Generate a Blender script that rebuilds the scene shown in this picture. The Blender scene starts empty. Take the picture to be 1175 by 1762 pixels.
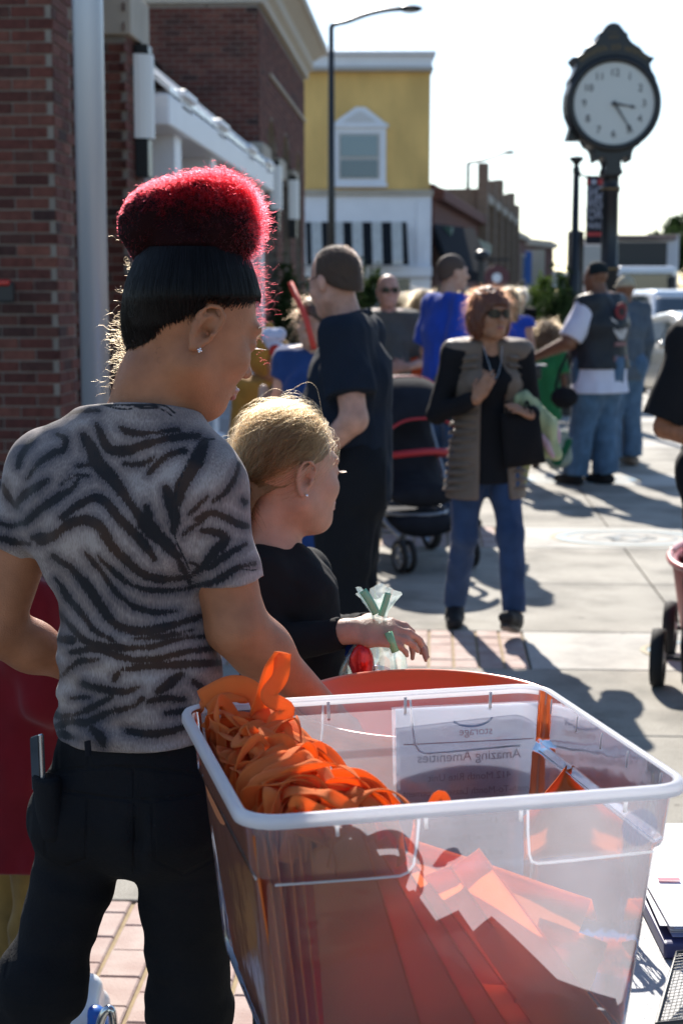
import bpy, bmesh, math, random
import numpy as np
import openvdb
from mathutils import Vector, Matrix

SC = bpy.context.scene
COL = SC.collection
R_ = math.radians

# ------------------------------------------------------------------ camera
F_PX, CX, CY, HOR = 2700.0, 587.5, 881.0, 510.0
PITCH = math.atan((CY - HOR) / F_PX)
YAW = R_(3.37)
CAMH = 1.57
CR = Vector((math.cos(YAW), math.sin(YAW), 0.0))      # camera right
CF = Vector((-math.sin(YAW), math.cos(YAW), 0.0))     # camera forward, level
UP = Vector((0, 0, 1))
cam_d = bpy.data.cameras.new("camera")
cam = bpy.data.objects.new("camera", cam_d)
COL.objects.link(cam)
cam.location = (0, 0, CAMH)
cam.rotation_euler = (math.pi / 2 - PITCH, 0, YAW)
cam_d.sensor_fit = 'VERTICAL'
cam_d.sensor_height = 36.0
cam_d.lens = F_PX / 1762.0 * 36.0
cam_d.clip_start = 0.05
cam_d.clip_end = 2000
cam_d.dof.use_dof = True
cam_d.dof.focus_distance = 2.32
cam_d.dof.aperture_fstop = 6.6
SC.camera = cam

# ------------------------------------------------------------------ light
SUN_EL = 34.0
SUN_LEFT = 6.0          # degrees left of the camera's forward direction
w = bpy.data.worlds.new("World")
SC.world = w
w.use_nodes = True
nt = w.node_tree
bg = nt.nodes["Background"]
sky = nt.nodes.new("ShaderNodeTexSky")
sky.sky_type = 'NISHITA'
sky.sun_disc = False
sky.sun_elevation = R_(SUN_EL)
sky.sun_rotation = -(R_(SUN_LEFT) + YAW)
sky.air_density = 1.0
sky.dust_density = 0.4
sky.ozone_density = 3.0
nt.links.new(sky.outputs[0], bg.inputs[0])
bg.inputs[1].default_value = 0.10
sd = bpy.data.lights.new("sun", 'SUN')
sd.energy = 5.0
sd.angle = R_(0.55)
sd.color = (1.0, 0.93, 0.84)
sun = bpy.data.objects.new("sun", sd)
COL.objects.link(sun)
az = R_(SUN_LEFT)
to_sun = (CF * math.cos(az) - CR * math.sin(az)) * math.cos(R_(SUN_EL)) + UP * math.sin(R_(SUN_EL))
sun.rotation_euler = to_sun.to_track_quat('Z', 'Y').to_euler()
SC.view_settings.view_transform = 'Standard'
SC.view_settings.look = 'None'
SC.view_settings.exposure = 0.92
SC.view_settings.gamma = 1.0
SC.render.engine = 'CYCLES'
SC.cycles.use_denoising = True
SC.cycles.max_bounces = 10
SC.cycles.transparent_max_bounces = 24
SC.cycles.transmission_bounces = 8
SC.cycles.caustics_reflective = False
SC.cycles.caustics_refractive = False
SC.cycles.sample_clamp_indirect = 6.0


# ------------------------------------------------------------------ placing
def P(px, py, d):
    """point on the ray of photograph pixel (px, py) at level distance d from the camera"""
    u = (px - CX) / F_PX
    v = -(py - CY) / F_PX
    fh = math.cos(PITCH) + v * math.sin(PITCH)
    uz = -math.sin(PITCH) + v * math.cos(PITCH)
    t = d / fh
    return Vector((0, 0, CAMH)) + CR * (u * t) + CF * d + UP * (uz * t)


def G(px, py, z=0.0):
    a = math.atan((py - CY) / F_PX) + PITCH
    return P(px, py, (CAMH - z) / math.tan(a))


def C(x, d, z):
    return CR * x + CF * d + UP * z


def px_of(co):
    """vectorised pixel of world points (n,3)"""
    q = co - np.array([0, 0, CAMH])
    x = q @ np.array(CR)
    f = q @ np.array(CF)
    z = q[:, 2]
    cf = f * math.cos(PITCH) - z * math.sin(PITCH)
    cu = f * math.sin(PITCH) + z * math.cos(PITCH)
    return CX + F_PX * x / cf, CY - F_PX * cu / cf


# ------------------------------------------------------------------ materials
MATS = {}


def mat(name, col, rough=0.6, metal=0.0, var=0.0, vscale=8.0, bump=0.0, bscale=60.0, spec=0.5, sheen=0.0, sss=0.0, trans=0.0,
        coat=0.0, stretch=(1, 1, 1), col2=None, detail=4.0):
    if name in MATS:
        return MATS[name]
    m = bpy.data.materials.new(name)
    m.use_nodes = True
    n = m.node_tree.nodes
    l = m.node_tree.links
    b = n["Principled BSDF"]
    b.inputs["Base Color"].default_value = (*col, 1)
    b.inputs["Roughness"].default_value = rough
    b.inputs["Metallic"].default_value = metal
    b.inputs["Specular IOR Level"].default_value = spec
    b.inputs["Sheen Weight"].default_value = sheen
    b.inputs["Coat Weight"].default_value = coat
    b.inputs["Transmission Weight"].default_value = trans
    if sss:
        b.inputs["Subsurface Weight"].default_value = sss
        b.inputs["Subsurface Radius"].default_value = (0.012, 0.005, 0.003)
        b.inputs["Subsurface Scale"].default_value = 1.0
    tc = n.new("ShaderNodeTexCoord")
    mp = n.new("ShaderNodeMapping")
    mp.inputs["Scale"].default_value = stretch
    l.new(tc.outputs["Object"], mp.inputs[0])
    if var or col2:
        ns = n.new("ShaderNodeTexNoise")
        ns.inputs["Scale"].default_value = vscale
        ns.inputs["Detail"].default_value = detail
        l.new(mp.outputs[0], ns.inputs["Vector"])
        rp = n.new("ShaderNodeValToRGB")
        rp.color_ramp.elements[0].position = 0.3
        rp.color_ramp.elements[1].position = 0.7
        c2 = col2 or tuple(min(1, c * (1 + var)) for c in col)
        c1 = col if col2 else tuple(c * (1 - var) for c in col)
        rp.color_ramp.elements[0].color = (*c1, 1)
        rp.color_ramp.elements[1].color = (*c2, 1)
        l.new(ns.outputs["Fac"], rp.inputs[0])
        l.new(rp.outputs[0], b.inputs["Base Color"])
    if bump:
        nb = n.new("ShaderNodeTexNoise")
        nb.inputs["Scale"].default_value = bscale
        nb.inputs["Detail"].default_value = 5
        l.new(mp.outputs[0], nb.inputs["Vector"])
        bp = n.new("ShaderNodeBump")
        bp.inputs["Strength"].default_value = min(1.0, bump)
        bp.inputs["Distance"].default_value = 0.004
        l.new(nb.outputs["Fac"], bp.inputs["Height"])
        l.new(bp.outputs[0], b.inputs["Normal"])
    MATS[name] = m
    return m


def cloth(name, col, var=0.15, bump=0.5, bscale=35, translucent=0.0, sheen=0.25, rough=0.9):
    sheen = 0.0 if max(col) < .05 else sheen * .5
    m = mat(name, col, rough, var=var, vscale=12, bump=bump, bscale=bscale, spec=0.2, sheen=sheen)
    if translucent and not m.get("tl"):
        m["tl"] = 1
        n = m.node_tree.nodes
        l = m.node_tree.links
        b = n["Principled BSDF"]
        out = [x for x in n if x.type == 'OUTPUT_MATERIAL'][0]
        t = n.new("ShaderNodeBsdfTranslucent")
        t.inputs[0].default_value = (*col, 1)
        mx = n.new("ShaderNodeMixShader")
        mx.inputs[0].default_value = translucent
        l.new(b.outputs[0], mx.inputs[1])
        l.new(t.outputs[0], mx.inputs[2])
        l.new(mx.outputs[0], out.inputs[0])
    return m


def brick_mat(name, cols):
    m = bpy.data.materials.new(name)
    m.use_nodes = True
    n = m.node_tree.nodes
    l = m.node_tree.links
    b = n["Principled BSDF"]
    b.inputs["Roughness"].default_value = 0.88
    b.inputs["Specular IOR Level"].default_value = 0.25
    oi = n.new("ShaderNodeObjectInfo")
    ge = n.new("ShaderNodeNewGeometry")
    ad = n.new("ShaderNodeMath")
    ad.operation = 'ADD'
    l.new(oi.outputs["Random"], ad.inputs[0])
    l.new(ge.outputs["Random Per Island"], ad.inputs[1])
    fr = n.new("ShaderNodeMath")
    fr.operation = 'FRACT'
    l.new(ad.outputs[0], fr.inputs[0])
    rp = n.new("ShaderNodeValToRGB")
    e = rp.color_ramp.elements
    e[0].position = 0
    e[0].color = (*cols[0], 1)
    e[1].position = 1
    e[1].color = (*cols[-1], 1)
    for i, c in enumerate(cols[1:-1]):
        x = e.new((i + 1) / (len(cols) - 1))
        x.color = (*c, 1)
    l.new(fr.outputs[0], rp.inputs[0])
    tc = n.new("ShaderNodeTexCoord")
    ns = n.new("ShaderNodeTexNoise")
    ns.inputs["Scale"].default_value = 25
    ns.inputs["Detail"].default_value = 5
    l.new(ge.outputs["Position"], ns.inputs["Vector"])
    mx = n.new("ShaderNodeMix")
    mx.data_type = 'RGBA'
    mx.blend_type = 'MULTIPLY'
    mx.inputs[0].default_value = 0.6
    l.new(rp.outputs[0], mx.inputs[6])
    r2 = n.new("ShaderNodeValToRGB")
    r2.color_ramp.elements[0].position = 0.25
    r2.color_ramp.elements[0].color = (0.45, 0.42, 0.4, 1)
    r2.color_ramp.elements[1].position = 0.7
    r2.color_ramp.elements[1].color = (1.25, 1.2, 1.15, 1)
    l.new(ns.outputs["Fac"], r2.inputs[0])
    l.new(r2.outputs[0], mx.inputs[7])
    l.new(mx.outputs[2], b.inputs["Base Color"])
    n2 = n.new("ShaderNodeTexNoise")
    n2.inputs["Scale"].default_value = 160
    n2.inputs["Detail"].default_value = 4
    l.new(ge.outputs["Position"], n2.inputs["Vector"])
    bp = n.new("ShaderNodeBump")
    bp.inputs["Strength"].default_value = 0.5
    bp.inputs["Distance"].default_value = 0.003
    l.new(n2.outputs["Fac"], bp.inputs["Height"])
    l.new(bp.outputs[0], b.inputs["Normal"])
    return m


# ------------------------------------------------------------------ objects
def tag(o, label=None, cat=None, group=None, kind=None):
    if label:
        o["label"] = label
    if cat:
        o["category"] = cat
    if group:
        o["group"] = group
    if kind:
        o["kind"] = kind
    return o


def thing(name, label, cat, loc=(0, 0, 0), group=None):
    o = bpy.data.objects.new(name, None)
    o.empty_display_size = 0.1
    o.location = loc
    COL.objects.link(o)
    return tag(o, label, cat, group)


def root_loc(p):
    """world location of a parent chain (no rotations are used)"""
    v = Vector((0, 0, 0))
    q = p
    while q is not None:
        v += q.location if q.parent is None else Vector((0, 0, 0))
        q = q.parent
    return v


def link(o, parent=None):
    COL.objects.link(o)
    if parent is not None:
        o.parent = parent
        if parent.type == 'EMPTY' or parent.parent is None:
            o.matrix_parent_inverse = Matrix.Translation(-Vector(parent.location))
        # a part sits at the origin of world space already, so a sub-part needs no offset
    return o


def mesh_obj(name, me, m, parent=None, smooth=False):
    o = bpy.data.objects.new(name, me)
    if m is not None:
        for x in (m if isinstance(m, (list, tuple)) else [m]):
            me.materials.append(x)
    if smooth:
        me.polygons.foreach_set("use_smooth", [True] * len(me.polygons))
    return link(o, parent)


def copy_tree(o, parent=None):
    c = o.copy()
    COL.objects.link(c)
    c.parent = parent
    for ch in list(o.children):
        copy_tree(ch, c)
    return c


class MB:
    def __init__(s):
        s.v = []
        s.f = []
        s.mi = []
        s.cm = 0

    def add(s, vs, fs):
        k = len(s.v)
        s.v += [tuple(x) for x in vs]
        s.f += [tuple(i + k for i in f) for f in fs]
        s.mi += [s.cm] * len(fs)

    def box(s, c, size, R=None, taper=1.0):
        hx, hy, hz = size[0] / 2, size[1] / 2, size[2] / 2
        vs = []
        for z in (-1, 1):
            t = taper if z > 0 else 1
            for x, y in ((-1, -1), (1, -1), (1, 1), (-1, 1)):
                q = Vector((x * hx * t, y * hy * t, z * hz))
                if R is not None:
                    q = R @ q
                vs.append(Vector(c) + q)
        s.add(vs, [(3, 2, 1, 0), (4, 5, 6, 7), (0, 1, 5, 4), (1, 2, 6, 5), (2, 3, 7, 6), (3, 0, 4, 7)])
        return s

    def lohi(s, lo, hi):
        return s.box([(a + b) / 2 for a, b in zip(lo, hi)], [abs(b - a) for a, b in zip(lo, hi)])

    def tube(s, pts, r, n=10, cap=True, flat=None):
        pts = [Vector(p) for p in pts]
        if not isinstance(r, (list, tuple)):
            r = [r] * len(pts)
        vs = []
        prev = None
        for i, p in enumerate(pts):
            a = pts[max(0, i - 1)]
            b = pts[min(len(pts) - 1, i + 1)]
            t = (b - a).normalized()
            if prev is None:
                x = t.orthogonal().normalized()
            else:
                x = (prev - t * prev.dot(t)).normalized()
            prev = x
            y = t.cross(x)
            for k in range(n):
                an = 2 * math.pi * k / n
                vs.append(p + x * (math.cos(an) * r[i]) + y * (math.sin(an) * r[i] * (flat or 1)))
        fs = []
        for i in range(len(pts) - 1):
            for k in range(n):
                k2 = (k + 1) % n
                fs.append((i * n + k, i * n + k2, (i + 1) * n + k2, (i + 1) * n + k))
        if cap:
            fs.append(tuple(range(n))[::-1])
            fs.append(tuple((len(pts) - 1) * n + k for k in range(n)))
        s.add(vs, fs)
        return s

    def lathe(s, prof, c, axis=UP, n=24, closed=False):
        """prof: list of (radius, height)"""
        ax = Vector(axis).normalized()
        x = ax.orthogonal().normalized()
        y = ax.cross(x)
        c = Vector(c)
        vs = []
        for r, h in prof:
            for k in range(n):
                an = 2 * math.pi * k / n
                vs.append(c + ax * h + x * (math.cos(an) * r) + y * (math.sin(an) * r))
        fs = []
        m = len(prof)
        for i in range(m - 1 + (1 if closed else 0)):
            j = (i + 1) % m
            for k in range(n):
                k2 = (k + 1) % n
                fs.append((i * n + k, i * n + k2, j * n + k2, j * n + k))
        if not closed:
            if prof[0][0] > 1e-4:
                fs.append(tuple(range(n))[::-1])
            if prof[-1][0] > 1e-4:
                fs.append(tuple((m - 1) * n + k for k in range(n)))
        s.add(vs, fs)
        return s

    def ball(s, c, r, n=10, R=None):
        if not isinstance(r, (list, tuple)):
            r = (r, r, r)
        vs = []
        fs = []
        m = n
        for i in range(1, m):
            th = math.pi * i / m
            for k in range(n):
                ph = 2 * math.pi * k / n
                q = Vector((r[0] * math.sin(th) * math.cos(ph), r[1] * math.sin(th) * math.sin(ph), r[2] * math.cos(th)))
                if R is not None:
                    q = R @ q
                vs.append(Vector(c) + q)
        t = len(vs)
        top = Vector((0, 0, r[2]))
        if R is not None:
            top = R @ top
        vs += [Vector(c) + top, Vector(c) - top]
        for i in range(m - 2):
            for k in range(n):
                k2 = (k + 1) % n
                fs.append((i * n + k, (i + 1) * n + k, (i + 1) * n + k2, i * n + k2))
        for k in range(n):
            k2 = (k + 1) % n
            fs.append((t, k, k2))
            fs.append((t + 1, (m - 2) * n + k2, (m - 2) * n + k))
        s.add(vs, fs)
        return s

    def prism(s, poly, vec):
        """poly: world points of a planar loop, extruded along vec"""
        n = len(poly)
        a = [Vector(p) for p in poly]
        b = [p + Vector(vec) for p in a]
        fs = [tuple(range(n))[::-1], tuple(range(n, 2 * n))]
        for i in range(n):
            j = (i + 1) % n
            fs.append((i, j, n + j, n + i))
        s.add(a + b, fs)
        return s

    def grid(s, rows):
        m, n = len(rows), len(rows[0])
        vs = [p for r in rows for p in r]
        fs = []
        for i in range(m - 1):
            for j in range(n - 1):
                fs.append((i * n + j, i * n + j + 1, (i + 1) * n + j + 1, (i + 1) * n + j))
        s.add(vs, fs)
        return s

    def build(s, name, m, parent=None, smooth=False, bevel=0.0, solid=0.0, fixn=False):
        me = bpy.data.meshes.new(name)
        me.from_pydata(s.v, [], s.f)
        if isinstance(m, (list, tuple)):
            me.polygons.foreach_set("material_index", s.mi)
        if fixn:
            bm = bmesh.new()
            bm.from_mesh(me)
            bmesh.ops.recalc_face_normals(bm, faces=bm.faces)
            bm.to_mesh(me)
            bm.free()
        me.update()
        o = mesh_obj(name, me, m, parent, smooth)
        if solid:
            md = o.modifiers.new("s", 'SOLIDIFY')
            md.thickness = solid
            md.offset = 0
        if bevel:
            md = o.modifiers.new("b", 'BEVEL')
            md.width = bevel
            md.segments = 2
            md.limit_method = 'ANGLE'
        return o


def text_obj(name, txt, size, loc, R, m, parent, depth=0.002):
    cu = bpy.data.curves.new(name, 'FONT')
    cu.body = txt
    cu.size = size
    cu.align_x = 'CENTER'
    cu.align_y = 'CENTER'
    cu.extrude = depth
    t_ = bpy.data.objects.new(name, cu)
    me = bpy.data.meshes.new_from_object(t_)
    me.name = name
    bpy.data.objects.remove(t_)
    me.materials.clear()
    me.materials.append(m)
    o = bpy.data.objects.new(name, me)
    link(o, parent)
    o.matrix_basis = Matrix.Translation(loc) @ R.to_4x4()
    return o


def frame(x, y, z):
    return Matrix((x, y, z)).transposed()


def catmull(pts, n):
    pts = [Vector(p) for p in pts]
    q = [pts[0] * 2 - pts[1]] + pts + [pts[-1] * 2 - pts[-2]]
    out = []
    for i in range(1, len(q) - 2):
        for k in range(n):
            t = k / n
            a, b, c, d = q[i - 1:i + 3]
            out.append(0.5 * ((2 * b) + (c - a) * t + (2 * a - 5 * b + 4 * c - d) * t * t + (3 * b - a - 3 * c + d) * t ** 3))
    out.append(pts[-1])
    return out


# ------------------------------------------------------------------ implicit surfaces for bodies and clothes
_lat = {}


def noise3(X, Y, Z, seed=0):
    if seed not in _lat:
        _lat[seed] = np.random.RandomState(seed).rand(16, 16, 16).astype(np.float32) * 2 - 1
    L = _lat[seed]
    X, Y, Z = np.broadcast_arrays(X, Y, Z)
    xi = np.floor(X).astype(np.int32)
    yi = np.floor(Y).astype(np.int32)
    zi = np.floor(Z).astype(np.int32)
    fx, fy, fz = X - xi, Y - yi, Z - zi
    fx = fx * fx * (3 - 2 * fx)
    fy = fy * fy * (3 - 2 * fy)
    fz = fz * fz * (3 - 2 * fz)
    r = 0
    for a in (0, 1):
        for b in (0, 1):
            for c in (0, 1):
                wgt = (fx if a else 1 - fx) * (fy if b else 1 - fy) * (fz if c else 1 - fz)
                r = r + wgt * L[(xi + a) & 15, (yi + b) & 15, (zi + c) & 15]
    return r


class SDF:
    def __init__(s, vox, pts, pad=0.12):
        a = np.array([tuple(p) for p in pts])
        s.v = vox
        s.lo = a.min(0) - pad
        n = np.ceil((a.max(0) + pad - s.lo) / vox).astype(int) + 1
        s.ax = [(s.lo[i] + vox * np.arange(n[i])).astype(np.float32) for i in range(3)]
        s.f = np.full(tuple(n), 0.15, np.float32)

    def win(s, c0, c1, m):
        lo = np.minimum(c0, c1) - m
        hi = np.maximum(c0, c1) + m
        sl = []
        for i in range(3):
            a = int(max(0, math.floor((lo[i] - s.lo[i]) / s.v)))
            b = int(min(s.f.shape[i], math.ceil((hi[i] - s.lo[i]) / s.v) + 1))
            sl.append(slice(a, max(a, b)))
        X = s.ax[0][sl[0]][:, None, None]
        Y = s.ax[1][sl[1]][None, :, None]
        Z = s.ax[2][sl[2]][None, None, :]
        return tuple(sl), X, Y, Z

    def put(s, sl, d, k, mode):
        f = s.f[sl]
        if f.size == 0:
            return
        if mode == 'u':
            h = np.maximum(k - np.abs(f - d), 0) / k
            s.f[sl] = np.minimum(f, d) - h * h * k * 0.25
        else:
            h = np.maximum(k - np.abs(f + d), 0) / k
            s.f[sl] = np.maximum(f, -d) + h * h * k * 0.25

    def cone(s, a, b, ra, rb, k=0.02, mode='u', capa=False, capb=False, side=None, fl=1.0):
        """tapered limb; side + fl flatten it along that axis; capa / capb cut the end square"""
        a = np.array(tuple(a), np.float32)
        b = np.array(tuple(b), np.float32)
        sl, X, Y, Z = s.win(a, b, max(ra, rb) + k + 0.03)
        ba = b - a
        L2 = max(float(ba @ ba), 1e-9)
        L = math.sqrt(L2)
        qx, qy, qz = X - a[0], Y - a[1], Z - a[2]
        t0 = (qx * ba[0] + qy * ba[1] + qz * ba[2]) / L2
        t = t0 if (capa and capb) else (np.minimum(t0, 1) if capa else (np.maximum(t0, 0) if capb else np.clip(t0, 0, 1)))
        qx, qy, qz = qx - t * ba[0], qy - t * ba[1], qz - t * ba[2]
        d2 = qx * qx + qy * qy + qz * qz
        if side is not None:
            sv = np.array(tuple(side), np.float32)
            sv /= np.linalg.norm(sv)
            c = qx * sv[0] + qy * sv[1] + qz * sv[2]
            d2 = d2 + c * c * (1 / fl ** 2 - 1)
        d = np.sqrt(np.maximum(d2, 0)) - (ra + (rb - ra) * np.clip(t, 0, 1))
        if capa:
            d = np.maximum(d, -t0 * L)
        if capb:
            d = np.maximum(d, (t0 - 1) * L)
        s.put(sl, d, k, mode)

    def seg(s, a, b, wa, wb, side, k=0.03, mode='u', capa=False, capb=False):
        """elliptical limb: wa, wb = (half width along side, half depth)"""
        a = np.array(tuple(a), np.float32)
        b = np.array(tuple(b), np.float32)
        sv = np.array(tuple(side), np.float32)
        ba = b - a
        L2 = max(float(ba @ ba), 1e-9)
        L = math.sqrt(L2)
        sv = sv - ba * float(sv @ ba) / L2
        sv /= np.linalg.norm(sv)
        sl, X, Y, Z = s.win(a, b, max(wa[0], wb[0], wa[1], wb[1]) + k + 0.03)
        qx, qy, qz = X - a[0], Y - a[1], Z - a[2]
        t0 = (qx * ba[0] + qy * ba[1] + qz * ba[2]) / L2
        t = t0 if (capa and capb) else (np.minimum(t0, 1) if capa else (np.maximum(t0, 0) if capb else np.clip(t0, 0, 1)))
        qx, qy, qz = qx - t * ba[0], qy - t * ba[1], qz - t * ba[2]
        u = qx * sv[0] + qy * sv[1] + qz * sv[2]
        d2 = qx * qx + qy * qy + qz * qz - u * u
        tc = np.clip(t, 0, 1)
        W = wa[0] + (wb[0] - wa[0]) * tc
        D = wa[1] + (wb[1] - wa[1]) * tc
        g = np.sqrt(np.maximum((u / W) ** 2 + np.maximum(d2, 0) / D ** 2, 1e-9))
        q = np.sqrt(np.maximum((u / W ** 2) ** 2 + np.maximum(d2, 0) / D ** 4, 1e-9))
        d = g * (g - 1) / q
        if capa:
            d = np.maximum(d, -t0 * L)
        if capb:
            d = np.maximum(d, (t0 - 1) * L)
        s.put(sl, d, k, mode)

    def ell(s, c, r, R=None, k=0.02, mode='u'):
        c = np.array(tuple(c), np.float32)
        if not isinstance(r, (tuple, list)):
            r = (r, r, r)
        M = np.array(R, np.float32) if R is not None else np.eye(3, dtype=np.float32)
        sl, X, Y, Z = s.win(c, c, max(r) + k + 0.03)
        qx, qy, qz = X - c[0], Y - c[1], Z - c[2]
        a = [(qx * M[0, i] + qy * M[1, i] + qz * M[2, i]) / r[i] for i in range(3)]
        k0 = np.sqrt(a[0] ** 2 + a[1] ** 2 + a[2] ** 2)
        k1 = np.sqrt((a[0] / r[0]) ** 2 + (a[1] / r[1]) ** 2 + (a[2] / r[2]) ** 2)
        s.put(sl, k0 * (k0 - 1) / np.maximum(k1, 1e-5), k, mode)

    def cut(s, p, n, k=0.004):
        """remove what lies on the side n points to"""
        n = Vector(n).normalized()
        d = (s.ax[0][:, None, None] - p[0]) * n[0] + (s.ax[1][None, :, None] - p[1]) * n[1] + (s.ax[2][None, None, :] - p[2]) * n[2]
        h = np.maximum(k - np.abs(s.f - d), 0) / k
        s.f = (np.maximum(s.f, d) + h * h * k * 0.25).astype(np.float32)

    def rough(s, amp, freq, seed=1, stretch=(1, 1, 1)):
        X, Y, Z = s.ax[0][:, None, None], s.ax[1][None, :, None], s.ax[2][None, None, :]
        m = np.abs(s.f) < amp * 2 + 0.03
        ii = np.nonzero(m)
        if len(ii[0]) == 0:
            return
        x, y, z = s.ax[0][ii[0]], s.ax[1][ii[1]], s.ax[2][ii[2]]
        s.f[ii] += amp * noise3(x * freq * stretch[0], y * freq * stretch[1], z * freq * stretch[2], seed)

    def disp(s, fn, band=0.05):
        ii = np.nonzero(np.abs(s.f) < band)
        x, y, z = s.ax[0][ii[0]], s.ax[1][ii[1]], s.ax[2][ii[2]]
        s.f[ii] += fn(x, y, z)

    def mesh(s, name, adapt=0.0):
        s.f[[0, -1], :, :] = 0.1
        s.f[:, [0, -1], :] = 0.1
        s.f[:, :, [0, -1]] = 0.1
        g = openvdb.FloatGrid(0.15)
        g.copyFromArray(np.ascontiguousarray(s.f))
        pts, tri, quad = g.convertToPolygons(isovalue=0.0, adaptivity=adapt)
        pts = pts * s.v + s.lo
        me = bpy.data.meshes.new(name)
        nt_, nq = len(tri), len(quad)
        me.vertices.add(len(pts))
        me.vertices.foreach_set("co", pts.astype(np.float32).ravel())
        me.loops.add(nt_ * 3 + nq * 4)
        loops = np.concatenate([tri.ravel(), quad.ravel()]).astype(np.int32)
        me.loops.foreach_set("vertex_index", loops)
        me.polygons.add(nt_ + nq)
        me.polygons.foreach_set("loop_start", np.concatenate([np.arange(nt_) * 3, nt_ * 3 + np.arange(nq) * 4]).astype(np.int32))
        me.update(calc_edges=True)
        me.validate()
        return me

    def obj(s, name, m, parent=None, adapt=0.0, smooth_it=2):
        me = s.mesh(name, adapt)
        o = mesh_obj(name, me, m, parent, True)
        if smooth_it:
            md = o.modifiers.new("smooth", 'SMOOTH')
            md.factor = 0.5
            md.iterations = smooth_it
        return o


def hair_obj(name, strands, r0, r1, m, parent):
    """strands: array (n, k, 3)"""
    n, k, _ = strands.shape
    h = bpy.data.hair_curves.new(name)
    h.add_curves([k] * n)
    h.attributes["position"].data.foreach_set("vector", strands.astype(np.float32).ravel())
    ra = h.attributes.new("radius", 'FLOAT', 'POINT') if "radius" not in h.attributes else h.attributes["radius"]
    t = np.linspace(0, 1, k)
    ra.data.foreach_set("value", np.tile(r0 + (r1 - r0) * t, n).astype(np.float32))
    h.materials.append(m)
    o = bpy.data.objects.new(name, h)
    return link(o, parent)


def hair_mat(name, col, rough=0.35, rough_r=0.5, spec_tint=None):
    m = bpy.data.materials.new(name)
    m.use_nodes = True
    n = m.node_tree.nodes
    n.remove(n["Principled BSDF"])
    h = n.new("ShaderNodeBsdfHairPrincipled")
    h.parametrization = 'COLOR'
    h.inputs["Color"].default_value = (*col, 1)
    h.inputs["Roughness"].default_value = rough
    h.inputs["Radial Roughness"].default_value = rough_r
    h.inputs["Random Roughness"].default_value = 0.3
    h.inputs["IOR"].default_value = 1.35
    m.node_tree.links.new(h.outputs[0], n["Material Output"].inputs[0])
    return m

# ------------------------------------------------------------------ people
SKIN = {}


def skin(tone):
    cols = {'light': (0.50, 0.30, 0.22), 'tan': (0.34, 0.140, 0.070), 'brown': (0.20, 0.095, 0.055), 'olive': (0.36, 0.18, 0.105),
            'dark': (0.11, 0.055, 0.035), 'pink': (0.5, 0.27, 0.2)}
    return mat('skin_' + tone, cols[tone], 0.5, var=0.16, vscale=30, bump=0.3, bscale=420, spec=0.35, sss=0.12, detail=8)


def add_hand(S, wr, d, nrm, thumb, size=1.0, curl=0.5, spread=0.0, k=0.006, thumb_out=0.6, pre=0.0):
    """palm, four fingers of different lengths with knuckle bends and a thumb leaving the side of the palm.
    d: direction from wrist to knuckles, nrm: direction the palm faces, thumb: +1/-1 side along nrm x d"""
    d = Vector(d).normalized()
    nrm = Vector(nrm)
    nrm = (nrm - d * nrm.dot(d)).normalized()
    b = nrm.cross(d).normalized() * thumb
    wr = Vector(wr)
    z = size
    S.seg(wr - d * .01 * z, wr + d * .04 * z, (.025 * z, .018 * z), (.036 * z, .015 * z), b, k=.012)
    S.seg(wr + d * .04 * z, wr + d * .085 * z, (.037 * z, .015 * z), (.038 * z, .012 * z), b, k=.012)
    S.ell(wr + d * .03 * z + b * .02 * z + nrm * .008 * z, .017 * z, k=.012)
    for off, ln, r in ((.029, .070, .0088), (.010, .079, .0092), (-.010, .073, .0088), (-.028, .057, .0078)):
        p = wr + d * (.088 - abs(off - .005) * .25) * z + b * off * z
        sp = off / .03 * spread
        a = pre + curl * (0.75 + 0.5 * abs(off) / .03)
        ang = a * .55
        cd = (d + b * sp * .35).normalized()
        for i, fr in enumerate((.44, .31, .25)):
            dirn = cd * math.cos(ang) + nrm * math.sin(ang)
            q = p + dirn * ln * fr * z
            rr = r * z * (1 - .12 * i)
            S.cone(p, q, rr, rr * .9, k=.004)
            p = q
            ang += a * (.9 if i == 0 else .7)
    p = wr + d * .022 * z + b * .026 * z + nrm * .006 * z
    dirn = (d * .7 + b * thumb_out + nrm * .35).normalized()
    q = p + dirn * .042 * z
    S.cone(p, q, .0125 * z, .0105 * z, k=.01)
    dirn = (d * .9 + b * thumb_out * .45 + nrm * .5).normalized()
    S.cone(q, q + dirn * .03 * z, .0105 * z, .0085 * z, k=.005)


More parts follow.
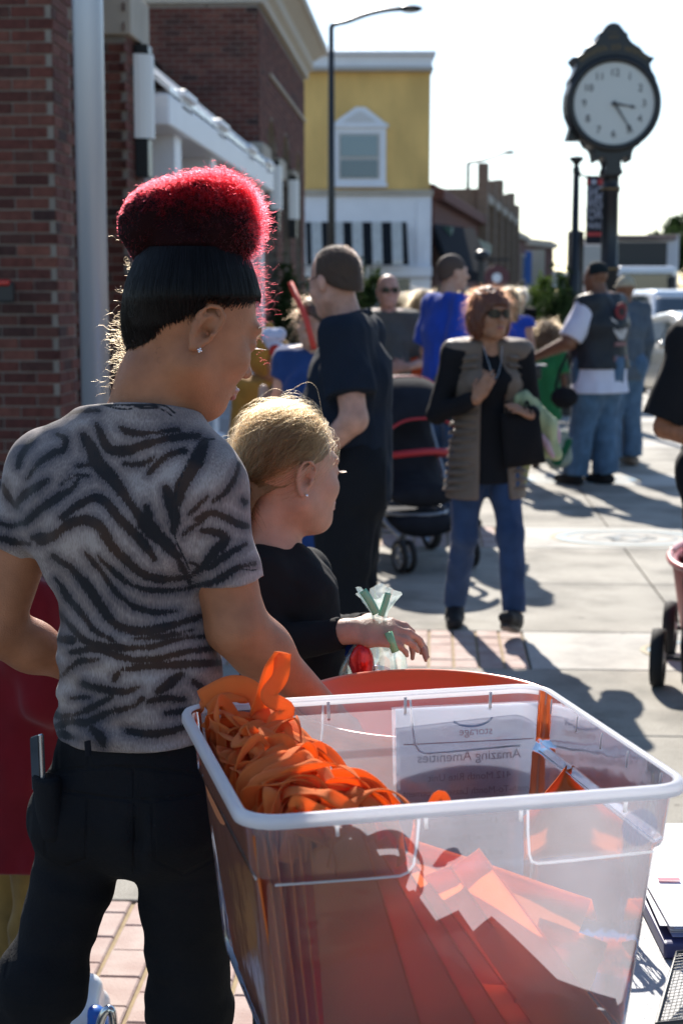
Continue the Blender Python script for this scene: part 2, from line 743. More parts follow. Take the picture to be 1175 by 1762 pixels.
def add_head(S, c, R, hs=1.0, detail=True, fem=False, jaw=1.0, smile=False):
    """c: centre of the head; columns of R: head's right, forward, up"""
    def W(x, y, z):
        return c + (R @ Vector((x, y, z))) * hs
    M = R
    S.ell(W(0, -.012, .032), (.074 * hs, .094 * hs, .086 * hs), M, k=.02)
    S.ell(W(0, .022, -.030), (.062 * hs, .070 * hs, .075 * hs), M, k=.03)
    S.ell(W(0, .055, -.082), (.027 * hs * jaw, .024 * hs, .020 * hs), M, k=.04)
    for s_ in (-1, 1):
        S.cone(W(s_ * .052, .0, -.055), W(s_ * .02 * jaw, .06, -.09), .016 * hs * jaw, .014 * hs, k=.035)
        S.ell(W(s_ * .037, .063, -.024), (.020 * hs, .018 * hs, .019 * hs), M, k=.03)
    if not detail:
        S.cone(W(0, .086, .008), W(0, .112, -.026), .008 * hs, .013 * hs, k=.012)
        for s_ in (-1, 1):
            S.ell(W(s_ * .031, .092, .010), .013 * hs, M, k=.014, mode='s')
            S.ell(W(s_ * .031, .076, .008), .0125 * hs, M, k=.006)
            S.ell(W(s_ * .077, -.008, -.008), (.011 * hs, .019 * hs, .031 * hs), M, k=.008)
        S.ell(W(0, .088, .030), (.044 * hs, .012 * hs, .008 * hs), M, k=.014)
        S.ell(W(0, .092, -.059), (.022 * hs, .010 * hs, .007 * hs), M, k=.008)
        S.ell(W(0, .089, -.070), (.018 * hs, .010 * hs, .007 * hs), M, k=.008)
        return
    # brow, sockets, lids
    S.ell(W(0, .079, .030), (.046 * hs, .014 * hs, .011 * hs), M, k=.02)
    for s_ in (-1, 1):
        S.ell(W(s_ * .032, .099, .009), (.016 * hs, .013 * hs, .011 * hs), M, k=.018, mode='s')
        S.ell(W(s_ * .031, .077, .008), .0125 * hs, M, k=.005)
        S.cone(W(s_ * .018, .088, .006), W(s_ * .044, .080, .008), .003 * hs, .003 * hs, k=.006)
    # nose
    S.cone(W(0, .086, .014), W(0, .1025, -.023), .0055 * hs, .0078 * hs, k=.014)
    S.ell(W(0, .1045, -.0275), (.0092 * hs, .0090 * hs, .0082 * hs), M, k=.008)
    for s_ in (-1, 1):
        S.ell(W(s_ * .0105, .0945, -.031), (.0064 * hs, .0090 * hs, .0060 * hs), M, k=.006)
        S.ell(W(s_ * .0065, .0995, -.0375), (.0032 * hs, .0045 * hs, .003 * hs), M, k=.003, mode='s')
    # lips
    for s_ in (-1, 1):
        S.cone(W(s_ * .004, .0975, -.0555), W(s_ * .021, .085, -.0605), .0052 * hs, .0028 * hs, k=.008)
        S.cone(W(0, .0960, -.0665), W(s_ * .018, .0855, -.0625), .0058 * hs, .0028 * hs, k=.008)
    S.ell(W(0, .086, -.078), (.02 * hs, .008 * hs, .004 * hs), M, k=.01, mode='s')
    # ears: a rim, an inner fold, a bowl and a lobe
    for s_ in (-1, 1):
        ec = W(s_ * .074, -.010, -.006)
        # ear frame: leans back a little and stands off the head
        er = R @ (Matrix.Rotation(s_ * R_(-22), 3, 'Z') @ Matrix.Rotation(R_(-12), 3, 'X'))
        def E(x, y, z):
            return ec + (er @ Vector((s_ * x, y, z))) * hs
        S.ell(E(.004, 0, -.002), (.0065 * hs, .0165 * hs, .029 * hs), er, k=.010)
        S.ell(E(.0125, .001, -.002), (.009 * hs, .0125 * hs, .022 * hs), er, k=.003, mode='s')
        rim = [(.006, .015, .010), (.010, .012, .026), (.012, .000, .033), (.013, -.013, .028), (.013, -.0195, .012), (.012, -.018, -.006),
               (.010, -.012, -.020), (.008, -.004, -.030)]
        for a, b in zip(rim, rim[1:]):
            S.cone(E(*a), E(*b), .0037 * hs, .0035 * hs, k=.003)
        S.ell(E(.008, .000, -.031), (.0045 * hs, .008 * hs, .0085 * hs), er, k=.006)
        for a, b in (((.010, -.009, -.014), (.010, -.0105, .006)), ((.010, -.0105, .006), (.009, -.003, .020))):
            S.cone(E(*a), E(*b), .003 * hs, .003 * hs, k=.004)
        S.ell(E(.010, .011, -.004), (.004 * hs, .004 * hs, .006 * hs), er, k=.004)
        S.ell(E(.004, .003, -.004), (.006 * hs, .006 * hs, .008 * hs), er, k=.003, mode='s')


DEF = dict(shL=(-.175, 0, 1.435), shR=(.175, 0, 1.435), elL=(-.23, -.02, 1.14), elR=(.23, -.02, 1.14),
           wrL=(-.24, .06, .90), wrR=(.24, .06, .90), hipL=(-.09, 0, .93), hipR=(.09, 0, .93),
           knL=(-.10, .02, .50), knR=(.10, .02, .50), anL=(-.11, 0, .085), anR=(.11, 0, .085),
           neck=(0, -.01, 1.49), head=(0, .02, 1.635), chest=(0, 0, 1.28), waist=(0, 0, 1.08), pelvis=(0, 0, .95),
           hdL=(0, .15, -1), hdR=(0, .15, -1), hnL=(1, 0, 0), hnR=(-1, 0, 0), toeL=(0, .16, 0), toeR=(0, .16, 0))


def person(label, cat, px, d, phi, H=1.75, bw=1.0, fem=False, tone='light', pose=None, belly=0.0, head_turn=0.0, head_tilt=0.0,
           top=None, bottom=None, shoe=None, hair=None, vox=0.009, group=None, bust=0.0, legs_body=True, xoff=0.0, hs=1.0, detail=False,
           ground=0.0, curl=0.5):
    """a standing figure: phi is the heading in degrees (0 away from the camera, 90 to the right, 180 towards it)"""
    s = H / 1.75
    J = dict(DEF)
    if pose:
        J.update(pose)
    fw = CF * math.cos(R_(phi)) + CR * math.sin(R_(phi))
    rt = CR * math.cos(R_(phi)) - CF * math.sin(R_(phi))
    base = C((px - CX) / F_PX * d * 1.005 + xoff, d, ground)

    def L(p):
        return base + (rt * p[0] + fw * p[1] + UP * p[2]) * s

    def D(p):
        return (rt * p[0] + fw * p[1] + UP * p[2]).normalized()
    Q = {k: L(v) for k, v in J.items() if k[:2] not in ('hd', 'hn', 'to')}
    root = thing('person', label, cat, base, group)
    allp = [Q[k] for k in ('shL', 'shR', 'elL', 'elR', 'wrL', 'wrR', 'anL', 'anR')] + [Q['head'] + UP * .05 * s]
    allp += [Q['anL'] + D(J['toeL']) * .1, Q['anR'] + D(J['toeR']) * .1]
    b = bw

    def torso(S, g, z0=None, z1=None, capa=False):
        S.seg(Q['pelvis'] - UP * .03 * s, Q['waist'], ((.150 * b + g) * s, (.105 * b + g) * s), ((.128 * b + g) * s, (.092 * b + g) * s), rt, k=.05)
        S.seg(Q['waist'], Q['chest'], ((.128 * b + g) * s, (.092 * b + g) * s), ((.158 * b + g) * s, (.108 * b + g) * s), rt, k=.05)
        S.seg(Q['chest'], Q['neck'] - UP * .06 * s, ((.158 * b + g) * s, (.108 * b + g) * s), ((.115 * b + g) * s, (.055 * b + g) * s), rt, k=.05)
        for a in 'LR':
            S.cone(Q['sh' + a] + (Q['neck'] - Q['sh' + a]) * .45, Q['sh' + a], (.05 * b + g) * s, (.054 * b + g) * s, k=.05)
            S.ell(Q['hip' + a] - fw * .035 * s + UP * .0 * s, (.078 * b + g * .7) * s, k=.05)
        if belly:
            S.ell(Q['waist'] + fw * (.05 + belly * .06) * s + UP * .02 * s, ((.13 * b) * s, (.10 + belly * .05) * s, .15 * s), frame(rt, fw, UP), k=.06)
        if bust:
            for a in (-1, 1):
                S.ell(Q['chest'] + fw * .075 * s + rt * a * .07 * s + UP * .01 * s, (.055 + bust) * s, k=.04)
    S = SDF(vox, allp)
    torso(S, 0)
    for a in 'LR':
        S.cone(Q['sh' + a], Q['el' + a], .049 * b * s, .038 * b * s, k=.04)
        S.cone(Q['el' + a], Q['wr' + a], .040 * b * s, .026 * s * (b * .5 + .5), k=.02)
        add_hand(S, Q['wr' + a], D(J['hd' + a]), D(J['hn' + a]), 1 if a == 'L' else -1, s * (1.06 if vox > .008 else 1), curl=curl)
        S.cone(Q['hip' + a], Q['kn' + a], .083 * b * s, .055 * s, k=.04)
        S.cone(Q['kn' + a], Q['an' + a], .055 * s, .036 * s, k=.02)
        S.ell(Q['kn' + a] * .7 + Q['an' + a] * .3 - fw * .015 * s, .054 * s, k=.04)
        toe = Q['an' + a] + D(J['toe' + a]) * .16 * s - UP * .045 * s
        S.cone(Q['an' + a] - UP * .035 * s, toe, .036 * s, .028 * s, k=.03)
    S.cone(Q['neck'] - UP * .05 * s, Q['head'] - fw * .018 * s - UP * .05 * s, .056 * s * (b * .5 + .5), .050 * s * (b * .4 + .6), k=.03)
    hr = frame(rt, fw, UP) @ Matrix.Rotation(R_(-head_turn), 3, 'Z') @ Matrix.Rotation(R_(-head_tilt), 3, 'X')
    hsz = hs * s ** .5
    hc = Q['head']
    add_head(S, hc, hr, hsz, detail, fem)
    S.obj('body', skin(tone), root, adapt=.004)

    # ---------------- clothes
    if top:
        S = SDF(vox, [Q['shL'], Q['shR'], Q['pelvis'], Q['elL'], Q['elR'], Q['wrL'], Q['wrR'], Q['neck'], L((0, 0, top.get('hem', .86)))])
        g = top.get('g', .014)
        torso(S, g)
        hem = top.get('hem', .86)
        fl = top.get('flare', 0)
        S.seg(L((0, 0, hem)), Q['waist'], ((.150 * b + g + fl) * s, (.112 * b + g + fl) * s), ((.13 * b + g) * s, (.095 * b + g) * s), rt, k=.05)
        sl = top.get('sleeve', .55)
        loose = top.get('loose', .012)
        for a in 'LR':
            u = min(1, sl)
            if sl < .02:
                continue
            e = Q['sh' + a].lerp(Q['el' + a], u)
            S.cone(Q['sh' + a], e, (.052 * b + g * .8) * s, ((.05 - .008 * u) * b + g * .8 + (loose if sl < 1 else 0)) * s, k=.04, capb=sl < 1)
            if sl > 1:
                e2 = Q['el' + a].lerp(Q['wr' + a], sl - 1)
                S.cone(Q['el' + a], e2, (.044 * b + g * .6) * s, (.031 * b + g * .6) * s, k=.02, capb=True)
        S.rough(top.get('fold', .008), 14 / s, 3, (1, 1, .55))
        S.rough(.004, 38, 5, (1, 1, .5))
        S.cut(L((0, 0, hem)), -UP)
        nk = Q['neck'] + fw * top.get('nf', .03) * s + UP * top.get('nz', .015) * s
        S.cut(Q['neck'] + UP * top.get('nz', .02) * s, (UP + fw * top.get('nt', .35)), k=.01)
        if top.get('open'):
            # open at the front: carve a vertical wedge
            ow = top['open']
            S.seg(L((0, .16, hem - .05)), L((0, .12, 1.50)), ((ow * 1.5) * s, .13 * s), (ow * s, .10 * s), rt, mode='s', k=.01)
        S.obj(top.get('name', 'shirt'), top['mat'], root, adapt=.004)
    if top and top.get('under'):
        un = top['under']
        S = SDF(vox, [Q['shL'], Q['shR'], Q['pelvis'], Q['elL'], Q['elR'], Q['wrL'], Q['wrR'], Q['neck'], L((0, 0, un['hem']))])
        torso(S, .008)
        S.seg(L((0, 0, un['hem'])), Q['waist'], ((.158 * b + .012 + un.get('flare', 0)) * s, (.112 * b + .012 + un.get('flare', 0)) * s), ((.13 * b + .008) * s, (.095 * b + .008) * s), rt, k=.05)
        for a in 'LR':
            sl = un['sleeve']
            u = min(1, sl)
            e = Q['sh' + a].lerp(Q['el' + a], u)
            S.cone(Q['sh' + a], e, (.066 * b) * s, (.058 * b + (.012 if sl < 1 else 0)) * s, k=.04, capb=sl < 1)
            if sl > 1:
                e2 = Q['el' + a].lerp(Q['wr' + a], sl - 1)
                S.cone(Q['el' + a], e2, .054 * b * s, .040 * s, k=.02, capb=True)
        S.rough(.009, 15, 4, (1, 1, .55))
        S.cut(L((0, 0, un['hem'])), -UP)
        S.cut(Q['neck'] + UP * .0 * s, (UP + fw * .45), k=.01)
        S.obj(un.get('name', 'shirt'), un['mat'], root, adapt=.004)
    if bottom:
        S = SDF(vox, [Q['hipL'], Q['hipR'], Q['waist'], Q['anL'], Q['anR'], Q['knL'], Q['knR']])
        g = bottom.get('g', .012)
        S.seg(Q['pelvis'] - UP * .05 * s, (Q['pelvis'] if bottom.get('low') else Q['waist'] - UP * .02 * s), ((.153 * b + g) * s, (.108 * b + g) * s), ((.130 * b + g) * s, (.094 * b + g) * s), rt, k=.04, capb=True)
        for a in 'LR':
            S.ell(Q['hip' + a] - fw * .045 * s, ((.076 if bottom.get('low') else .088) * b + g) * s, k=.05)
            S.cone(Q['hip' + a], Q['kn' + a], (.088 * b + g) * s, (.058 + g * 1.2) * s, k=.05)
            end = Q['an' + a] + (Q['kn' + a] - Q['an' + a]) * (1 - bottom.get('len', 1.0)) + UP * .0
            cu = bottom.get('cuff', .05)
            S.cone(Q['kn' + a], end, (.058 + g * 1.2) * s, (cu + g) * s, k=.03, capb=True)
        S.rough(bottom.get('fold', .008), 14 / s, 7, (1, 1, .6))
        S.rough(.004, 40, 8, (1, 1, .5))
        S.obj(bottom.get('name', 'trousers'), bottom['mat'], root, adapt=.004)
    if shoe:
        for a in 'LR':
            t = D(J['toe' + a])
            tz = J['toe' + a][2]
            an = Q['an' + a]
            th = Vector((t.x, t.y, 0)).normalized()
            up2 = (UP - t * UP.dot(t)).normalized()
            heel = an - t * .045 * s - up2 * .045 * s
            toe = an + t * .165 * s - up2 * .045 * s
            S = SDF(max(.004, vox * .7), [heel, toe, an])
            sd_ = t.cross(up2)
            S.seg(heel, an + t * .06 * s - up2 * .045 * s, (.036 * s, .042 * s), (.045 * s, .045 * s), sd_, k=.03)
            S.seg(an + t * .06 * s - up2 * .045 * s, toe, (.046 * s, .045 * s), (.040 * s, .032 * s), sd_, k=.03)
            S.cone(an - up2 * .03 * s, an + up2 * shoe.get('ank', .0) * s, .046 * s, .046 * s, k=.03, capb=True)
            S.cut(an - up2 * .082 * s, -up2)
            S.obj('shoe', shoe['mat'], root, adapt=.003, smooth_it=1)
            if shoe.get('sole'):
                mb = MB()
                pts = []
                for k in range(20):
                    an_ = 2 * math.pi * k / 20
                    pts.append(an + t * (.06 + .112 * math.cos(an_)) * s + sd_ * (.045 * math.sin(an_)) * s - up2 * .092 * s)
                mb.prism(pts, up2 * .016 * s)
                mb.build('shoe_sole', shoe['sole'], root)
    if hair:
        make_hair(hair, hc, hr, hsz, root, vox, Q)
    return root, Q, L, D, (hc, hr, hsz), (rt, fw, s)


def make_hair(hair, hc, hr, hsz, root, vox, Q):
    kind = hair['kind']
    v = min(vox, .006)
    def W(x, y, z):
        return hc + (hr @ Vector((x, y, z))) * hsz
    S = SDF(v, [W(-.1, -.1, .1), W(.1, .1, -.1), W(-.1, -.12, -.2 if kind == 'long' else -.1), W(.1, -.1, .14)], pad=.06)
    if kind == 'short':
        S.ell(W(0, -.014, .034), (.0775 * hsz, .0975 * hsz, .0895 * hsz), hr, k=.01)
        S.ell(W(0, -.055, -.03), (.062 * hsz, .045 * hsz, .05 * hsz), hr, k=.03)
        S.cut(W(0, .070, .062), hr @ Vector((0, 1, -.12)))
        S.cut(W(0, -.02, -.012), hr @ Vector((0, .62, -1)))
        for s_ in (-1, 1):
            S.ell(W(s_ * .083, .006, -.02), (.03 * hsz, .03 * hsz, .045 * hsz), hr, k=.01, mode='s')
        S.rough(.0015, 140, 2)
    elif kind == 'bob':
        S.ell(W(0, -.010, .040), (.095 * hsz, .108 * hsz, .096 * hsz), hr, k=.02)
        for s_ in (-1, 1):
            S.ell(W(s_ * .068, -.012, -.035), (.040 * hsz, .062 * hsz, .075 * hsz), hr, k=.04)
        S.ell(W(0, -.06, -.04), (.075 * hsz, .055 * hsz, .07 * hsz), hr, k=.04)
        S.ell(W(0, .115, -.030), (.064 * hsz, .072 * hsz, .078 * hsz), hr, k=.015, mode='s')
        S.rough(.007, 55, 2, (1, 1, .5))
        S.rough(.004, 130, 3, (1, 1, .3))
    elif kind == 'curly':
        r = hair.get('r', 1.0)
        S.ell(W(0, -.015, .04), (.118 * hsz * r, .125 * hsz * r, .105 * hsz * r), hr, k=.02)
        S.ell(W(0, -.04, -.04), (.105 * hsz * r, .08 * hsz * r, .07 * hsz), hr, k=.04)
        S.ell(W(0, .12, -.035), (.05 * hsz, .06 * hsz, .06 * hsz), hr, k=.02, mode='s')
        S.rough(.016, 42, 2)
        S.rough(.009, 90, 3)
    elif kind in ('long', 'blond'):
        S.ell(W(0, -.012, .036), (.086 * hsz, .106 * hsz, .096 * hsz), hr, k=.02)
        S.ell(W(0, -.045, -.04), (.078 * hsz, .06 * hsz, .08 * hsz), hr, k=.05)
        S.seg(W(0, -.06, -.02), W(0, -.07, -.17), (.085 * hsz, .045 * hsz), (.07 * hsz, .025 * hsz), hr @ Vector((1, 0, 0)), k=.04)
        S.ell(W(0, .12, -.02), (.055 * hsz, .06 * hsz, .075 * hsz), hr, k=.02, mode='s')
        S.rough(.006, 60, 2, (1, 1, .25))
    elif kind == 'fringe':       # a bald crown with hair round the back and sides
        S.ell(W(0, -.016, .028), (.0775 * hsz, .098 * hsz, .086 * hsz), hr, k=.01)
        S.cut(W(0, -.02, .045), hr @ Vector((0, .35, 1)))
        S.cut(W(0, .02, -.0), hr @ Vector((0, 1, -.4)))
        S.cut(W(0, -.02, -.02), hr @ Vector((0, .5, -1)))
    elif kind == 'cap':
        S.ell(W(0, -.012, .038), (.082 * hsz, .102 * hsz, .094 * hsz), hr, k=.01)
        S.cut(W(0, 0, .022), hr @ Vector((0, -.12, -1)))
        S.ell(W(0, .100, .030), (.058 * hsz, .055 * hsz, .010 * hsz), hr, k=.012)
    m = hair['mat']
    if kind != 'cap' and hair.get('strands', True):
        # soft outline: short loose strands over the mass
        me = None
        o = S.obj('hair', m, root, adapt=.0, smooth_it=1)
        n = hair.get('n', 1500)
        vs = np.empty(len(o.data.vertices) * 3, np.float32)
        o.data.vertices.foreach_get("co", vs)
        vs = vs.reshape(-1, 3)
        rs = np.random.RandomState(len(vs))
        pk = vs[rs.randint(0, len(vs), n)]
        cc = np.array(hc)
        dr = pk - cc
        dr /= np.linalg.norm(dr, axis=1)[:, None]
        ln = hair.get('len', .02) * (.4 + rs.rand(n, 1))
        down = np.array(hr @ Vector((0, -.4, -1)))
        sw = hair.get('out', .35)
        t = np.linspace(0, 1, 5)[None, :, None]
        tang = down[None] - dr * (dr @ down)[:, None] + rs.randn(n, 3) * .35
        st = pk[:, None, :] + (dr * sw)[:, None] * ln[:, None] * t + tang[:, None] * ln[:, None] * t * t * .9 + (tang * .5)[:, None] * ln[:, None] * t
        hm = hair.get('hmat')
        if hm:
            hair_obj('loose_hair', st, hair.get('rad', .0004), .0002, hm, root)
        return o
    return S.obj('cap' if kind == 'cap' else 'hair', m, root, adapt=.002, smooth_it=1)


def glasses(root, head, m, size=1.0):
    hc, hr, hsz = head
    mb = MB()
    def W(x, y, z):
        return hc + (hr @ Vector((x, y, z))) * hsz
    X, Y, Z = [hr @ Vector(q) for q in ((1, 0, 0), (0, 1, 0), (0, 0, 1))]
    for s_ in (-1, 1):
        rows = []
        for i in range(5):
            r_ = []
            for j in range(7):
                u, v_ = j / 6 * 2 - 1, i / 4 * 2 - 1
                a = math.atan2(v_, u)
                sq = max(abs(u), abs(v_))
                n_ = math.hypot(u, v_) or 1
                uu, vv = u / n_ * sq, v_ / n_ * sq
                x = s_ * (.034 + uu * .027 * size)
                r_.append(W(x, .108 - .35 * x * x * 20, .006 + vv * .021 * size))
            rows.append(r_)
        mb.grid(rows)
        mb.tube([W(s_ * .058, .085, .012), W(s_ * .080, .02, .008), W(s_ * .078, -.012, .004)], .0022 * hsz, 6)
    mb.tube([W(-.012, .107, .012), W(.012, .107, .012)], .002 * hsz, 6)
    return mb.build('sunglasses', m, root, solid=.002)

# ------------------------------------------------------------------ the setting
random.seed(7)
M_mortar = mat('mortar', (0.25, 0.215, 0.18), 0.95, var=0.15, bump=0.5, bscale=120)
M_brick = brick_mat('red_brick', [(0.075, 0.030, 0.026), (0.15, 0.052, 0.040), (0.105, 0.038, 0.032), (0.19, 0.075, 0.055), (0.05, 0.028, 0.027)])
M_stone = mat('cast_stone', (0.42, 0.37, 0.30), 0.85, var=0.12, vscale=3, bump=0.3, bscale=60)
M_white = mat('white_paint', (0.74, 0.76, 0.80), 0.5, var=0.04, vscale=2)
M_dark = mat('dark_metal', (0.018, 0.02, 0.022), 0.38, metal=0.3)
M_black = mat('black_plastic', (0.012, 0.012, 0.013), 0.45)
M_glass = mat('window_glass', (0.05, 0.075, 0.085), 0.08, spec=0.8)
M_conc = None


def concrete(name, c1, c2, speck=0.5):
    m = mat(name, c1, 0.82, col2=c2, vscale=2.2, detail=10, bump=0.35, bscale=240, spec=0.35)
    n = m.node_tree.nodes
    l = m.node_tree.links
    b = n["Principled BSDF"]
    src = b.inputs["Base Color"].links[0].from_socket
    tc = n.new("ShaderNodeTexCoord")
    v = n.new("ShaderNodeTexNoise")
    v.inputs["Scale"].default_value = 170
    v.inputs["Detail"].default_value = 2
    l.new(tc.outputs["Object"], v.inputs["Vector"])
    r = n.new("ShaderNodeValToRGB")
    r.color_ramp.elements[0].position = 0.36
    r.color_ramp.elements[0].color = (.55, .53, .5, 1)
    r.color_ramp.elements[1].position = 0.6
    r.color_ramp.elements[1].color = (1.12, 1.12, 1.1, 1)
    l.new(v.outputs["Fac"], r.inputs[0])
    mx = n.new("ShaderNodeMix")
    mx.data_type = 'RGBA'
    mx.blend_type = 'MULTIPLY'
    mx.inputs[0].default_value = speck
    l.new(src, mx.inputs[6])
    l.new(r.outputs[0], mx.inputs[7])
    # gum spots and small stains
    vo = n.new("ShaderNodeTexVoronoi")
    vo.inputs["Scale"].default_value = 3.4
    l.new(tc.outputs["Object"], vo.inputs["Vector"])
    mr_ = n.new("ShaderNodeMapRange")
    mr_.inputs[1].default_value = .045
    mr_.inputs[2].default_value = .075
    mr_.inputs[3].default_value = .55
    mr_.inputs[4].default_value = 1.0
    l.new(vo.outputs["Distance"], mr_.inputs[0])
    st_ = n.new("ShaderNodeTexNoise")
    st_.inputs["Scale"].default_value = 1.1
    st_.inputs["Detail"].default_value = 9
    st_.inputs["Roughness"].default_value = .7
    l.new(tc.outputs["Object"], st_.inputs["Vector"])
    m2_ = n.new("ShaderNodeMapRange")
    m2_.inputs[1].default_value = .36
    m2_.inputs[2].default_value = .52
    m2_.inputs[3].default_value = .66
    m2_.inputs[4].default_value = 1.0
    l.new(st_.outputs["Fac"], m2_.inputs[0])
    mm = n.new("ShaderNodeMath")
    mm.operation = 'MULTIPLY'
    l.new(mr_.outputs[0], mm.inputs[0])
    l.new(m2_.outputs[0], mm.inputs[1])
    vm = n.new("ShaderNodeVectorMath")
    vm.operation = 'SCALE'
    l.new(mx.outputs[2], vm.inputs[0])
    l.new(mm.outputs[0], vm.inputs["Scale"])
    l.new(vm.outputs[0], b.inputs["Base Color"])
    return m


M_conc = concrete('concrete', (0.25, 0.235, 0.20), (0.40, 0.375, 0.325), .65)
M_conc2 = concrete('pale_concrete', (0.43, 0.41, 0.37), (0.52, 0.50, 0.45), .3)
M_sand = mat('joint_sand', (0.33, 0.25, 0.14), 0.95, var=.2, vscale=30)
M_joint = mat('dark_joint', (0.05, 0.045, 0.04), 0.95)
M_paver = mat('paver', (0.36, 0.235, 0.20), 0.85, col2=(0.50, 0.40, 0.35), vscale=9, detail=8, bump=0.5, bscale=150)
M_asph = mat('asphalt', (0.075, 0.075, 0.078), 0.9, var=.2, vscale=5, bump=.5, bscale=200)

# ground: one sheet to the horizon, 16 cm under the pavement's top
mb = MB()
mb.add([(-400, -20, -.15), (500, -20, -.15), (500, 900, -.15), (-400, 900, -.15)], [(0, 1, 2, 3)])
ground = mb.build('road', M_asph)
tag(ground, kind='structure')
mb = MB()
mb.lohi((-9, -3, -.145), (3.25, 33, -.012))
pave = mb.build('pavement', [M_joint])
tag(pave, kind='structure')
mb = MB().lohi((3.25, -3, -.145), (3.42, 33, .002))
kerb = mb.build('kerb', M_conc2, bevel=.015)
tag(kerb, kind='structure')
mb = MB().lohi((-60, 40.5, -.145), (40, 41.8, .0))
tag(mb.build('far_pavement', M_conc2), kind='structure')
# painted crossing bars on the side street
mb = MB()
for i in range(9):
    mb.lohi((-6 + i * 1.1, 34.6, -.149), (-5.5 + i * 1.1, 38.4, -.146))
tag(mb.build('road_marking', M_white), kind='structure')

BANDS = [(3.05, 3.90), (6.56, 7.32), (9.84, 10.74), (13.2, 14.05), (16.6, 17.4), (20.0, 20.9), (23.4, 24.2)]
EDGE = .42
xs = [-6.0, -4.2, -2.3, -.9, 1.2, 3.245]
slab_y = [-2.9, .2] + [v for b in BANDS for v in b] + [27.5, 32.9]
k = 0
gapped = []
for i in range(len(slab_y) - 1):
    y0, y1 = slab_y[i], slab_y[i + 1]
    band = any(abs(y0 - b[0]) < .01 for b in BANDS)
    if band:
        # the round medallion pads right of each brick strip
        for (xa, xb) in ((EDGE, 3.245),):
            o = MB().lohi((xa + .006, y0 + .008, -.14), (xb - .006, y1 - .008, 0)).build('concrete_pad', M_conc2, pave, bevel=.004)
    else:
        ym = [y0, (y0 + y1) / 2, y1] if y1 - y0 > 1.8 else [y0, y1]
        if i == 3:
            ym = [y0, 5.55, y1]
        for ya, yb in zip(ym, ym[1:]):
            for xa, xb in zip(xs, xs[1:]):
                o = MB().lohi((xa + .005, ya + .005, -.14), (xb - .005, yb - .005, 0)).build('slab', M_conc, pave, bevel=.004)
mb = MB().lohi((-9, -3, -.02), (-6, 33, .0))
mb.build('side_strip', M_conc, pave)

# brick strips: tan sand lines between the courses
for bi, (y0, y1) in enumerate(BANDS):
    mbx = MB()
    mbx.add([(-6, y0 + .01, -.0065), (EDGE, y0 + .01, -.0065), (EDGE, y1 - .01, -.0065), (-6, y1 - .01, -.0065)], [(0, 1, 2, 3)])
    mbx.build('sand_bed', M_sand, pave)
base_brick = {}
paver_count = 0
far_pavers = MB()
PW, PD = .098, .149
# cells seen largest first
cells = []
for bi, (y0, y1) in enumerate(BANDS[:5]):
    ncol = int((EDGE + (3.0 if bi < 3 else 4)) / .108)
    for c_ in range(ncol):
        x1 = EDGE - .006 - c_ * .1085
        x0 = x1 - PW
        off = .0 if (c_ % 2 or bi) else -.075
        yy = y0 + .006 + off
        while yy < y1 - .02:
            ya, yb = max(yy, y0 + .006), min(yy + PD, y1 - .006)
            if yb - ya > .03:
                cells.append((bi, x0, x1, ya, yb))
            yy += .1525
def in_sight(x, y):
    f = -x * math.sin(YAW) + y * math.cos(YAW)
    r = x * math.cos(YAW) + y * math.sin(YAW)
    return abs(r / f) < .235


n_part = 0
bev = None
for (bi, x0, x1, ya, yb) in sorted(cells, key=lambda c: (not in_sight((c[1] + c[2]) / 2, c[3]), c[0] == 0 and c[1] < -2, c[3])):
    z = random.uniform(-.0015, .002)
    b_ = .004
    vs = [(x0, ya, -.03), (x1, ya, -.03), (x1, yb, -.03), (x0, yb, -.03), (x0 + b_, ya + b_, z), (x1 - b_, ya + b_, z), (x1 - b_, yb - b_, z), (x0 + b_, yb - b_, z),
          (x0, ya, z - b_), (x1, ya, z - b_), (x1, yb, z - b_), (x0, yb, z - b_)]
    fs = [(4, 5, 6, 7), (8, 9, 5, 4), (9, 10, 6, 5), (10, 11, 7, 6), (11, 8, 4, 7), (0, 1, 9, 8), (1, 2, 10, 9), (2, 3, 11, 10), (3, 0, 8, 11)]
    if n_part < 296:
        t = MB()
        t.add(vs, fs)
        t.build('brick', M_paver, pave)
        n_part += 1
    else:
        far_pavers.add(vs, fs)
tag(far_pavers.build('brick_strip', M_paver, pave), kind='stuff')

# round medallions set in the pads: rings and a wavy emblem in blue and tan
M_blue = mat('pale_blue_inlay', (0.33, 0.46, 0.53), .8, var=.1)
M_tan = mat('tan_inlay', (0.42, 0.36, 0.24), .8, var=.1)
M_grey = mat('grey_inlay', (0.27, 0.30, 0.31), .8, var=.1)
for mi_, (cx_, cy_, rx, ry) in enumerate([(1.38, 6.93, .44, .27), (1.28, 10.27, .50, .34), (1.28, 13.6, .5, .33)]):
    def ring(r0, r1, z, m, name):
        mb = MB()
        n = 48
        vs = []
        for q in range(n):
            a = 2 * math.pi * q / n
            vs += [(cx_ + rx * r0 * math.cos(a), cy_ + ry * r0 * math.sin(a), z), (cx_ + rx * r1 * math.cos(a), cy_ + ry * r1 * math.sin(a), z)]
        mb.add(vs, [(2 * q, 2 * q + 1, (2 * q + 3) % (2 * n), (2 * q + 2) % (2 * n)) for q in range(n)])
        mb.build(name, m, pave)
    ring(.97, 1.03, .003, M_tan, 'medallion_ring')
    ring(.84, .95, .003, M_blue, 'medallion_ring')
    if mi_:
        ring(.60, .64, .003, M_grey, 'medallion_ring')
        mb = MB()
        for q in range(7):
            a = q * .9
            mb.prism([(cx_ + rx * (.12 + .45 * random.random()) * math.cos(a + t_), cy_ + ry * (.1 + .45 * random.random()) * math.sin(a + t_), .002) for t_ in (0, .35, .7, 1.0)], (0, 0, .002))
        mb.build('medallion_emblem', M_grey, pave)

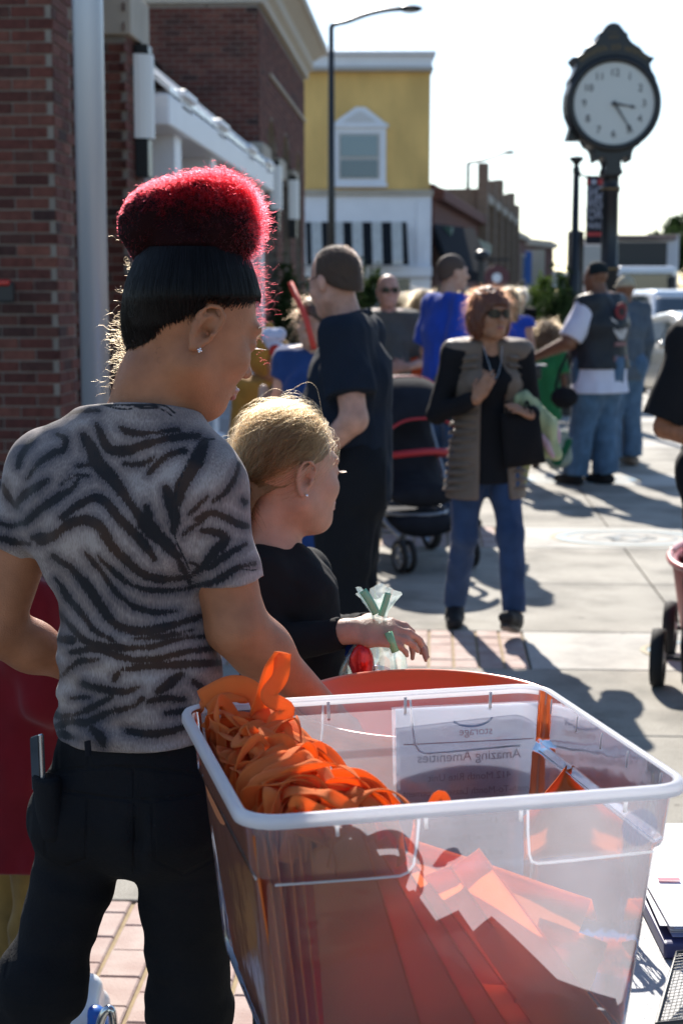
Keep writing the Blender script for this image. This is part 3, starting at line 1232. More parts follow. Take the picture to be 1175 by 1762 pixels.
# ------------------------------------------------------------------ brick buildings
BW, BH, BG = .1937, .0577, .010


def lay_bricks(face, u0, u1, z0, z1, pos, out, inside=None, proud=.008):
    """pos(u, z) -> world point of the wall face, out = outward unit vector; appends (area centre, verts) for each brick"""
    res = []
    row = 0
    z = z0
    while z + BH < z1 + .001:
        u = u0 - (.1 if row % 2 else 0)
        while u < u1:
            a, b = max(u, u0), min(u + BW, u1)
            if b - a > .03 and not (inside and inside((a + b) / 2, z + BH / 2)):
                pr = proud + random.uniform(-.002, .002)
                q = [pos(a, z), pos(b, z), pos(b, z + BH), pos(a, z + BH)]
                q = [Vector(p) for p in q]
                f = [p + out * pr for p in q]
                res.append(q + f)
            u += BW + BG
        z += BH + BG
        row += 1
    return res


BF = [(4, 5, 6, 7), (0, 1, 5, 4), (1, 2, 6, 5), (2, 3, 7, 6), (3, 0, 4, 7)]
BFr = [tuple(reversed(f)) for f in BF]


def emit_bricks(lst, parent, m, limit=298, flip=False):
    cp = Vector((0, 0, CAMH))
    def key(vs):
        c = (vs[4] + vs[6]) / 2
        q = px_of(np.array([c]))
        x, y = float(q[0][0]), float(q[1][0])
        vis = -40 < x < 1210 and -60 < y < 1100
        return (not vis, (c - cp).length)
    lst = sorted(lst, key=lambda e: key(e[0]))
    for e in lst[:limit]:
        t = MB()
        t.add(e[0], BFr if e[1] else BF)
        t.build('brick', m, parent)
    if len(lst) > limit:
        t = MB()
        for e in lst[limit:]:
            t.add(e[0], BFr if e[1] else BF)
        tag(t.build('brickwork', m, parent), kind='stuff')


WX = -2.2


def arcade(mb, x0, x1, y0, y1, z1, ops, zb=-.1):
    """wall along the street from y0 to y1 with round-arched openings (ya, yb, spring)"""
    y = y0
    for (ya, yb, sp) in ops:
        mb.lohi((x0, y, zb), (x1, ya, z1))
        r = (yb - ya) / 2
        yc = (ya + yb) / 2
        n = 14
        for i in range(n):
            a0, a1 = math.pi - math.pi * i / n, math.pi - math.pi * (i + 1) / n
            p0 = (yc + r * math.cos(a0), sp + r * math.sin(a0))
            p1 = (yc + r * math.cos(a1), sp + r * math.sin(a1))
            vs = [(x0, p0[0], p0[1]), (x1, p0[0], p0[1]), (x1, p1[0], p1[1]), (x0, p1[0], p1[1]), (x0, p0[0], z1), (x1, p0[0], z1), (x1, p1[0], z1), (x0, p1[0], z1)]
            mb.add(vs, [(0, 3, 2, 1), (4, 5, 6, 7), (0, 1, 5, 4), (1, 2, 6, 5), (2, 3, 7, 6), (3, 0, 4, 7)])
        y = yb
    mb.lohi((x0, y, zb), (x1, y1, z1))


def in_ops(ops):
    def f(y, z):
        for (ya, yb, sp) in ops:
            if ya < y < yb and (z < sp or (y - (ya + yb) / 2) ** 2 + (z - sp) ** 2 < ((yb - ya) / 2 + .02) ** 2):
                return True
        return False
    return f


# near building: arcade with two piers in view
b1 = thing('brick_building', 'dark red brick arcade building at the left edge behind the silver pole', 'building', (-3, 9, 0))
ops1 = [(9.66, 11.42, 3.72)]
mb = MB()
arcade(mb, -2.85, WX - .012, 9.2, 12.05, 5.25, ops1)
mb.build('wall', M_mortar, b1)
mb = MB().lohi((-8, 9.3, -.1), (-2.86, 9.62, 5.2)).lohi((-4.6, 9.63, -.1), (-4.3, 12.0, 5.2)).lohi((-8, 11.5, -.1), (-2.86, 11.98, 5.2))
mb.build('inner_wall', mat('inner_brick_wall', (0.10, 0.042, 0.036), .9, var=.3, vscale=20), b1)  # one plain brick tone with random variation
L1 = []
X1 = WX - .012
L1 += [(e, False) for e in lay_bricks(0, -2.75, X1, .25, 5.2, lambda u, z: (u, 9.2, z), Vector((0, -1, 0)))]
L1 += [(e, False) for e in lay_bricks(0, 9.2, 12.04, .25, 5.2, lambda u, z: (X1, u, z), Vector((1, 0, 0)), in_ops(ops1))]
L1 += [(e, False) for e in lay_bricks(0, -2.85, X1, .25, 3.40, lambda u, z: (u, 11.42, z), Vector((0, -1, 0)))]
emit_bricks(L1, b1, M_brick)
mb = MB()
mb.lohi((-2.9, 11.36, 3.41), (WX + .04, 12.10, 3.73))
mb.lohi((-2.9, 9.14, 3.41), (WX + .04, 9.70, 3.73)) if False else None
mb.build('impost_stone', M_stone, b1, bevel=.012)
# alarm box on the near pier
ab = thing('alarm_box', 'small black alarm box with red light on the near brick pier', 'alarm box', P(8, 500, 9.1))
c = P(6, 503, 9.16)
MB().box(c, (.13, .07, .12)).build('casing', M_black, ab, bevel=.012)
MB().box(c + Vector((.0, -.025, .055)), (.10, .07, .035)).build('light_lens', mat('red_lens', (.45, .01, .01), .25), ab, bevel=.01)

# taller brick block further on
b2 = thing('brick_building', 'taller dark brick block with stone cornice and arched side beyond the white canopy', 'building', (-4, 20, 0))
ops2 = [(20.85, 22.2, 3.25), (22.95, 24.3, 3.25), (25.05, 26.3, 3.25)]
mb = MB()
arcade(mb, -2.85, X1, 20.0, 26.9, 5.2, ops2)
mb.lohi((-7, 20.0, -.1), (-2.86, 20.4, 5.2))
mb.lohi((-7, 26.4, -.1), (-2.86, 26.9, 5.2))
mb.build('wall', M_mortar, b2)
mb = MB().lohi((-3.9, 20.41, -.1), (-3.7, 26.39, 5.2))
mb.build('inner_wall', MATS['inner_brick_wall'], b2)
L2 = [(e, False) for e in lay_bricks(0, -4.6, X1, 1.4, 5.12, lambda u, z: (u, 20.0, z), Vector((0, -1, 0)))]
L2 += [(e, False) for e in lay_bricks(0, 20.0, 26.89, .3, 5.12, lambda u, z: (X1, u, z), Vector((1, 0, 0)), in_ops(ops2))]
emit_bricks(L2, b2, M_brick)
mb = MB()
prof = [(0, 0), (.06, 0), (.06, .10), (.14, .16), (.14, .30), (.30, .42), (.36, .44), (.36, .56), (0, .56)]
# cornice: a moulded profile swept round the corner
rows = []
for (cx_, cy_, dx, dy) in ((-7, 20, 0, -1), (WX, 20, 1, -1), (WX, 26.9, 1, 1), (-7, 26.9, 0, 1)):
    rows.append([(cx_ + dx * a, cy_ + dy * a, 5.17 + h) for a, h in prof])
mb.grid(rows)
mb.lohi((-7, 20.05, 5.60), (WX, 26.85, 5.72))
mb.build('cornice', mat('cornice_stone', (0.50, 0.45, 0.37), .8, var=.06), b2, fixn=False)
mb = MB().lohi((-2.60, 19.94, 3.22), (WX + .05, 20.9, 3.48))
mb.build('impost_stone', M_stone, b2, bevel=.01)
for ya in (22.15, 24.25):
    MB().lohi((-2.5, ya, 3.22), (WX + .05, ya + .85, 3.48)).build('impost_stone', M_stone, b2, bevel=.01)
mb = MB().lohi((-2.22, 21.2, 4.45), (WX + .03, 26.8, 4.49))
mb.build('string_course', M_stone, b2)

# wall lights
sc = thing('wall_light', 'white half-round wall light on the near brick pier beside the white canopy', 'wall light', (WX, 11.7, 2.9), 'white wall lights on the brick piers')


def make_sconce(root, y, z0, z1, r):
    mb = MB()
    vs = []
    n = 10
    for z in (z0, z1):
        for i in range(n + 1):
            a = -math.pi / 2 + math.pi * i / n
            vs.append((WX + r * 1.25 * math.cos(a), y + r * math.sin(a), z))
    mb.add(vs, [(i, i + 1, n + 2 + i, n + 1 + i) for i in range(n)] + [tuple(range(n + 1)), tuple(range(n + 1, 2 * n + 2))])
    mb.build('shade', mat('opal_shade', (.78, .78, .76), .4), root, smooth=False)
    MB().lohi((WX - .005, y - r * .8, z1), (WX + r * 1.0, y + r * .8, z1 + .07)).build('bracket', M_dark, root, bevel=.008)
    MB().lohi((WX - .005, y - r * .8, z0 - .28), (WX + r * .9, y + r * .8, z0)).build('bracket', M_dark, root, bevel=.008)


make_sconce(sc, 11.75, 2.72, 3.32, .105)
for (y, lb) in ((21.9, 'white wall light nearest the corner of the taller brick block'), (24.0, 'white wall light farther along the side of the taller brick block')):
    r = thing('wall_light', lb, 'wall light', (WX, y, 2.9), 'white wall lights on the brick piers')
    make_sconce(r, y if y > 23 else 20.45 + .9, 2.72, 3.30, .12)

# white canopy with posts between the two brick blocks
cp_ = thing('canopy', 'white metal roof on thick white posts between the brick blocks', 'canopy', (-2.6, 15, 0))
mb = MB()
n = 16
y0, y1 = 12.15, 19.9
for i in range(n):
    ya = y0 + (y1 - y0) * i / n
    yb = y0 + (y1 - y0) * (i + 1) / n - .03
    mb.prism([(-2.02, ya, 3.16), (-3.45, ya, 4.32), (-3.45, yb, 4.32), (-2.02, yb, 3.16)], (0, 0, -.05))
    t = MB().prism([(-2.02, yb, 3.17), (-3.45, yb, 4.33), (-3.45, yb + .03, 4.33), (-2.02, yb + .03, 3.17)], (0, 0, .03))
    t.build('roof_seam', mat('white_metal', (.80, .82, .84), .3, spec=.6), cp_)
mb.build('roof', MATS['white_metal'], cp_)
MB().lohi((-3.6, 12.15, 4.30), (-3.42, 19.9, 4.42)).build('ridge_flashing', M_dark, cp_)
MB().lohi((-2.5, 12.12, 2.86), (-2.02, 19.9, 3.10)).build('beam', M_white, cp_, bevel=.02)
MB().lohi((-3.75, 12.1, 0), (-3.6, 19.9, 4.4)).build('back_wall', mat('dark_shopfront', (.03, .035, .04), .3), cp_)
for y in (13.0, 15.1, 17.5, 19.3):
    t = MB()
    t.lohi((-2.42, y - .17, 0), (-2.10, y + .17, 2.94))
    pst = t.build('post', M_white, cp_, bevel=.01)
    t = MB()
    t.box((-2.26, y, 3.0), (.40, .44, .10)).box((-2.26, y, 3.09), (.48, .54, .09)).box((-2.26, y, 3.17), (.56, .62, .06))
    t.build('capital', M_white, cp_, bevel=.015)
    t = MB()
    t.box((-2.26, y, .12), (.42, .44, .24))
    t.build('plinth', M_white, cp_, bevel=.01)

# silver pole
fp = thing('flagpole', 'thick silver metal pole standing before the near brick pier', 'pole', P(158, 760, 7.9))
base = C((P(165, 680, 7.9).dot(CR)), 7.9, 0)
MB().tube([base + UP * .0, base + UP * 3.2, base + UP * 7.5], [.069, .076, .062], 28).build('shaft', mat('brushed_aluminium', (.48, .50, .54), .42, metal=.55, var=.05, vscale=2, stretch=(1, 1, .2)), fp, smooth=True)
MB().lathe([(.14, 0), (.14, .04), (.10, .08), (.075, .10)], base).build('base_collar', mat('aluminium_collar', (.4, .42, .44), .4, metal=.7), fp, smooth=True)

# yellow building
YB = 42.0
yb = thing('yellow_building', 'yellow two storey corner building with white cornice and striped awning', 'building', C(0, YB, 0))


def yb_box(x0, x1, y0, y1, dn, df, name, m, bevel=0):
    """a box given by its pixel frame at the front plane"""
    a = P(x0, y1, YB)
    b = P(x1, y0, YB)
    xa, xb = a.dot(CR), b.dot(CR)
    za, zb = a.z, b.z
    R3 = frame(CR, CF, UP)
    cc = C((xa + xb) / 2, YB + (dn + df) / 2, (za + zb) / 2)
    return MB().box(cc, (xb - xa, df - dn, zb - za), R3).build(name, m, yb, bevel=bevel)


M_yel = mat('yellow_stucco', (.70, .46, .16), .85, var=.16, vscale=1.6, bump=.6, bscale=9, stretch=(1, 1, .45), detail=9)
yb_box(440, 741, 118, 331, 0, 9, 'upper_wall', M_yel)
yb_box(440, 742, 331, 640, .0, 8.9, 'lower_wall', M_white)
yb_box(440, 745, 327, 337, -.12, 8.9, 'string_course', M_stone, .02)
yb_box(440, 743, 96, 120, -.25, 9.1, 'cornice', M_white, .04)
yb_box(440, 749, 91, 98, -.45, 9.2, 'cornice_cap', M_white, .03)
yb_box(440, 745, 117, 124, -.35, 9.1, 'cornice_moulding', mat('grey_moulding', (.45, .43, .40), .8), .03)
# window with pediment
wf = yb_box(573, 664, 219, 318, -.10, .1, 'window_frame', M_white, .02)
yb_box(583, 653, 230, 308, -.14, -.09, 'window_sash', mat('cream_sash', (.5, .48, .45), .7))
yb_box(586, 649, 234, 270, -.17, -.13, 'window_pane', mat('pane_upper', (.20, .27, .29), .15))
yb_box(586, 649, 276, 306, -.17, -.13, 'window_pane', mat('pane_lower', (.13, .18, .20), .15))
yb_box(570, 668, 214, 221, -.2, .1, 'window_lintel', M_white, .02)
yb_box(572, 666, 316, 323, -.2, .1, 'window_sill', M_white, .02)
pp = [P(x, y, YB - .15) for x, y in ((572, 214), (666, 214), (655, 205), (628, 184), (612, 184), (585, 203))]
MB().prism(pp, CF * .3).build('pediment', M_white, yb)
pp = [P(x, y, YB - .18) for x, y in ((590, 209), (648, 209), (622, 192), (616, 192))]
MB().prism(pp, CF * .1).build('pediment_panel', mat('pale_grey', (.6, .6, .6), .7), yb)
# striped awning: sloping cloth stripes
st = [(503, 526, 1), (526, 535, 0), (535, 553, 1), (553, 568, 0), (568, 590, 1), (590, 605, 0), (605, 623, 1), (623, 639, 0), (639, 656, 1), (656, 673, 0), (673, 691, 1), (691, 699, 0)]
M_aw = cloth('white_awning_cloth', (.55, .54, .50), bump=.2)
M_ab = cloth('black_awning_cloth', (.012, .014, .018), bump=.2)
for (x0, x1, wh) in st:
    q = [P(x0, 382, YB - .02), P(x1, 382, YB - .02), P(x1 + (2 if x1 < 690 else 4), 449, YB - .9), P(x0 + 2, 449, YB - .9)]
    q2 = [P(x0 + 2, 449, YB - .9), P(x1 + (2 if x1 < 690 else 4), 449, YB - .9), P(x1 + (2 if x1 < 690 else 4), 456, YB - .9), P(x0 + 2, 456, YB - .9)]
    t = MB().prism(q, -CF * .02).prism(q2, -CF * .02)
    t.build('awning_stripe', M_aw if wh else M_ab, yb)
yb_box(500, 742, 458, 476, -.3, .0, 'shop_fascia', M_white, .02)
yb_box(505, 560, 480, 600, -.03, .0, 'shop_window', M_glass)
yb_box(580, 640, 480, 600, -.03, .0, 'shop_window', M_glass)
yb_box(655, 705, 480, 600, -.03, .0, 'shop_window', M_glass)
yb_box(715, 735, 345, 476, -.06, .0, 'pilaster', M_white, .02)

# far row of brick shops
M_b3 = mat('far_brick', (.135, .052, .040), .9, var=.22, vscale=6)
M_b4 = mat('far_tan_brick', (.20, .145, .105), .9, var=.15, vscale=6)
M_b5 = mat('far_brown_brick', (.12, .055, .045), .9, var=.15, vscale=6)


def shop(label, xa, xb, da, db, ta, tb, m, wins, parapet=None, extra=None):
    """facade from pixel xa at distance da to xb at db; ta, tb roof line pixels"""
    A, B = P(xa, 520, da), P(xb, 520, db)
    A.z = B.z = -.1
    zA, zB = P(xa, ta, da).z, P(xb, tb, db).z
    zt = (zA + zB) / 2
    r = thing('shop_building', label, 'building', A)
    dr = (B - A)
    Lw = dr.length
    dr.normalize()
    n = dr.cross(UP).normalized()
    if n.dot(-A) < 0:
        n = -n
    R3 = frame(dr, -n, UP)
    MB().box((A + B) / 2 - n * 5 + UP * (zt / 2), (Lw, 10, zt + .1), R3).build('wall', m, r)
    MB().box((A + B) / 2 + n * .12 + UP * (zt - .25), (Lw + .1, .35, .35), R3).build('cornice', parapet or m, r, bevel=.04)
    for i in range(wins[0]):
        u = (i + .5) / wins[0]
        for (z0, z1) in wins[1]:
            c = A.lerp(B, u) + UP * ((z0 + z1) / 2) * zt
            ww = Lw / wins[0] * .45
            fr = MB().box(c + n * .05, (ww + .3, .14, (z1 - z0) * zt + .3), R3).build('window', extra or M_stone, r, bevel=.03)
            MB().box(c + n * .09, (ww, .1, (z1 - z0) * zt), R3).build('window_pane', M_glass, r)
    return r, A, B, n, dr, zt


r1, A, B, n_, dr_, zt = shop('dark red brick shop next to the yellow building with green moulding', 745, 822, 46, 62, 338, 345, M_b3, (4, ((.12, .38), (.55, .75))))
R3 = frame(dr_, -n_, UP)
MB().box((A + B) / 2 + n_ * .25 + UP * zt * .72, ((B - A).length, .5, .35), R3).build('green_moulding', mat('green_paint', (.04, .10, .08), .6), r1)
# dark sloping awning over its door
a0 = P(746, 385, 45.5)
a1 = P(775, 465, 43.5)
MB().prism([a0, a0 + Vector((0, 0, -.5)), a1 + Vector((0, 0, -.3)), a1], CR * 1.4 + CF * 3).build('awning', M_ab, r1)
r2, A, B, n_, dr_, zt = shop('tan brick shop with stepped parapet and tall pilasters', 822, 880, 62, 84, 348, 352, M_b4, (5, ((.08, .36), (.46, .78))), M_stone)
R3 = frame(dr_, -n_, UP)
for i in range(6):
    c = A.lerp(B, i / 5)
    MB().box(c + n_ * .15 + UP * (zt / 2 + .3), (.6, .4, zt + (1.4 if i % 2 == 0 else .7)), R3).build('pilaster', M_b4, r2, bevel=.03)
r3, *_ = shop('narrow red brick shop behind the second street lamp', 878, 902, 86, 96, 392, 400, M_b3, (2, ((.1, .35), (.5, .75))), M_stone)
r4, A, B, n_, dr_, zt = shop('brown brick corner building at the far end of the row', 898, 950, 98, 104, 403, 418, M_b5, (3, ((.08, .42),)), M_stone)
shop('low pale shop far down the street', 944, 975, 130, 150, 462, 470, mat('pale_wall', (.5, .5, .5), .8), (2, ((.2, .6),)))
# panels on the far corner building
MB().box(P(912, 475, 97.0), (1.7, .2, 3.2), frame(CR, CF, UP)).build('cream_panel', mat('cream_panel', (.5, .45, .33), .8), r4)
MB().box(P(905, 470, 96.0), (.6, .2, 2.6), frame(CR, CF, UP)).build('blue_banner', mat('blue_panel', (.05, .16, .5), .7), r4)


# leafy things
def leaf_mat(name, c):
    m = cloth(name, c, var=.35, bump=.1, translucent=.35, sheen=0)
    return m


M_leaf = leaf_mat('bright_leaf', (.085, .13, .022))
M_leaf2 = leaf_mat('dark_leaf', (.035, .06, .018))
M_trunk = mat('bark', (.09, .065, .045), .9, bump=.6, bscale=30)


def leaves(name, centre, rad, n, size, m, parent, clumps=14, seed=1):
    rs = random.Random(seed)
    cl = []
    for i in range(clumps):
        v = Vector((rs.gauss(0, 1), rs.gauss(0, 1), rs.gauss(0, 1))).normalized() * rs.uniform(.3, .85)
        cl.append((Vector((v.x * rad[0], v.y * rad[1], v.z * rad[2])), rs.uniform(.25, .5)))
    vs = []
    fs = []
    for i in range(n):
        c, s_ = rs.choice(cl)
        p = Vector(centre) + c + Vector((rs.gauss(0, 1) * rad[0], rs.gauss(0, 1) * rad[1], rs.gauss(0, 1) * rad[2])) * s_ * .5
        a = Vector((rs.gauss(0, 1), rs.gauss(0, 1), rs.gauss(0, 1))).normalized()
        b = a.orthogonal().normalized()
        s2 = size * rs.uniform(.6, 1.3)
        k_ = len(vs)
        vs += [p - a * s2, p + b * s2 * .45, p + a * s2, p - b * s2 * .45]
        fs.append((k_, k_ + 1, k_ + 2, k_ + 3))
    mb = MB()
    mb.add(vs, fs)
    return mb.build(name, m, parent)


def shrub(label, c, rad, n, size, m, seed, name='shrub', cat='shrub', group=None, trunk=True):
    r = thing(name, label, cat, (c[0], c[1], 0), group)
    f = leaves('foliage' if name != 'tree' else 'crown', c, rad, n, size, m, r, seed=seed)
    rs = random.Random(seed)
    mb = MB()
    for i in range(5):
        tip = Vector(c) + Vector((rs.uniform(-.5, .5) * rad[0], rs.uniform(-.5, .5) * rad[1], rs.uniform(0, .5) * rad[2]))
        mid = Vector((c[0], c[1], c[2] - rad[2] * .6)) + Vector((rs.uniform(-.1, .1), rs.uniform(-.1, .1), 0))
        mb.tube([Vector((c[0], c[1], 0)) + Vector((rs.uniform(-.05, .05), 0, 0)), mid, tip], [rad[0] * .09, rad[0] * .05, rad[0] * .015], 6)
    mb.build('trunk' if name == 'tree' else 'stem', M_trunk, r)
    return r


shrub('green shrub behind the man in navy polo, below the striped awning', P(618, 500, 24), (.45, .45, .55), 2600, .045, M_leaf2, 3)
shrub('tall dark evergreen shrub beside the left brick block behind the navy polo man', P(500, 560, 22), (.35, .4, 1.0), 2600, .05, M_leaf2, 4)
for (px_, py_, d_, rad, lb, m_) in ((928, 520, 27, (.42, .4, .40), 'bright green bush farther left in the far planter', M_leaf), (968, 545, 21, (.34, .4, .52), 'darker green bush beside the capped man', M_leaf2)):
    pl = shrub(lb, P(px_, py_, d_), rad, 2400, .05, m_, int(px_))
    g_ = P(px_, py_, d_)
    pt = thing('planter', 'round dark planter under the ' + ('bright' if px_ < 950 else 'darker') + ' green bush', 'planter', (g_.x, g_.y, 0))
    MB().lathe([(.0, 0), (.26, 0), (.34, .55), (.37, .56), (.37, .62), (.31, .62), (.30, .5), (0, .5)], (g_.x, g_.y, 0), n=20).build('pot', mat('dark_pot', (.04, .035, .03), .7), pt, smooth=False)
for i, (px_, py_, d_, r_) in enumerate(((1138, 428, 95, 1.25), (1186, 425, 80, 1.5), (1228, 415, 70, 2.0))):
    c = P(px_, py_, d_)
    shrub(['rounded tree far right behind the box truck', 'dark tree at the right edge behind the truck', 'tall tree just past the right edge of the street'][i], c, (r_, r_, r_ * .9), 5200, .17, M_leaf2, 20 + i, 'tree', 'tree')

# ------------------------------------------------------------------ street furniture
# street lamps
sl = thing('street_lamp', 'tall dark street lamp in front of the yellow building', 'street lamp', C((573 - CX) / F_PX * 35, 35, 0), 'davit street lamps along the street')


def make_lamp(root, d, x0, ytop, xarm, yarm, xh0, xh1, yh, thin):
    top = P(x0 - 3, ytop, d)
    b = C(P(x0, 450, d).dot(CR), d, 0)
    b = Vector((top.x, top.y, 0))
    MB().tube([b, b.lerp(top, .5), top], [thin * 1.35, thin * 1.1, thin * .8], 12).build('pole', M_dark, root, smooth=True)
    MB().lathe([(thin * 2.6, 0), (thin * 2.6, .12), (thin * 1.6, .35), (thin * 1.4, .6)], b, n=14).build('base', M_dark, root)
    pts = [top - UP * .05, top + UP * .03 + CR * .05] + [P(x, y, d) for x, y in xarm]
    MB().tube(catmull(pts, 5), thin * .75, 8).build('arm', M_dark, root, smooth=True)
    c = (P(xh0, yh, d) + P(xh1, yh + 2, d)) / 2
    ln = (xh1 - xh0) / F_PX * d
    t = MB().ball(c, (ln / 2, .14, .085), 12, frame(CR, CF, UP))
    t.build('lamp_head', M_dark, root, smooth=True)
    MB().ball(c - UP * .045, (ln * .34, .11, .05), 10, frame(CR, CF, UP)).build('lens', mat('lamp_lens', (.5, .5, .48), .2), root, smooth=True)


make_lamp(sl, 35, 573, 45, [(600, 36), (630, 25), (660, 18), (688, 15)], 20, 684, 727, 14, .075)
sl2 = thing('street_lamp', 'thinner far street lamp in front of the distant brick shops', 'street lamp', C((808 - CX) / F_PX * 68, 68, 0), 'davit street lamps along the street')
make_lamp(sl2, 68, 808, 281, [(820, 277), (840, 271), (866, 262)], 262, 865, 886, 261, .095)

# banner post
bp_ = thing('banner_post', 'slim dark lamp post carrying a black banner left of the clock', 'post', C((992 - CX) / F_PX * 21, 21, 0))
top = P(991, 290, 21)
b = Vector((top.x, top.y, 0))
MB().tube([b, b + UP * 1.9, b + UP * 1.92, top], [.085, .07, .055, .045], 14).build('shaft', M_dark, bp_, smooth=True)
MB().lathe([(.02, .16), (.09, .15), (.10, .12), (.05, .07), (.03, .04), (.05, 0), (.05, -.05), (.03, -.08)][::-1], top, n=16).build('finial', M_dark, bp_, smooth=True)
t = MB().box(P(989, 455, 21.15), (.20, .18, .88), frame(CR, CF, UP))
t.build('control_box', mat('dark_brown_metal', (.03, .024, .022), .6), bp_, bevel=.015)
arm = [P(993, 300, 21), P(1003, 303, 21), P(1046, 304, 21)]
MB().tube(arm, .012, 6).tube([P(993, 412, 21), P(1046, 412, 21)], .012, 6).tube(catmull([P(993, 292, 21), P(1003, 303, 21), P(1018, 306, 21)], 5), .012, 6).build('banner_arm', M_dark, bp_)
bn = thing('banner', 'black street banner with white block words hanging beside the clock post', 'banner', P(1026, 360, 21))
MB().box((P(1008, 306, 20.97) + P(1044, 418, 20.97)) / 2, ((1044 - 1008) / F_PX * 21, .012, 112 / F_PX * 21), frame(CR, CF, UP)).build('banner_cloth', cloth('black_banner', (.02, .022, .03), bump=.1), bn)
M_btx = mat('banner_white', (.42, .43, .50), .8)
M_brd = mat('banner_red', (.45, .05, .05), .8)
RT = frame(CR, UP, -CF)
for (tx, y, sz, m_) in (('SHOP', 331, .19, M_btx), ('WEST', 350, .19, M_btx), ('TOWN', 370, .19, M_btx), ('MARKET', 389, .11, M_btx)):
    o = text_obj('lettering', tx, sz * 1.0, (0, 0, 0), RT, m_, bn, .004)
    o.matrix_basis = Matrix.Translation(P(1026, y, 20.945)) @ RT.to_4x4() @ Matrix.Diagonal((.56 if tx != 'MARKET' else .6, 1.05, 1, 1))
MB().box(P(1011, 313, 20.95), (.045, .012, .07), frame(CR, CF, UP)).box(P(1032, 313, 20.95), (.06, .012, .07), frame(CR, CF, UP)).box(P(1026, 403, 20.95), (.25, .012, .045), frame(CR, CF, UP)).build('red_motif', M_brd, bn)
MB().box(P(1021, 313, 20.95), (.06, .012, .06), frame(CR, CF, UP)).build('white_motif', M_btx, bn)
MB().box(P(1040, 313, 20.95), (.04, .012, .05), frame(CR, CF, UP)).build('white_motif', M_btx, bn)

# street clock
CD = 15.4
ck = thing('street_clock', 'black four-legged style post clock with round white dial on the right', 'clock', C((1052 - CX) / F_PX * CD, CD, 0))
# outline of the head in units of pixels, front plane
half = [(0, 38), (9, 40), (16, 48), (20, 54), (25, 56), (26, 64), (33, 73), (46, 81), (54, 91), (64, 97), (72, 98), (68, 104), (63, 110), (66, 120), (74, 134), (74, 142),
        (79, 160), (80, 180), (78, 196), (70, 216), (58, 232), (50, 240), (45, 250), (37, 254), (33, 262), (31, 276), (28, 278), (25, 272), (20, 270), (15, 274), (12, 284), (15, 296)]
cxk = 1055
right = [(cxk + x, y) for x, y in half]
left = [(cxk - x, y) for x, y in half]
i_ = [i for i, (x, y) in enumerate(half) if y == 216][0]
loop = right + [(cxk + 14, 302), (cxk - 14, 302)] + left[::-1][:-1]
TH = .34
fr_ = [P(x, y, CD - TH / 2) for x, y in loop]
# same real shape at the back (not along the rays)
t = MB().prism(fr_, CF * TH)
hd = t.build('clock_case', M_dark, ck, bevel=.012)
cc = P(1055.5, 178.5, CD - TH / 2)
rr_ = 67 / F_PX * CD
ax_ = -CF
MB().lathe([(rr_ * 1.00, 0.0), (rr_ * 1.0, .03), (rr_ * 1.07, .045), (rr_ * 1.16, .03), (rr_ * 1.18, 0.0)], cc, ax_, n=64).build('bezel_ring', M_dark, ck, smooth=True)
MB().lathe([(0.001, .012), (rr_ * 1.0, .012), (rr_ * 1.0, .0)], cc, ax_, n=64).build('dial', mat('dial_white', (.62, .64, .60), .5), ck)
M_num = mat('numeral_black', (.06, .06, .065), .6)
for h in range(1, 13):
    a = R_(90 - 30 * h)
    p = cc + (CR * math.cos(a) + UP * math.sin(a)) * rr_ * .74 + ax_ * .016
    text_obj('numeral', str(h), rr_ * .25, p, RT, M_num, ck, .002)
def hand(ang, ln, w0, m=M_num, off=.02):
    a = R_(90 - ang)
    dv = CR * math.cos(a) + UP * math.sin(a)
    pv = CR * -math.sin(a) + UP * math.cos(a)
    o = cc + ax_ * off
    pts = [o - dv * .02 + pv * w0, o + dv * ln * .72 + pv * w0 * .45, o + dv * ln * .76 + pv * w0 * 1.4, o + dv * ln, o + dv * ln * .76 - pv * w0 * 1.4, o + dv * ln * .72 - pv * w0 * .45, o - dv * .02 - pv * w0]
    MB().prism(pts, ax_ * .004).build('clock_hand', m, ck)
hand(100, rr_ * .56, .013, off=.02)
hand(146, rr_ * .86, .011, off=.027)
MB().lathe([(.022, 0), (.022, .04), (0.001, .045)], cc, ax_, n=16).build('hand_hub', M_num, ck)
# small gold characters along the arch and in the crest
M_gold = mat('worn_gold', (.20, .13, .05), .5, metal=.4)
mb = MB()
rs = random.Random(4)
for i in range(22):
    if i in (9, 13):
        continue
    a = R_(128 - i * 3.55)
    rr2 = rr_ * 1.36
    dv = CR * math.cos(a) + UP * math.sin(a)
    pv = CR * math.sin(a) - UP * math.cos(a)
    p = cc + dv * rr2 + ax_ * .004
    mb.box(p - pv * .008, (.006, .004, .05), frame(pv, -ax_, dv))
    for q in rs.sample((-.02, 0, .02), 2):
        mb.box(p + dv * q + pv * .003, (.022, .004, .006), frame(pv, -ax_, dv))
tag(mb.build('gold_lettering', M_gold, ck), kind='stuff')
mb = MB()
for i in range(4):
    p = P(1048 + i * 4.6, 64, CD - TH / 2 - .004)
    mb.box(p, (.006, .004, .03), frame(CR, CF, UP)).box(p + UP * .012 + CR * .005, (.014, .004, .005), frame(CR, CF, UP))
    p = P(1046 + i * 5.2, 55, CD - TH / 2 - .004)
    mb.box(p, (.014, .004, .006), frame(CR, CF, UP))
tag(mb.build('gold_crest_lettering', M_gold, ck), kind='stuff')
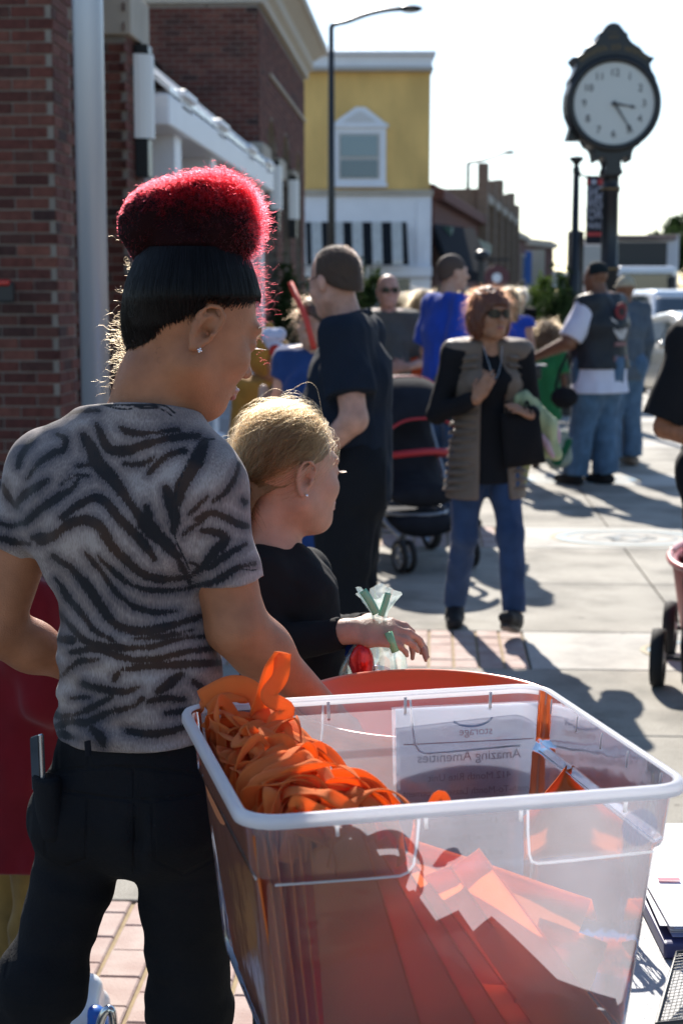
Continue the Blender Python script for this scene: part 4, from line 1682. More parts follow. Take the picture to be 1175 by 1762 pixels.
# bracket ear at the lower left
q = [P(x, y, CD - .1) for x, y in ((981, 218), (974, 241), (997, 241), (1004, 230))]
MB().prism(q, CF * .2).build('bracket_scroll', M_dark, ck)
bx = P(1050, 330, CD)
axp = Vector((bx.x, bx.y, 0))
zz = lambda y: P(1050, y, CD).z
MB().lathe([(.30, 0), (.30, .10), (.24, .14), (.22, .45), (.24, .48), (.15, .58), (.115, .75), (.10, .9), (.088, zz(470)), (.10, zz(466)), (.10, zz(459)), (.083, zz(455)), (.078, zz(332)), (.092, zz(329)),
            (.092, zz(322)), (.078, zz(319)), (.080, zz(303)), (.12, zz(297)), (.10, zz(290)), (.09, zz(278))], axp, n=24).build('post', M_dark, ck, smooth=True)
MB().lathe([(.0795, zz(329)), (.0935, zz(327)), (.0935, zz(324)), (.0795, zz(322))], axp, n=24).build('gold_band', M_gold, ck, smooth=True)
MB().lathe([(.09, zz(466)), (.1015, zz(464)), (.1015, zz(461)), (.09, zz(459))], axp, n=24).build('gold_band', M_gold, ck, smooth=True)
# far sign board near the distant trees + round sign by the shops
rs_ = thing('round_sign', 'dark round hanging sign with white centre before the tan shop', 'sign', P(854, 478, 40))
c = P(854, 478, 40)
MB().lathe([(.0, .0), (.32, .0), (.32, .06), (0, .06)], c, -CF, n=24).build('sign_board', mat('dark_red_sign', (.10, .03, .035), .6), rs_)
MB().lathe([(0.0, .065), (.12, .065), (.12, .0)], c, -CF, n=20).build('sign_emblem', M_white, rs_)
MB().tube([Vector((c.x, c.y, 0)) - CR * .42, Vector((c.x, c.y, 0)) - CR * .42 + UP * (c.z + .7)], .05, 8).tube([c - CR * .42 + UP * .45, c + CR * .3 + UP * .45], .03, 6).build('sign_post', M_dark, rs_)
tl = thing('lamp_post', 'short dark globe lamp post beside the round sign', 'lamp post', P(830, 470, 38))
c = P(829, 440, 38)
MB().tube([Vector((c.x, c.y, 0)), c], [.09, .05], 10).build('pole', M_dark, tl)
MB().ball(c, (.2, .2, .14), 10).build('lamp_head', M_dark, tl, smooth=True)
# white board on the road side behind the capped man
wb = thing('notice_board', 'pale blank board standing behind the capped man', 'sign', P(1018, 460, 24))
MB().box(P(1019, 458, 24), (.36, .05, .62), frame(CR, CF, UP)).build('panel', mat('pale_board', (.42, .43, .42), .7), wb, bevel=.01)
c = P(1019, 478, 24.04)
MB().tube([Vector((c.x, c.y, 0)), c], .03, 8).build('post', M_dark, wb)

# ------------------------------------------------------------------ vehicles
M_tyre = mat('tyre', (.015, .015, .016), .85)
M_rim = mat('wheel_metal', (.35, .36, .38), .35, metal=.8)
M_cglass = mat('car_glass', (.045, .06, .065), .06, spec=.8, coat=.5)
M_light = mat('headlight_glass', (.55, .57, .6), .12, spec=.8, coat=.6)
M_trim = mat('black_trim', (.02, .02, .022), .5)


def car(label, px, d, phi, paint, Lc=4.6, W=1.8, Hh=1.45, suv=False, cat='car', name='parked_car'):
    o = C((px - CX) / F_PX * d, d, -.15)
    fw = CF * math.cos(R_(phi)) + CR * math.sin(R_(phi))
    rt = CR * math.cos(R_(phi)) - CF * math.sin(R_(phi))
    R3 = frame(rt, fw, UP)
    def Wd(x, y, z):
        return o + rt * x + fw * y + UP * z
    r = thing(name, label, cat, o)
    h = Hh / 1.45
    # y forward; body stations: (y, bottom, shoulder, half width, top)
    S = SDF(.035, [Wd(-W / 2, -Lc / 2, 0), Wd(W / 2, Lc / 2, Hh), Wd(W / 2, -Lc / 2, 0), Wd(-W / 2, Lc / 2, Hh)], pad=.15)
    X, Y, Z = S.ax[0][:, None, None] - o.x, S.ax[1][None, :, None] - o.y, S.ax[2][None, None, :] - o.z
    lx = X * rt.x + Y * rt.y
    ly = X * fw.x + Y * fw.y
    lz = Z + 0 * lx
    hl = Lc / 2
    yy = [-hl, -hl + .12, -hl * .62, -.2, .85, hl * .75, hl - .12, hl]
    tp = np.array([.60, .92, .98, .93, .93, .80, .70, .52]) * h if not suv else np.array([.8, 1.0, 1.02, 1.0, 1.0, .98, .86, .6]) * h
    bt = np.array([.38, .25, .2, .18, .18, .2, .22, .35])
    T = np.interp(ly, yy, tp)
    B = np.interp(ly, yy, bt)
    HW = W / 2 * (1 - .10 * np.clip((np.abs(ly) / hl - .6) / .4, 0, 1) ** 2) - .06 * np.clip((lz - .65) / .5, 0, 1)
    rnd = .10
    dx = np.abs(lx) - (HW - rnd)
    dz = np.maximum(lz - (T - rnd), (B + rnd) - lz)
    dy = np.abs(ly) - (hl - rnd)
    f = np.sqrt(np.maximum(dx, 0) ** 2 + np.maximum(dz, 0) ** 2 + np.maximum(dy, 0) ** 2) + np.minimum(np.maximum(np.maximum(dx, dz), dy), 0) - rnd
    # cabin
    if suv:
        cy = [-hl + .08, -hl + .35, -.2, .35, 1.05]
        ct = [1.0 * h, Hh - .02, Hh, Hh - .04, .98 * h]
    else:
        cy = [-hl + .45, -hl + 1.15, -.35, .25, 1.15]
        ct = [.9 * h, Hh - .06, Hh, Hh - .05, .90 * h]
    CT = np.interp(ly, cy, ct, left=0.2, right=0.2)
    CW = W / 2 - .10 - .22 * np.clip((lz - .9 * h) / (.55 * h), 0, 1.2)
    dx = np.abs(lx) - (CW - .08)
    dz = (lz - (CT - .08)) * .8
    g = np.sqrt(np.maximum(dx, 0) ** 2 + np.maximum(dz, 0) ** 2) + np.minimum(np.maximum(dx, dz), 0) - .08
    g = np.maximum(g, .6 - lz)
    k = .06
    hh = np.maximum(k - np.abs(f - g), 0) / k
    S.f = (np.minimum(f, g) - hh * hh * k * .25).astype(np.float32)
    wr = .33 * (1.08 if suv else 1)
    for sy in (-1, 1):
        for sx in (-1, 1):
            a = Wd(sx * (W / 2 - .26), sy * hl * .60, wr)
            b = Wd(sx * (W / 2 + .2), sy * hl * .60, wr)
            S.cone(a, b, wr + .05, wr + .05, mode='s', k=.02, capa=True)
    S.obj('body', paint, r, adapt=.01, smooth_it=3)
    for sy in (-1, 1):
        for sx in (-1, 1):
            c = Wd(sx * (W / 2 - .12), sy * hl * .60, wr)
            wh = MB().lathe([(wr * .62, -.10), (wr * .97, -.10), (wr, -.06), (wr, .06), (wr * .97, .10), (wr * .62, .10)], c, rt, n=24, closed=True).build('tyre', M_tyre, r, smooth=False)
            t = MB().lathe([(wr * .1, sx * .07), (wr * .2, sx * .09), (wr * .58, sx * .05), (wr * .66, sx * .085)], c, rt, n=24)
            for q in range(5):
                a = q * 2 * math.pi / 5
                dv = fw * math.cos(a) + UP * math.sin(a)
                t.box(c + dv * wr * .35 + rt * sx * .075, (.03, wr * .16, wr * .55), frame(rt, rt.cross(dv), dv))
            t.build('wheel_rim', M_rim, r)
    # glass: windscreen, side windows, following the cabin
    def zt(y):
        return float(np.interp(y, cy, ct))
    def hw(z):
        return W / 2 - .10 - .22 * min(1.2, max(0, (z - .9 * h) / (.55 * h)))
    def quadstrip(name, y0, y1, front):
        rows = []
        n = 6
        for i in range(n + 1):
            y = y0 + (y1 - y0) * i / n
            z = zt(y) + .012
            w_ = hw(z) - .07
            rows.append([Wd(w_ * (j / 4 - 1), y + (.05 if front else -.05) * (1 - (j / 4 - 1) ** 2), z) for j in range(9)])
        MB().grid(rows).build(name, M_cglass, r, solid=.012, smooth=True)
    quadstrip('windscreen', cy[4] - .10, cy[3] + .12, True)
    quadstrip('rear_window', cy[0] + .06, cy[1] - .06, False)
    bz = (.98 if not suv else 1.06) * h
    for sx in (-1, 1):
        for (ya, yb) in ((cy[3] + .02, -.02 + .15), (.05, cy[1] - .05)) if not suv else ((cy[3] + .25, .12), (.02, -.95), (-1.05, cy[0] + .25)):
            pts = []
            for (y, top_) in ((ya, 0), (yb, 0), (yb, 1), (ya, 1)):
                z = bz if not top_ else min(zt(y), Hh) - .10
                y2 = y
                pts.append(Wd(sx * (hw(z) + .012), y2, max(z, bz + .02)))
            MB().prism(pts, rt * sx * .01).build('side_window', M_cglass, r)
        c = Wd(sx * (W / 2 + .07), cy[4] - .22, bz - .02)
        MB().ball(c, (.10, .06, .065), 10, R3).build('wing_mirror', paint, r, smooth=True)
        c = Wd(sx * (W / 2 - .30), hl - .10, (.62 if not suv else .74) * h)
        MB().ball(c, (.19, .11, .085), 10, R3).build('headlight', M_light, r, smooth=True)
        MB().ball(Wd(sx * (W / 2 - .26), -hl + .06, .75 * h), (.16, .07, .09), 8, R3).build('tail_light', mat('red_lens', (.45, .01, .01), .25), r, smooth=True)
        MB().box(Wd(sx * (W / 2 - .01), -.15, .72 * h), (.02, .16, .03), R3).build('door_handle', paint, r)
    t = MB()
    for q in range(5):
        t.box(Wd(0, hl - .02, (.50 + q * .045) * h), (W * .48, .06, .018), R3)
    t.build('grille', M_trim, r)
    MB().box(Wd(0, hl - .015, .34), (W * .7, .07, .10), R3).build('lower_grille', M_trim, r, bevel=.02)
    MB().box(Wd(0, hl + .005, .44 * h), (.32, .03, .12), R3).build('number_plate', M_white, r)
    return r


P_silver = mat('silver_paint', (.42, .41, .38), .28, metal=.6, coat=.6)
P_white = mat('white_car_paint', (.72, .75, .78), .25, coat=.6)
P_dark = mat('dark_car_paint', (.03, .035, .05), .25, coat=.8)
P_blue = mat('pale_blue_paint', (.25, .32, .38), .28, metal=.4, coat=.7)
car('silver saloon parked at the kerb at the right edge', 1212, 25.8, 176, P_silver, 4.6, 1.8, 1.46)
car('white people carrier parked behind the silver saloon', 1165, 32.5, 178, P_white, 4.9, 1.95, 1.85, suv=True)
car('small white car far down the street left of the green bush', 923, 62, 170, P_white, 4.4, 1.75, 1.42)
car('dark car far down the street behind the walking crowd', 965, 70, 175, P_dark, 4.4, 1.75, 1.42)

# box truck
tk = thing('box_truck', 'white box truck facing the camera behind the parked cars', 'truck', C((1108 - CX) / F_PX * 44, 44, -.15))
R3 = frame(CR, CF, UP)
def tb(x0, x1, y0, y1, d0, d1, name, m, bevel=.03):
    a, b = P(x0, y1, d0), P(x1, y0, d0)
    xa, xb = a.dot(CR), b.dot(CR)
    return MB().box(C((xa + xb) / 2, (d0 + d1) / 2, (a.z + b.z) / 2), (xb - xa, d1 - d0, b.z - a.z), R3).build(name, m, tk, bevel=bevel)
M_tw = mat('truck_white', (.62, .62, .66), .4)
tb(1040, 1168, 404, 560, 45.6, 51, 'cargo_box', M_tw)
tb(1048, 1148, 416, 458, 44.4, 45.58, 'wind_deflector', M_black)
tb(1045, 1165, 404, 412, 45.3, 45.62, 'front_header', mat('brown_header', (.25, .17, .15), .7))
tb(1058, 1165, 458, 560, 43.2, 45.4, 'cab', P_white, .12)
tb(1068, 1158, 470, 508, 43.14, 43.25, 'windscreen', M_cglass)
for x in (1064, 1158):
    tb(x - 5, x + 5, 475, 502, 42.9, 43.0, 'wing_mirror', M_black)
tb(1070, 1155, 530, 548, 43.1, 43.2, 'grille', M_trim)
for x in (1068, 1156):
    tb(x - 6, x + 6, 532, 546, 43.05, 43.2, 'headlight', M_light)
for x in (1073, 1150):
    for dd in (44.2, 49.5):
        q = P(x, 590, dd)
        q.z = .33
        MB().lathe([(.22, -.13), (.48, -.13), (.48, .13), (.22, .13)], q, CR, n=20, closed=True).build('tyre', M_tyre, tk)


# ------------------------------------------------------------------ pushchairs and wagon
def wheel(root, c, axis, r, wdt=.03, rimm=None, spokes=6):
    ax = Vector(axis).normalized()
    MB().lathe([(r * .74, -wdt), (r * .96, -wdt), (r, 0), (r * .96, wdt), (r * .74, wdt)], c, ax, n=28, closed=True).build('wheel', M_tyre, root, smooth=True)
    x = ax.orthogonal().normalized()
    y = ax.cross(x)
    t = MB().lathe([(.012, -wdt * 1.2), (r * .2, -wdt), (r * .2, wdt), (.012, wdt * 1.2)], c, ax, n=16)
    t.lathe([(r * .68, -wdt * .6), (r * .76, -wdt * .7), (r * .76, wdt * .7), (r * .68, wdt * .6)], c, ax, n=28, closed=True)
    for i in range(spokes):
        a = 2 * math.pi * i / spokes
        dv = x * math.cos(a) + y * math.sin(a)
        t.tube([Vector(c) + dv * r * .15, Vector(c) + dv * r * .7], r * .05, 6)
    t.build('wheel_hub', rimm or M_rim, root)


def stroller(label, x, d, phi, mfab, mtrim, mframe, s=1.0, basket=None):
    o = C(x, d, 0)
    fw = CF * math.cos(R_(phi)) + CR * math.sin(R_(phi))
    rt = CR * math.cos(R_(phi)) - CF * math.sin(R_(phi))
    def W(a, b, c):
        return o + (rt * a + fw * b + UP * c) * s
    r = thing('stroller', label, 'pushchair', o)
    for sx in (-1, 1):
        MB().tube(catmull([W(sx * .26, -.42, 1.02), W(sx * .26, -.22, .72), W(sx * .24, .12, .32), W(sx * .21, .36, .20)], 6), .014 * s, 10).build('frame_tube', mframe, r, smooth=True)
        MB().tube(catmull([W(sx * .24, -.02, .50), W(sx * .28, -.22, .30), W(sx * .30, -.34, .12)], 6), .014 * s, 10).build('frame_tube', mframe, r, smooth=True)
        wheel(r, W(sx * .31, -.34, .12), rt, .12 * s, .022 * s)
        for q in (-.028, .028):
            wheel(r, W(sx * .20 + q, .38, .095), rt, .095 * s, .014 * s)
        MB().tube([W(sx * .20, .36, .22), W(sx * .20, .38, .10)], .02 * s, 8).build('wheel_fork', M_black, r)
    MB().tube([W(-.30, -.34, .12), W(.30, -.34, .12)], .01 * s, 8).build('axle', mframe, r)
    MB().tube(catmull([W(-.26, -.42, 1.02), W(-.25, -.46, 1.05), W(0, -.47, 1.06), W(.25, -.46, 1.05), W(.26, -.42, 1.02)], 5), .018 * s, 10).build('handlebar', M_black, r, smooth=True)
    # seat shell
    v = .014
    S = SDF(v, [W(-.3, -.4, .3), W(.3, .4, 1.0), W(.3, -.4, .3), W(-.3, .4, 1.0)])
    S.seg(W(0, .22, .42), W(0, -.02, .46), (.21 * s, .07 * s), (.22 * s, .09 * s), rt, k=.05)
    S.seg(W(0, -.02, .46), W(0, -.20, .86), (.22 * s, .08 * s), (.22 * s, .07 * s), rt, k=.05)
    S.rough(.006, 16, 3)
    S.obj('seat', mfab, r, adapt=.005)
    # hood: half shell with bows
    def hp(t, u, rad=1.0):
        an = R_(10 + 135 * t)
        y = -.14 + .34 * rad * math.cos(an) * 1.0
        z = .80 + .30 * rad * math.sin(an)
        xx = .245 * rad * (u)
        dz = -.10 * abs(u) ** 3
        return W(xx, y, z + dz)
    rows = [[hp(i / 14, j / 8 - 1) for j in range(17)] for i in range(15)]
    MB().grid(rows).build('hood', mfab, r, solid=.012, smooth=True)
    for tt in (.02, .5, .98):
        MB().tube([hp(tt, j / 8 - 1, 1.015) for j in range(17)], .008 * s, 6).build('hood_piping', mtrim, r)
    MB().tube(catmull([W(-.23, -.1, .62), W(-.2, .2, .66), W(0, .27, .68), W(.2, .2, .66), W(.23, -.1, .62)], 5), .02 * s, 8).build('bumper_bar', mtrim, r, smooth=True)
    # basket
    S = SDF(v, [W(-.25, -.3, .15), W(.25, .3, .4), W(.25, -.3, .15), W(-.25, .3, .4)])
    S.seg(W(0, -.28, .27), W(0, .24, .25), (.22 * s, .10 * s), (.19 * s, .075 * s), rt, k=.03)
    S.cut(W(0, 0, .31), UP)
    S.obj('basket', mfab if basket is None else basket, r, adapt=.005)
    rimp = [W(.22 * math.cos(a), -.02 + .30 * math.sin(a), .31) for a in [2 * math.pi * i / 24 for i in range(25)]]
    MB().tube(rimp, .012 * s, 6).build('basket_rim', mframe, r)
    return r


F_blk = cloth('black_nylon', (.014, .016, .022), bump=.3)
F_red = mat('red_piping', (.40, .02, .03), .5)
F_grey = mat('grey_tube', (.25, .27, .30), .4, metal=.5)
stroller('black pushchair with red piping beside the walking woman', (704 - CX) / F_PX * 9.3, 9.3, 158, F_blk, F_red, F_grey, 1.0)
stroller('blue and white pushchair half hidden between the teenager and the girl', (392 - CX) / F_PX * 7.6, 7.2, 150, cloth('blue_nylon', (.03, .10, .32), bump=.3), mat('pale_trim', (.55, .6, .62), .5), mat('white_tube', (.65, .68, .7), .4), .72)

# red wagon
wg = thing('wagon', 'red toy wagon with black wheels entering at the right edge', 'wagon', G(1165, 1165))
WD = 6.45
o = C((1250 - CX) / F_PX * WD, WD, 0)
fw = (-CF * .96 - CR * .28).normalized()      # it is being pulled roughly towards the camera
rt = fw.cross(UP).normalized()
def W(a, b, c):
    return o + rt * a + fw * b + UP * c
M_wr = mat('faded_red_plastic', (.36, .035, .032), .45, var=.1, vscale=5)
S = SDF(.01, [W(-.25, -.5, .2), W(.25, .5, .6), W(.25, -.5, .2), W(-.25, .5, .6)])
S.seg(W(0, 0, .19), W(0, 0, .50), (.155, .38), (.205, .46), rt, k=.02, capa=True, capb=True)
S.seg(W(0, 0, .235), W(0, 0, .60), (.14, .36), (.19, .445), rt, k=.01, capa=True, mode='s')
S.obj('tray', M_wr, wg, adapt=.004)
rim_ = [W(.21 * math.cos(a), .465 * math.sin(a), .50) for a in [2 * math.pi * i / 40 for i in range(41)]]
MB().tube(rim_, .016, 8).build('tray_rim', mat('pale_pink_rim', (.46, .16, .15), .35), wg, smooth=True)
MB().box(W(-.175, .10, .40), (.02, .26, .07), frame(rt, fw, UP)).build('side_label', mat('grey_label', (.42, .40, .36), .6), wg)
for sx in (-1, 1):
    for sy in (-1, 1):
        wheel(wg, W(sx * .225, sy * .30, .12), rt, .12, .026, mat('wheel_cap', (.5, .48, .46), .4, metal=.3), 5)
for sy in (-1, 1):
    MB().tube([W(-.22, sy * .3, .12), W(.22, sy * .3, .12)], .011, 8).build('axle', M_dark, wg)
for sy in (-1, 1):
    MB().box(W(0, sy * .3, .165), (.2, .06, .09), frame(rt, fw, UP)).build('axle_block', M_wr, wg, bevel=.01)
MB().tube(catmull([W(0, .45, .2), W(.0, .56, .35), W(-.03, .60, .62), W(-.05, .6, .80)], 6), .011, 8).build('pull_handle', M_dark, wg, smooth=True)
tl_ = thing('towel', 'crumpled white and lilac cloth lying in the red wagon', 'cloth', W(0, 0, .45))
S = SDF(.01, [W(-.2, -.3, .4), W(.2, .3, .6)])
S.ell(W(-.05, .18, .47), (.13, .16, .10), k=.04)
S.ell(W(.03, -.05, .48), (.12, .2, .09), k=.04)
S.rough(.03, 9, 4)
S.rough(.012, 25, 5)
S.obj('folded_cloth', cloth('white_lilac_cloth', (.55, .52, .62), var=.2, bump=.3), tl_, adapt=.002)

# ride-on toy at the lower left: white and blue shell with a chrome handle
rd = thing('toy_scooter', 'white and blue ride-on toy with chrome handle behind the teenager legs', 'toy', G(150, 1790))
def Q3(px, py, d):
    return P(px, py, d)
S = SDF(.006, [Q3(90, 1760, 2.9), Q3(170, 1690, 3.0), Q3(200, 1900, 2.9), Q3(40, 1900, 2.9)])
S.cone(Q3(152, 1700, 3.0), Q3(128, 1760, 2.95), .030, .045, k=.03)
S.cone(Q3(128, 1760, 2.95), Q3(95, 1775, 2.92), .045, .05, k=.03)
S.cone(Q3(100, 1790, 2.92), Q3(150, 1850, 2.95), .06, .07, k=.03)
S.cone(Q3(165, 1725, 3.03), Q3(160, 1790, 3.03), .030, .05, k=.03)
S.obj('shell', mat('glossy_white_plastic', (.78, .79, .80), .25, coat=.4), rd)
S = SDF(.006, [Q3(150, 1740, 2.93), Q3(195, 1790, 2.9)])
S.cone(Q3(160, 1758, 2.94), Q3(140, 1800, 2.92), .030, .045, k=.02)
S.cone(Q3(165, 1748, 2.94), Q3(172, 1775, 2.92), .016, .02, k=.02)
S.obj('blue_panel', mat('blue_plastic', (.02, .13, .50), .25, coat=.4), rd)
MB().tube(catmull([Q3(165, 1830, 2.85), Q3(172, 1765, 2.85), Q3(184, 1738, 2.85), Q3(194, 1745, 2.85), Q3(196, 1800, 2.85), Q3(190, 1850, 2.85)], 6), .0085, 12).build('chrome_handle', mat('chrome', (.6, .62, .64), .12, metal=1), rd, smooth=True)
for x_ in (110, 175):
    q = Q3(x_, 1830, 2.95)
    q.z = .045
    wheel(rd, q, CR, .045, .014)
S = MB().tube([Q3(110, 1800, 2.95), Vector((Q3(110, 1830, 2.95).x, Q3(110, 1830, 2.95).y, .045))], .012, 8).tube([Q3(172, 1800, 2.95), Vector((Q3(175, 1830, 2.95).x, Q3(175, 1830, 2.95).y, .045))], .012, 8).build('wheel_strut', M_black, rd)

# ------------------------------------------------------------------ table and what stands on it
TZ = .715
RZ = 1.04
def PZ(px, py, z):
    """point of pixel (px, py) on the level plane z"""
    a = math.atan((py - CY) / F_PX) + PITCH
    return P(px, py, (CAMH - z) / math.tan(a))


tA, tB, tC, tD = PZ(500, 1400, RZ), PZ(1168, 1345, RZ), PZ(875, 1180, RZ), PZ(310, 1213, RZ)
TU = ((tB - tA) + (tC - tD)).normalized()              # along the near wall, to the right
TV = UP.cross(TU).normalized()                         # away from the camera
TCt = (tA + tB + tC + tD) / 4 - TV * .012
TW = ((tB - tA).length + (tC - tD).length) / 2 + .036
TL = (abs((tD - tA).dot(TV)) + abs((tC - tB).dot(TV))) / 2 - .006

tbl = thing('folding_table', 'grey plastic folding table holding the clear tub and papers', 'table', Vector((TCt.x, TCt.y, 0)))
M_top = mat('grey_table_plastic', (.40, .41, .42), .55, var=.12, vscale=120, bump=.35, bscale=300)
MB().box(C(.62, 1.94, TZ - .018), (1.44, 1.1, .036), frame(CR, CF, UP)).build('table_top', M_top, tbl, bevel=.012)
for x, d in ((.0, 1.45), (.0, 2.42), (1.25, 1.45), (1.25, 2.42)):
    MB().tube([C(x, d, TZ - .02), C(x, d, 0)], .014, 10).build('leg', M_dark, tbl)
for x in (0, 1.25):
    MB().tube([C(x, 1.45, .3), C(x, 2.42, .3)], .01, 8).build('stretcher', M_dark, tbl)

# clear plastic: thin, slightly milky
mpl = bpy.data.materials.new('clear_plastic')
mpl.use_nodes = True
n = mpl.node_tree.nodes
l = mpl.node_tree.links
n.remove(n["Principled BSDF"])
tr = n.new("ShaderNodeBsdfTransparent")
tr.inputs[0].default_value = (.93, .94, .97, 1)
tl_ = n.new("ShaderNodeBsdfTranslucent")
tl_.inputs[0].default_value = (.78, .82, .95, 1)
df = n.new("ShaderNodeBsdfDiffuse")
df.inputs[0].default_value = (.75, .77, .85, 1)
m1 = n.new("ShaderNodeMixShader")
m1.inputs[0].default_value = .18
l.new(tl_.outputs[0], m1.inputs[1])
l.new(df.outputs[0], m1.inputs[2])
m2 = n.new("ShaderNodeMixShader")
tc = n.new("ShaderNodeTexCoord")
ns = n.new("ShaderNodeTexNoise")
ns.inputs["Scale"].default_value = 9
ns.inputs["Detail"].default_value = 5
l.new(tc.outputs["Object"], ns.inputs["Vector"])
rp = n.new("ShaderNodeMapRange")
rp.inputs[1].default_value = .3
rp.inputs[2].default_value = .75
rp.inputs[3].default_value = .17
rp.inputs[4].default_value = .27
l.new(ns.outputs["Fac"], rp.inputs[0])
l.new(rp.outputs[0], m2.inputs[0])
l.new(tr.outputs[0], m2.inputs[1])
l.new(m1.outputs[0], m2.inputs[2])
gl = n.new("ShaderNodeBsdfGlossy")
gl.inputs["Roughness"].default_value = .09
gl.inputs[0].default_value = (1, 1, 1, 1)
fn = n.new("ShaderNodeFresnel")
fn.inputs[0].default_value = 1.5
bp = n.new("ShaderNodeBump")
bp.inputs["Strength"].default_value = .35
bp.inputs["Distance"].default_value = .004
n2 = n.new("ShaderNodeTexNoise")
n2.inputs["Scale"].default_value = 14
n2.inputs["Detail"].default_value = 3
l.new(tc.outputs["Object"], n2.inputs["Vector"])
l.new(n2.outputs["Fac"], bp.inputs["Height"])
l.new(bp.outputs[0], gl.inputs["Normal"])
l.new(bp.outputs[0], fn.inputs["Normal"])
m3 = n.new("ShaderNodeMixShader")
l.new(fn.outputs[0], m3.inputs[0])
l.new(m2.outputs[0], m3.inputs[1])
l.new(gl.outputs[0], m3.inputs[2])
l.new(m3.outputs[0], n["Material Output"].inputs[0])
M_clear = mpl
# the rim is thicker and whiter
mr = bpy.data.materials.new('frosted_rim')
mr.use_nodes = True
n = mr.node_tree.nodes
l = mr.node_tree.links
b = n["Principled BSDF"]
b.inputs["Base Color"].default_value = (.93, .93, .94, 1)
b.inputs["Roughness"].default_value = .28
b.inputs["Coat Weight"].default_value = .4
tl_ = n.new("ShaderNodeBsdfTranslucent")
tl_.inputs[0].default_value = (.95, .95, .97, 1)
tr = n.new("ShaderNodeBsdfTransparent")
ma = n.new("ShaderNodeMixShader")
ma.inputs[0].default_value = .6
l.new(b.outputs[0], ma.inputs[1])
l.new(tl_.outputs[0], ma.inputs[2])
mb_ = n.new("ShaderNodeMixShader")
mb_.inputs[0].default_value = .10
l.new(ma.outputs[0], mb_.inputs[1])
l.new(tr.outputs[0], mb_.inputs[2])
l.new(mb_.outputs[0], n["Material Output"].inputs[0])
M_rimp = mr

tub = thing('storage_tub', 'large clear plastic storage tub packed with orange bags on the table', 'tub', Vector((TCt.x, TCt.y, TZ)))
HT = RZ - TZ - .002


def tub_pt(u, v, dep, off=0.0):
    """u, v in -1..1 on the rounded rectangle, dep below the rim, off outwards"""
    k_ = inset(dep)
    hw, hl = TW / 2 - k_ + off, TL / 2 - k_ + off
    return TCt + TU * (u * hw) + TV * (v * hl) - UP * dep


def inset(dep):
    k_ = .030 * dep / HT
    if dep > .072:
        k_ += .006 * min(1, (dep - .072) / .006)
    if dep < .012:
        k_ -= 0
    return k_


def ring_pts(dep, off=0.0, rad=.034, n=8, side=10):
    k_ = inset(dep)
    hw, hl = TW / 2 - k_ + off, TL / 2 - k_ + off
    rad = rad + off * .8
    out = []
    for (sx, sy, a0) in ((1, -1, -90), (1, 1, 0), (-1, 1, 90), (-1, -1, 180)):
        cx_, cy_ = sx * (hw - rad), sy * (hl - rad)
        for i in range(n + 1):
            a = R_(a0 + 90 * i / n)
            out.append((cx_ + rad * math.cos(a), cy_ + rad * math.sin(a)))
    # add points along the straights
    res = []
    for i, p in enumerate(out):
        q = out[(i + 1) % len(out)]
        res.append(p)
        if (i + 1) % (n + 1) == 0:
            for j in range(1, side):
                t_ = j / side
                res.append((p[0] + (q[0] - p[0]) * t_, p[1] + (q[1] - p[1]) * t_))
    return [TCt + TU * x + TV * y - UP * dep for x, y in res]


deps = [0.0, .03, .068, .072, .078, .082, .12, .16, .2, .24, HT - .022, HT - .008, HT]
rings = []
for dp in deps:
    off = 0
    if dp > HT - .02:
        off = -.004 if dp < HT - .005 else -.014
    rings.append(ring_pts(dp, off))
mb = MB()
nr = len(rings[0])
vs = [p for r in rings for p in r]
fs = []
for i in range(len(rings) - 1):
    for j in range(nr):
        j2 = (j + 1) % nr
        fs.append((i * nr + j2, i * nr + j, (i + 1) * nr + j, (i + 1) * nr + j2))
fs.append(tuple((len(rings) - 1) * nr + j for j in range(nr))[::-1])
mb.add(vs, fs)
mb.build('tub_wall', M_clear, tub, smooth=True)
# rim: a rolled lip with a hanging skirt
prof = [(.000, -.002), (.001, .002), (.004, .004), (.009, .003), (.0115, -.001), (.012, -.010), (.0105, -.0105), (.0095, -.003), (.005, -.0005), (.002, -.002)]
vs = []
for (o_, h_) in prof:
    vs += [p + UP * (h_) for p in ring_pts(0, o_)]
m_ = len(prof)
fs = []
for i in range(m_):
    for j in range(nr):
        j2 = (j + 1) % nr
        fs.append((i * nr + j2, i * nr + j, ((i + 1) % m_) * nr + j, ((i + 1) % m_) * nr + j2))
mb = MB()
mb.add(vs, fs)
mb.build('rim', M_rimp, tub, smooth=True)


def wall_line(side, pts, r=.0016):
    """ridge moulded on a wall; side n(ear) f(ar) l(eft) r(ight); pts (u, depth)"""
    q = []
    for u, dp in pts:
        if side == 'n':
            q.append(tub_pt(u, -1, dp, .0012))
        elif side == 'f':
            q.append(tub_pt(u, 1, dp, .0012))
        elif side == 'l':
            q.append(tub_pt(-1, u, dp, .0012))
        else:
            q.append(tub_pt(1, u, dp, .0012))
    return q


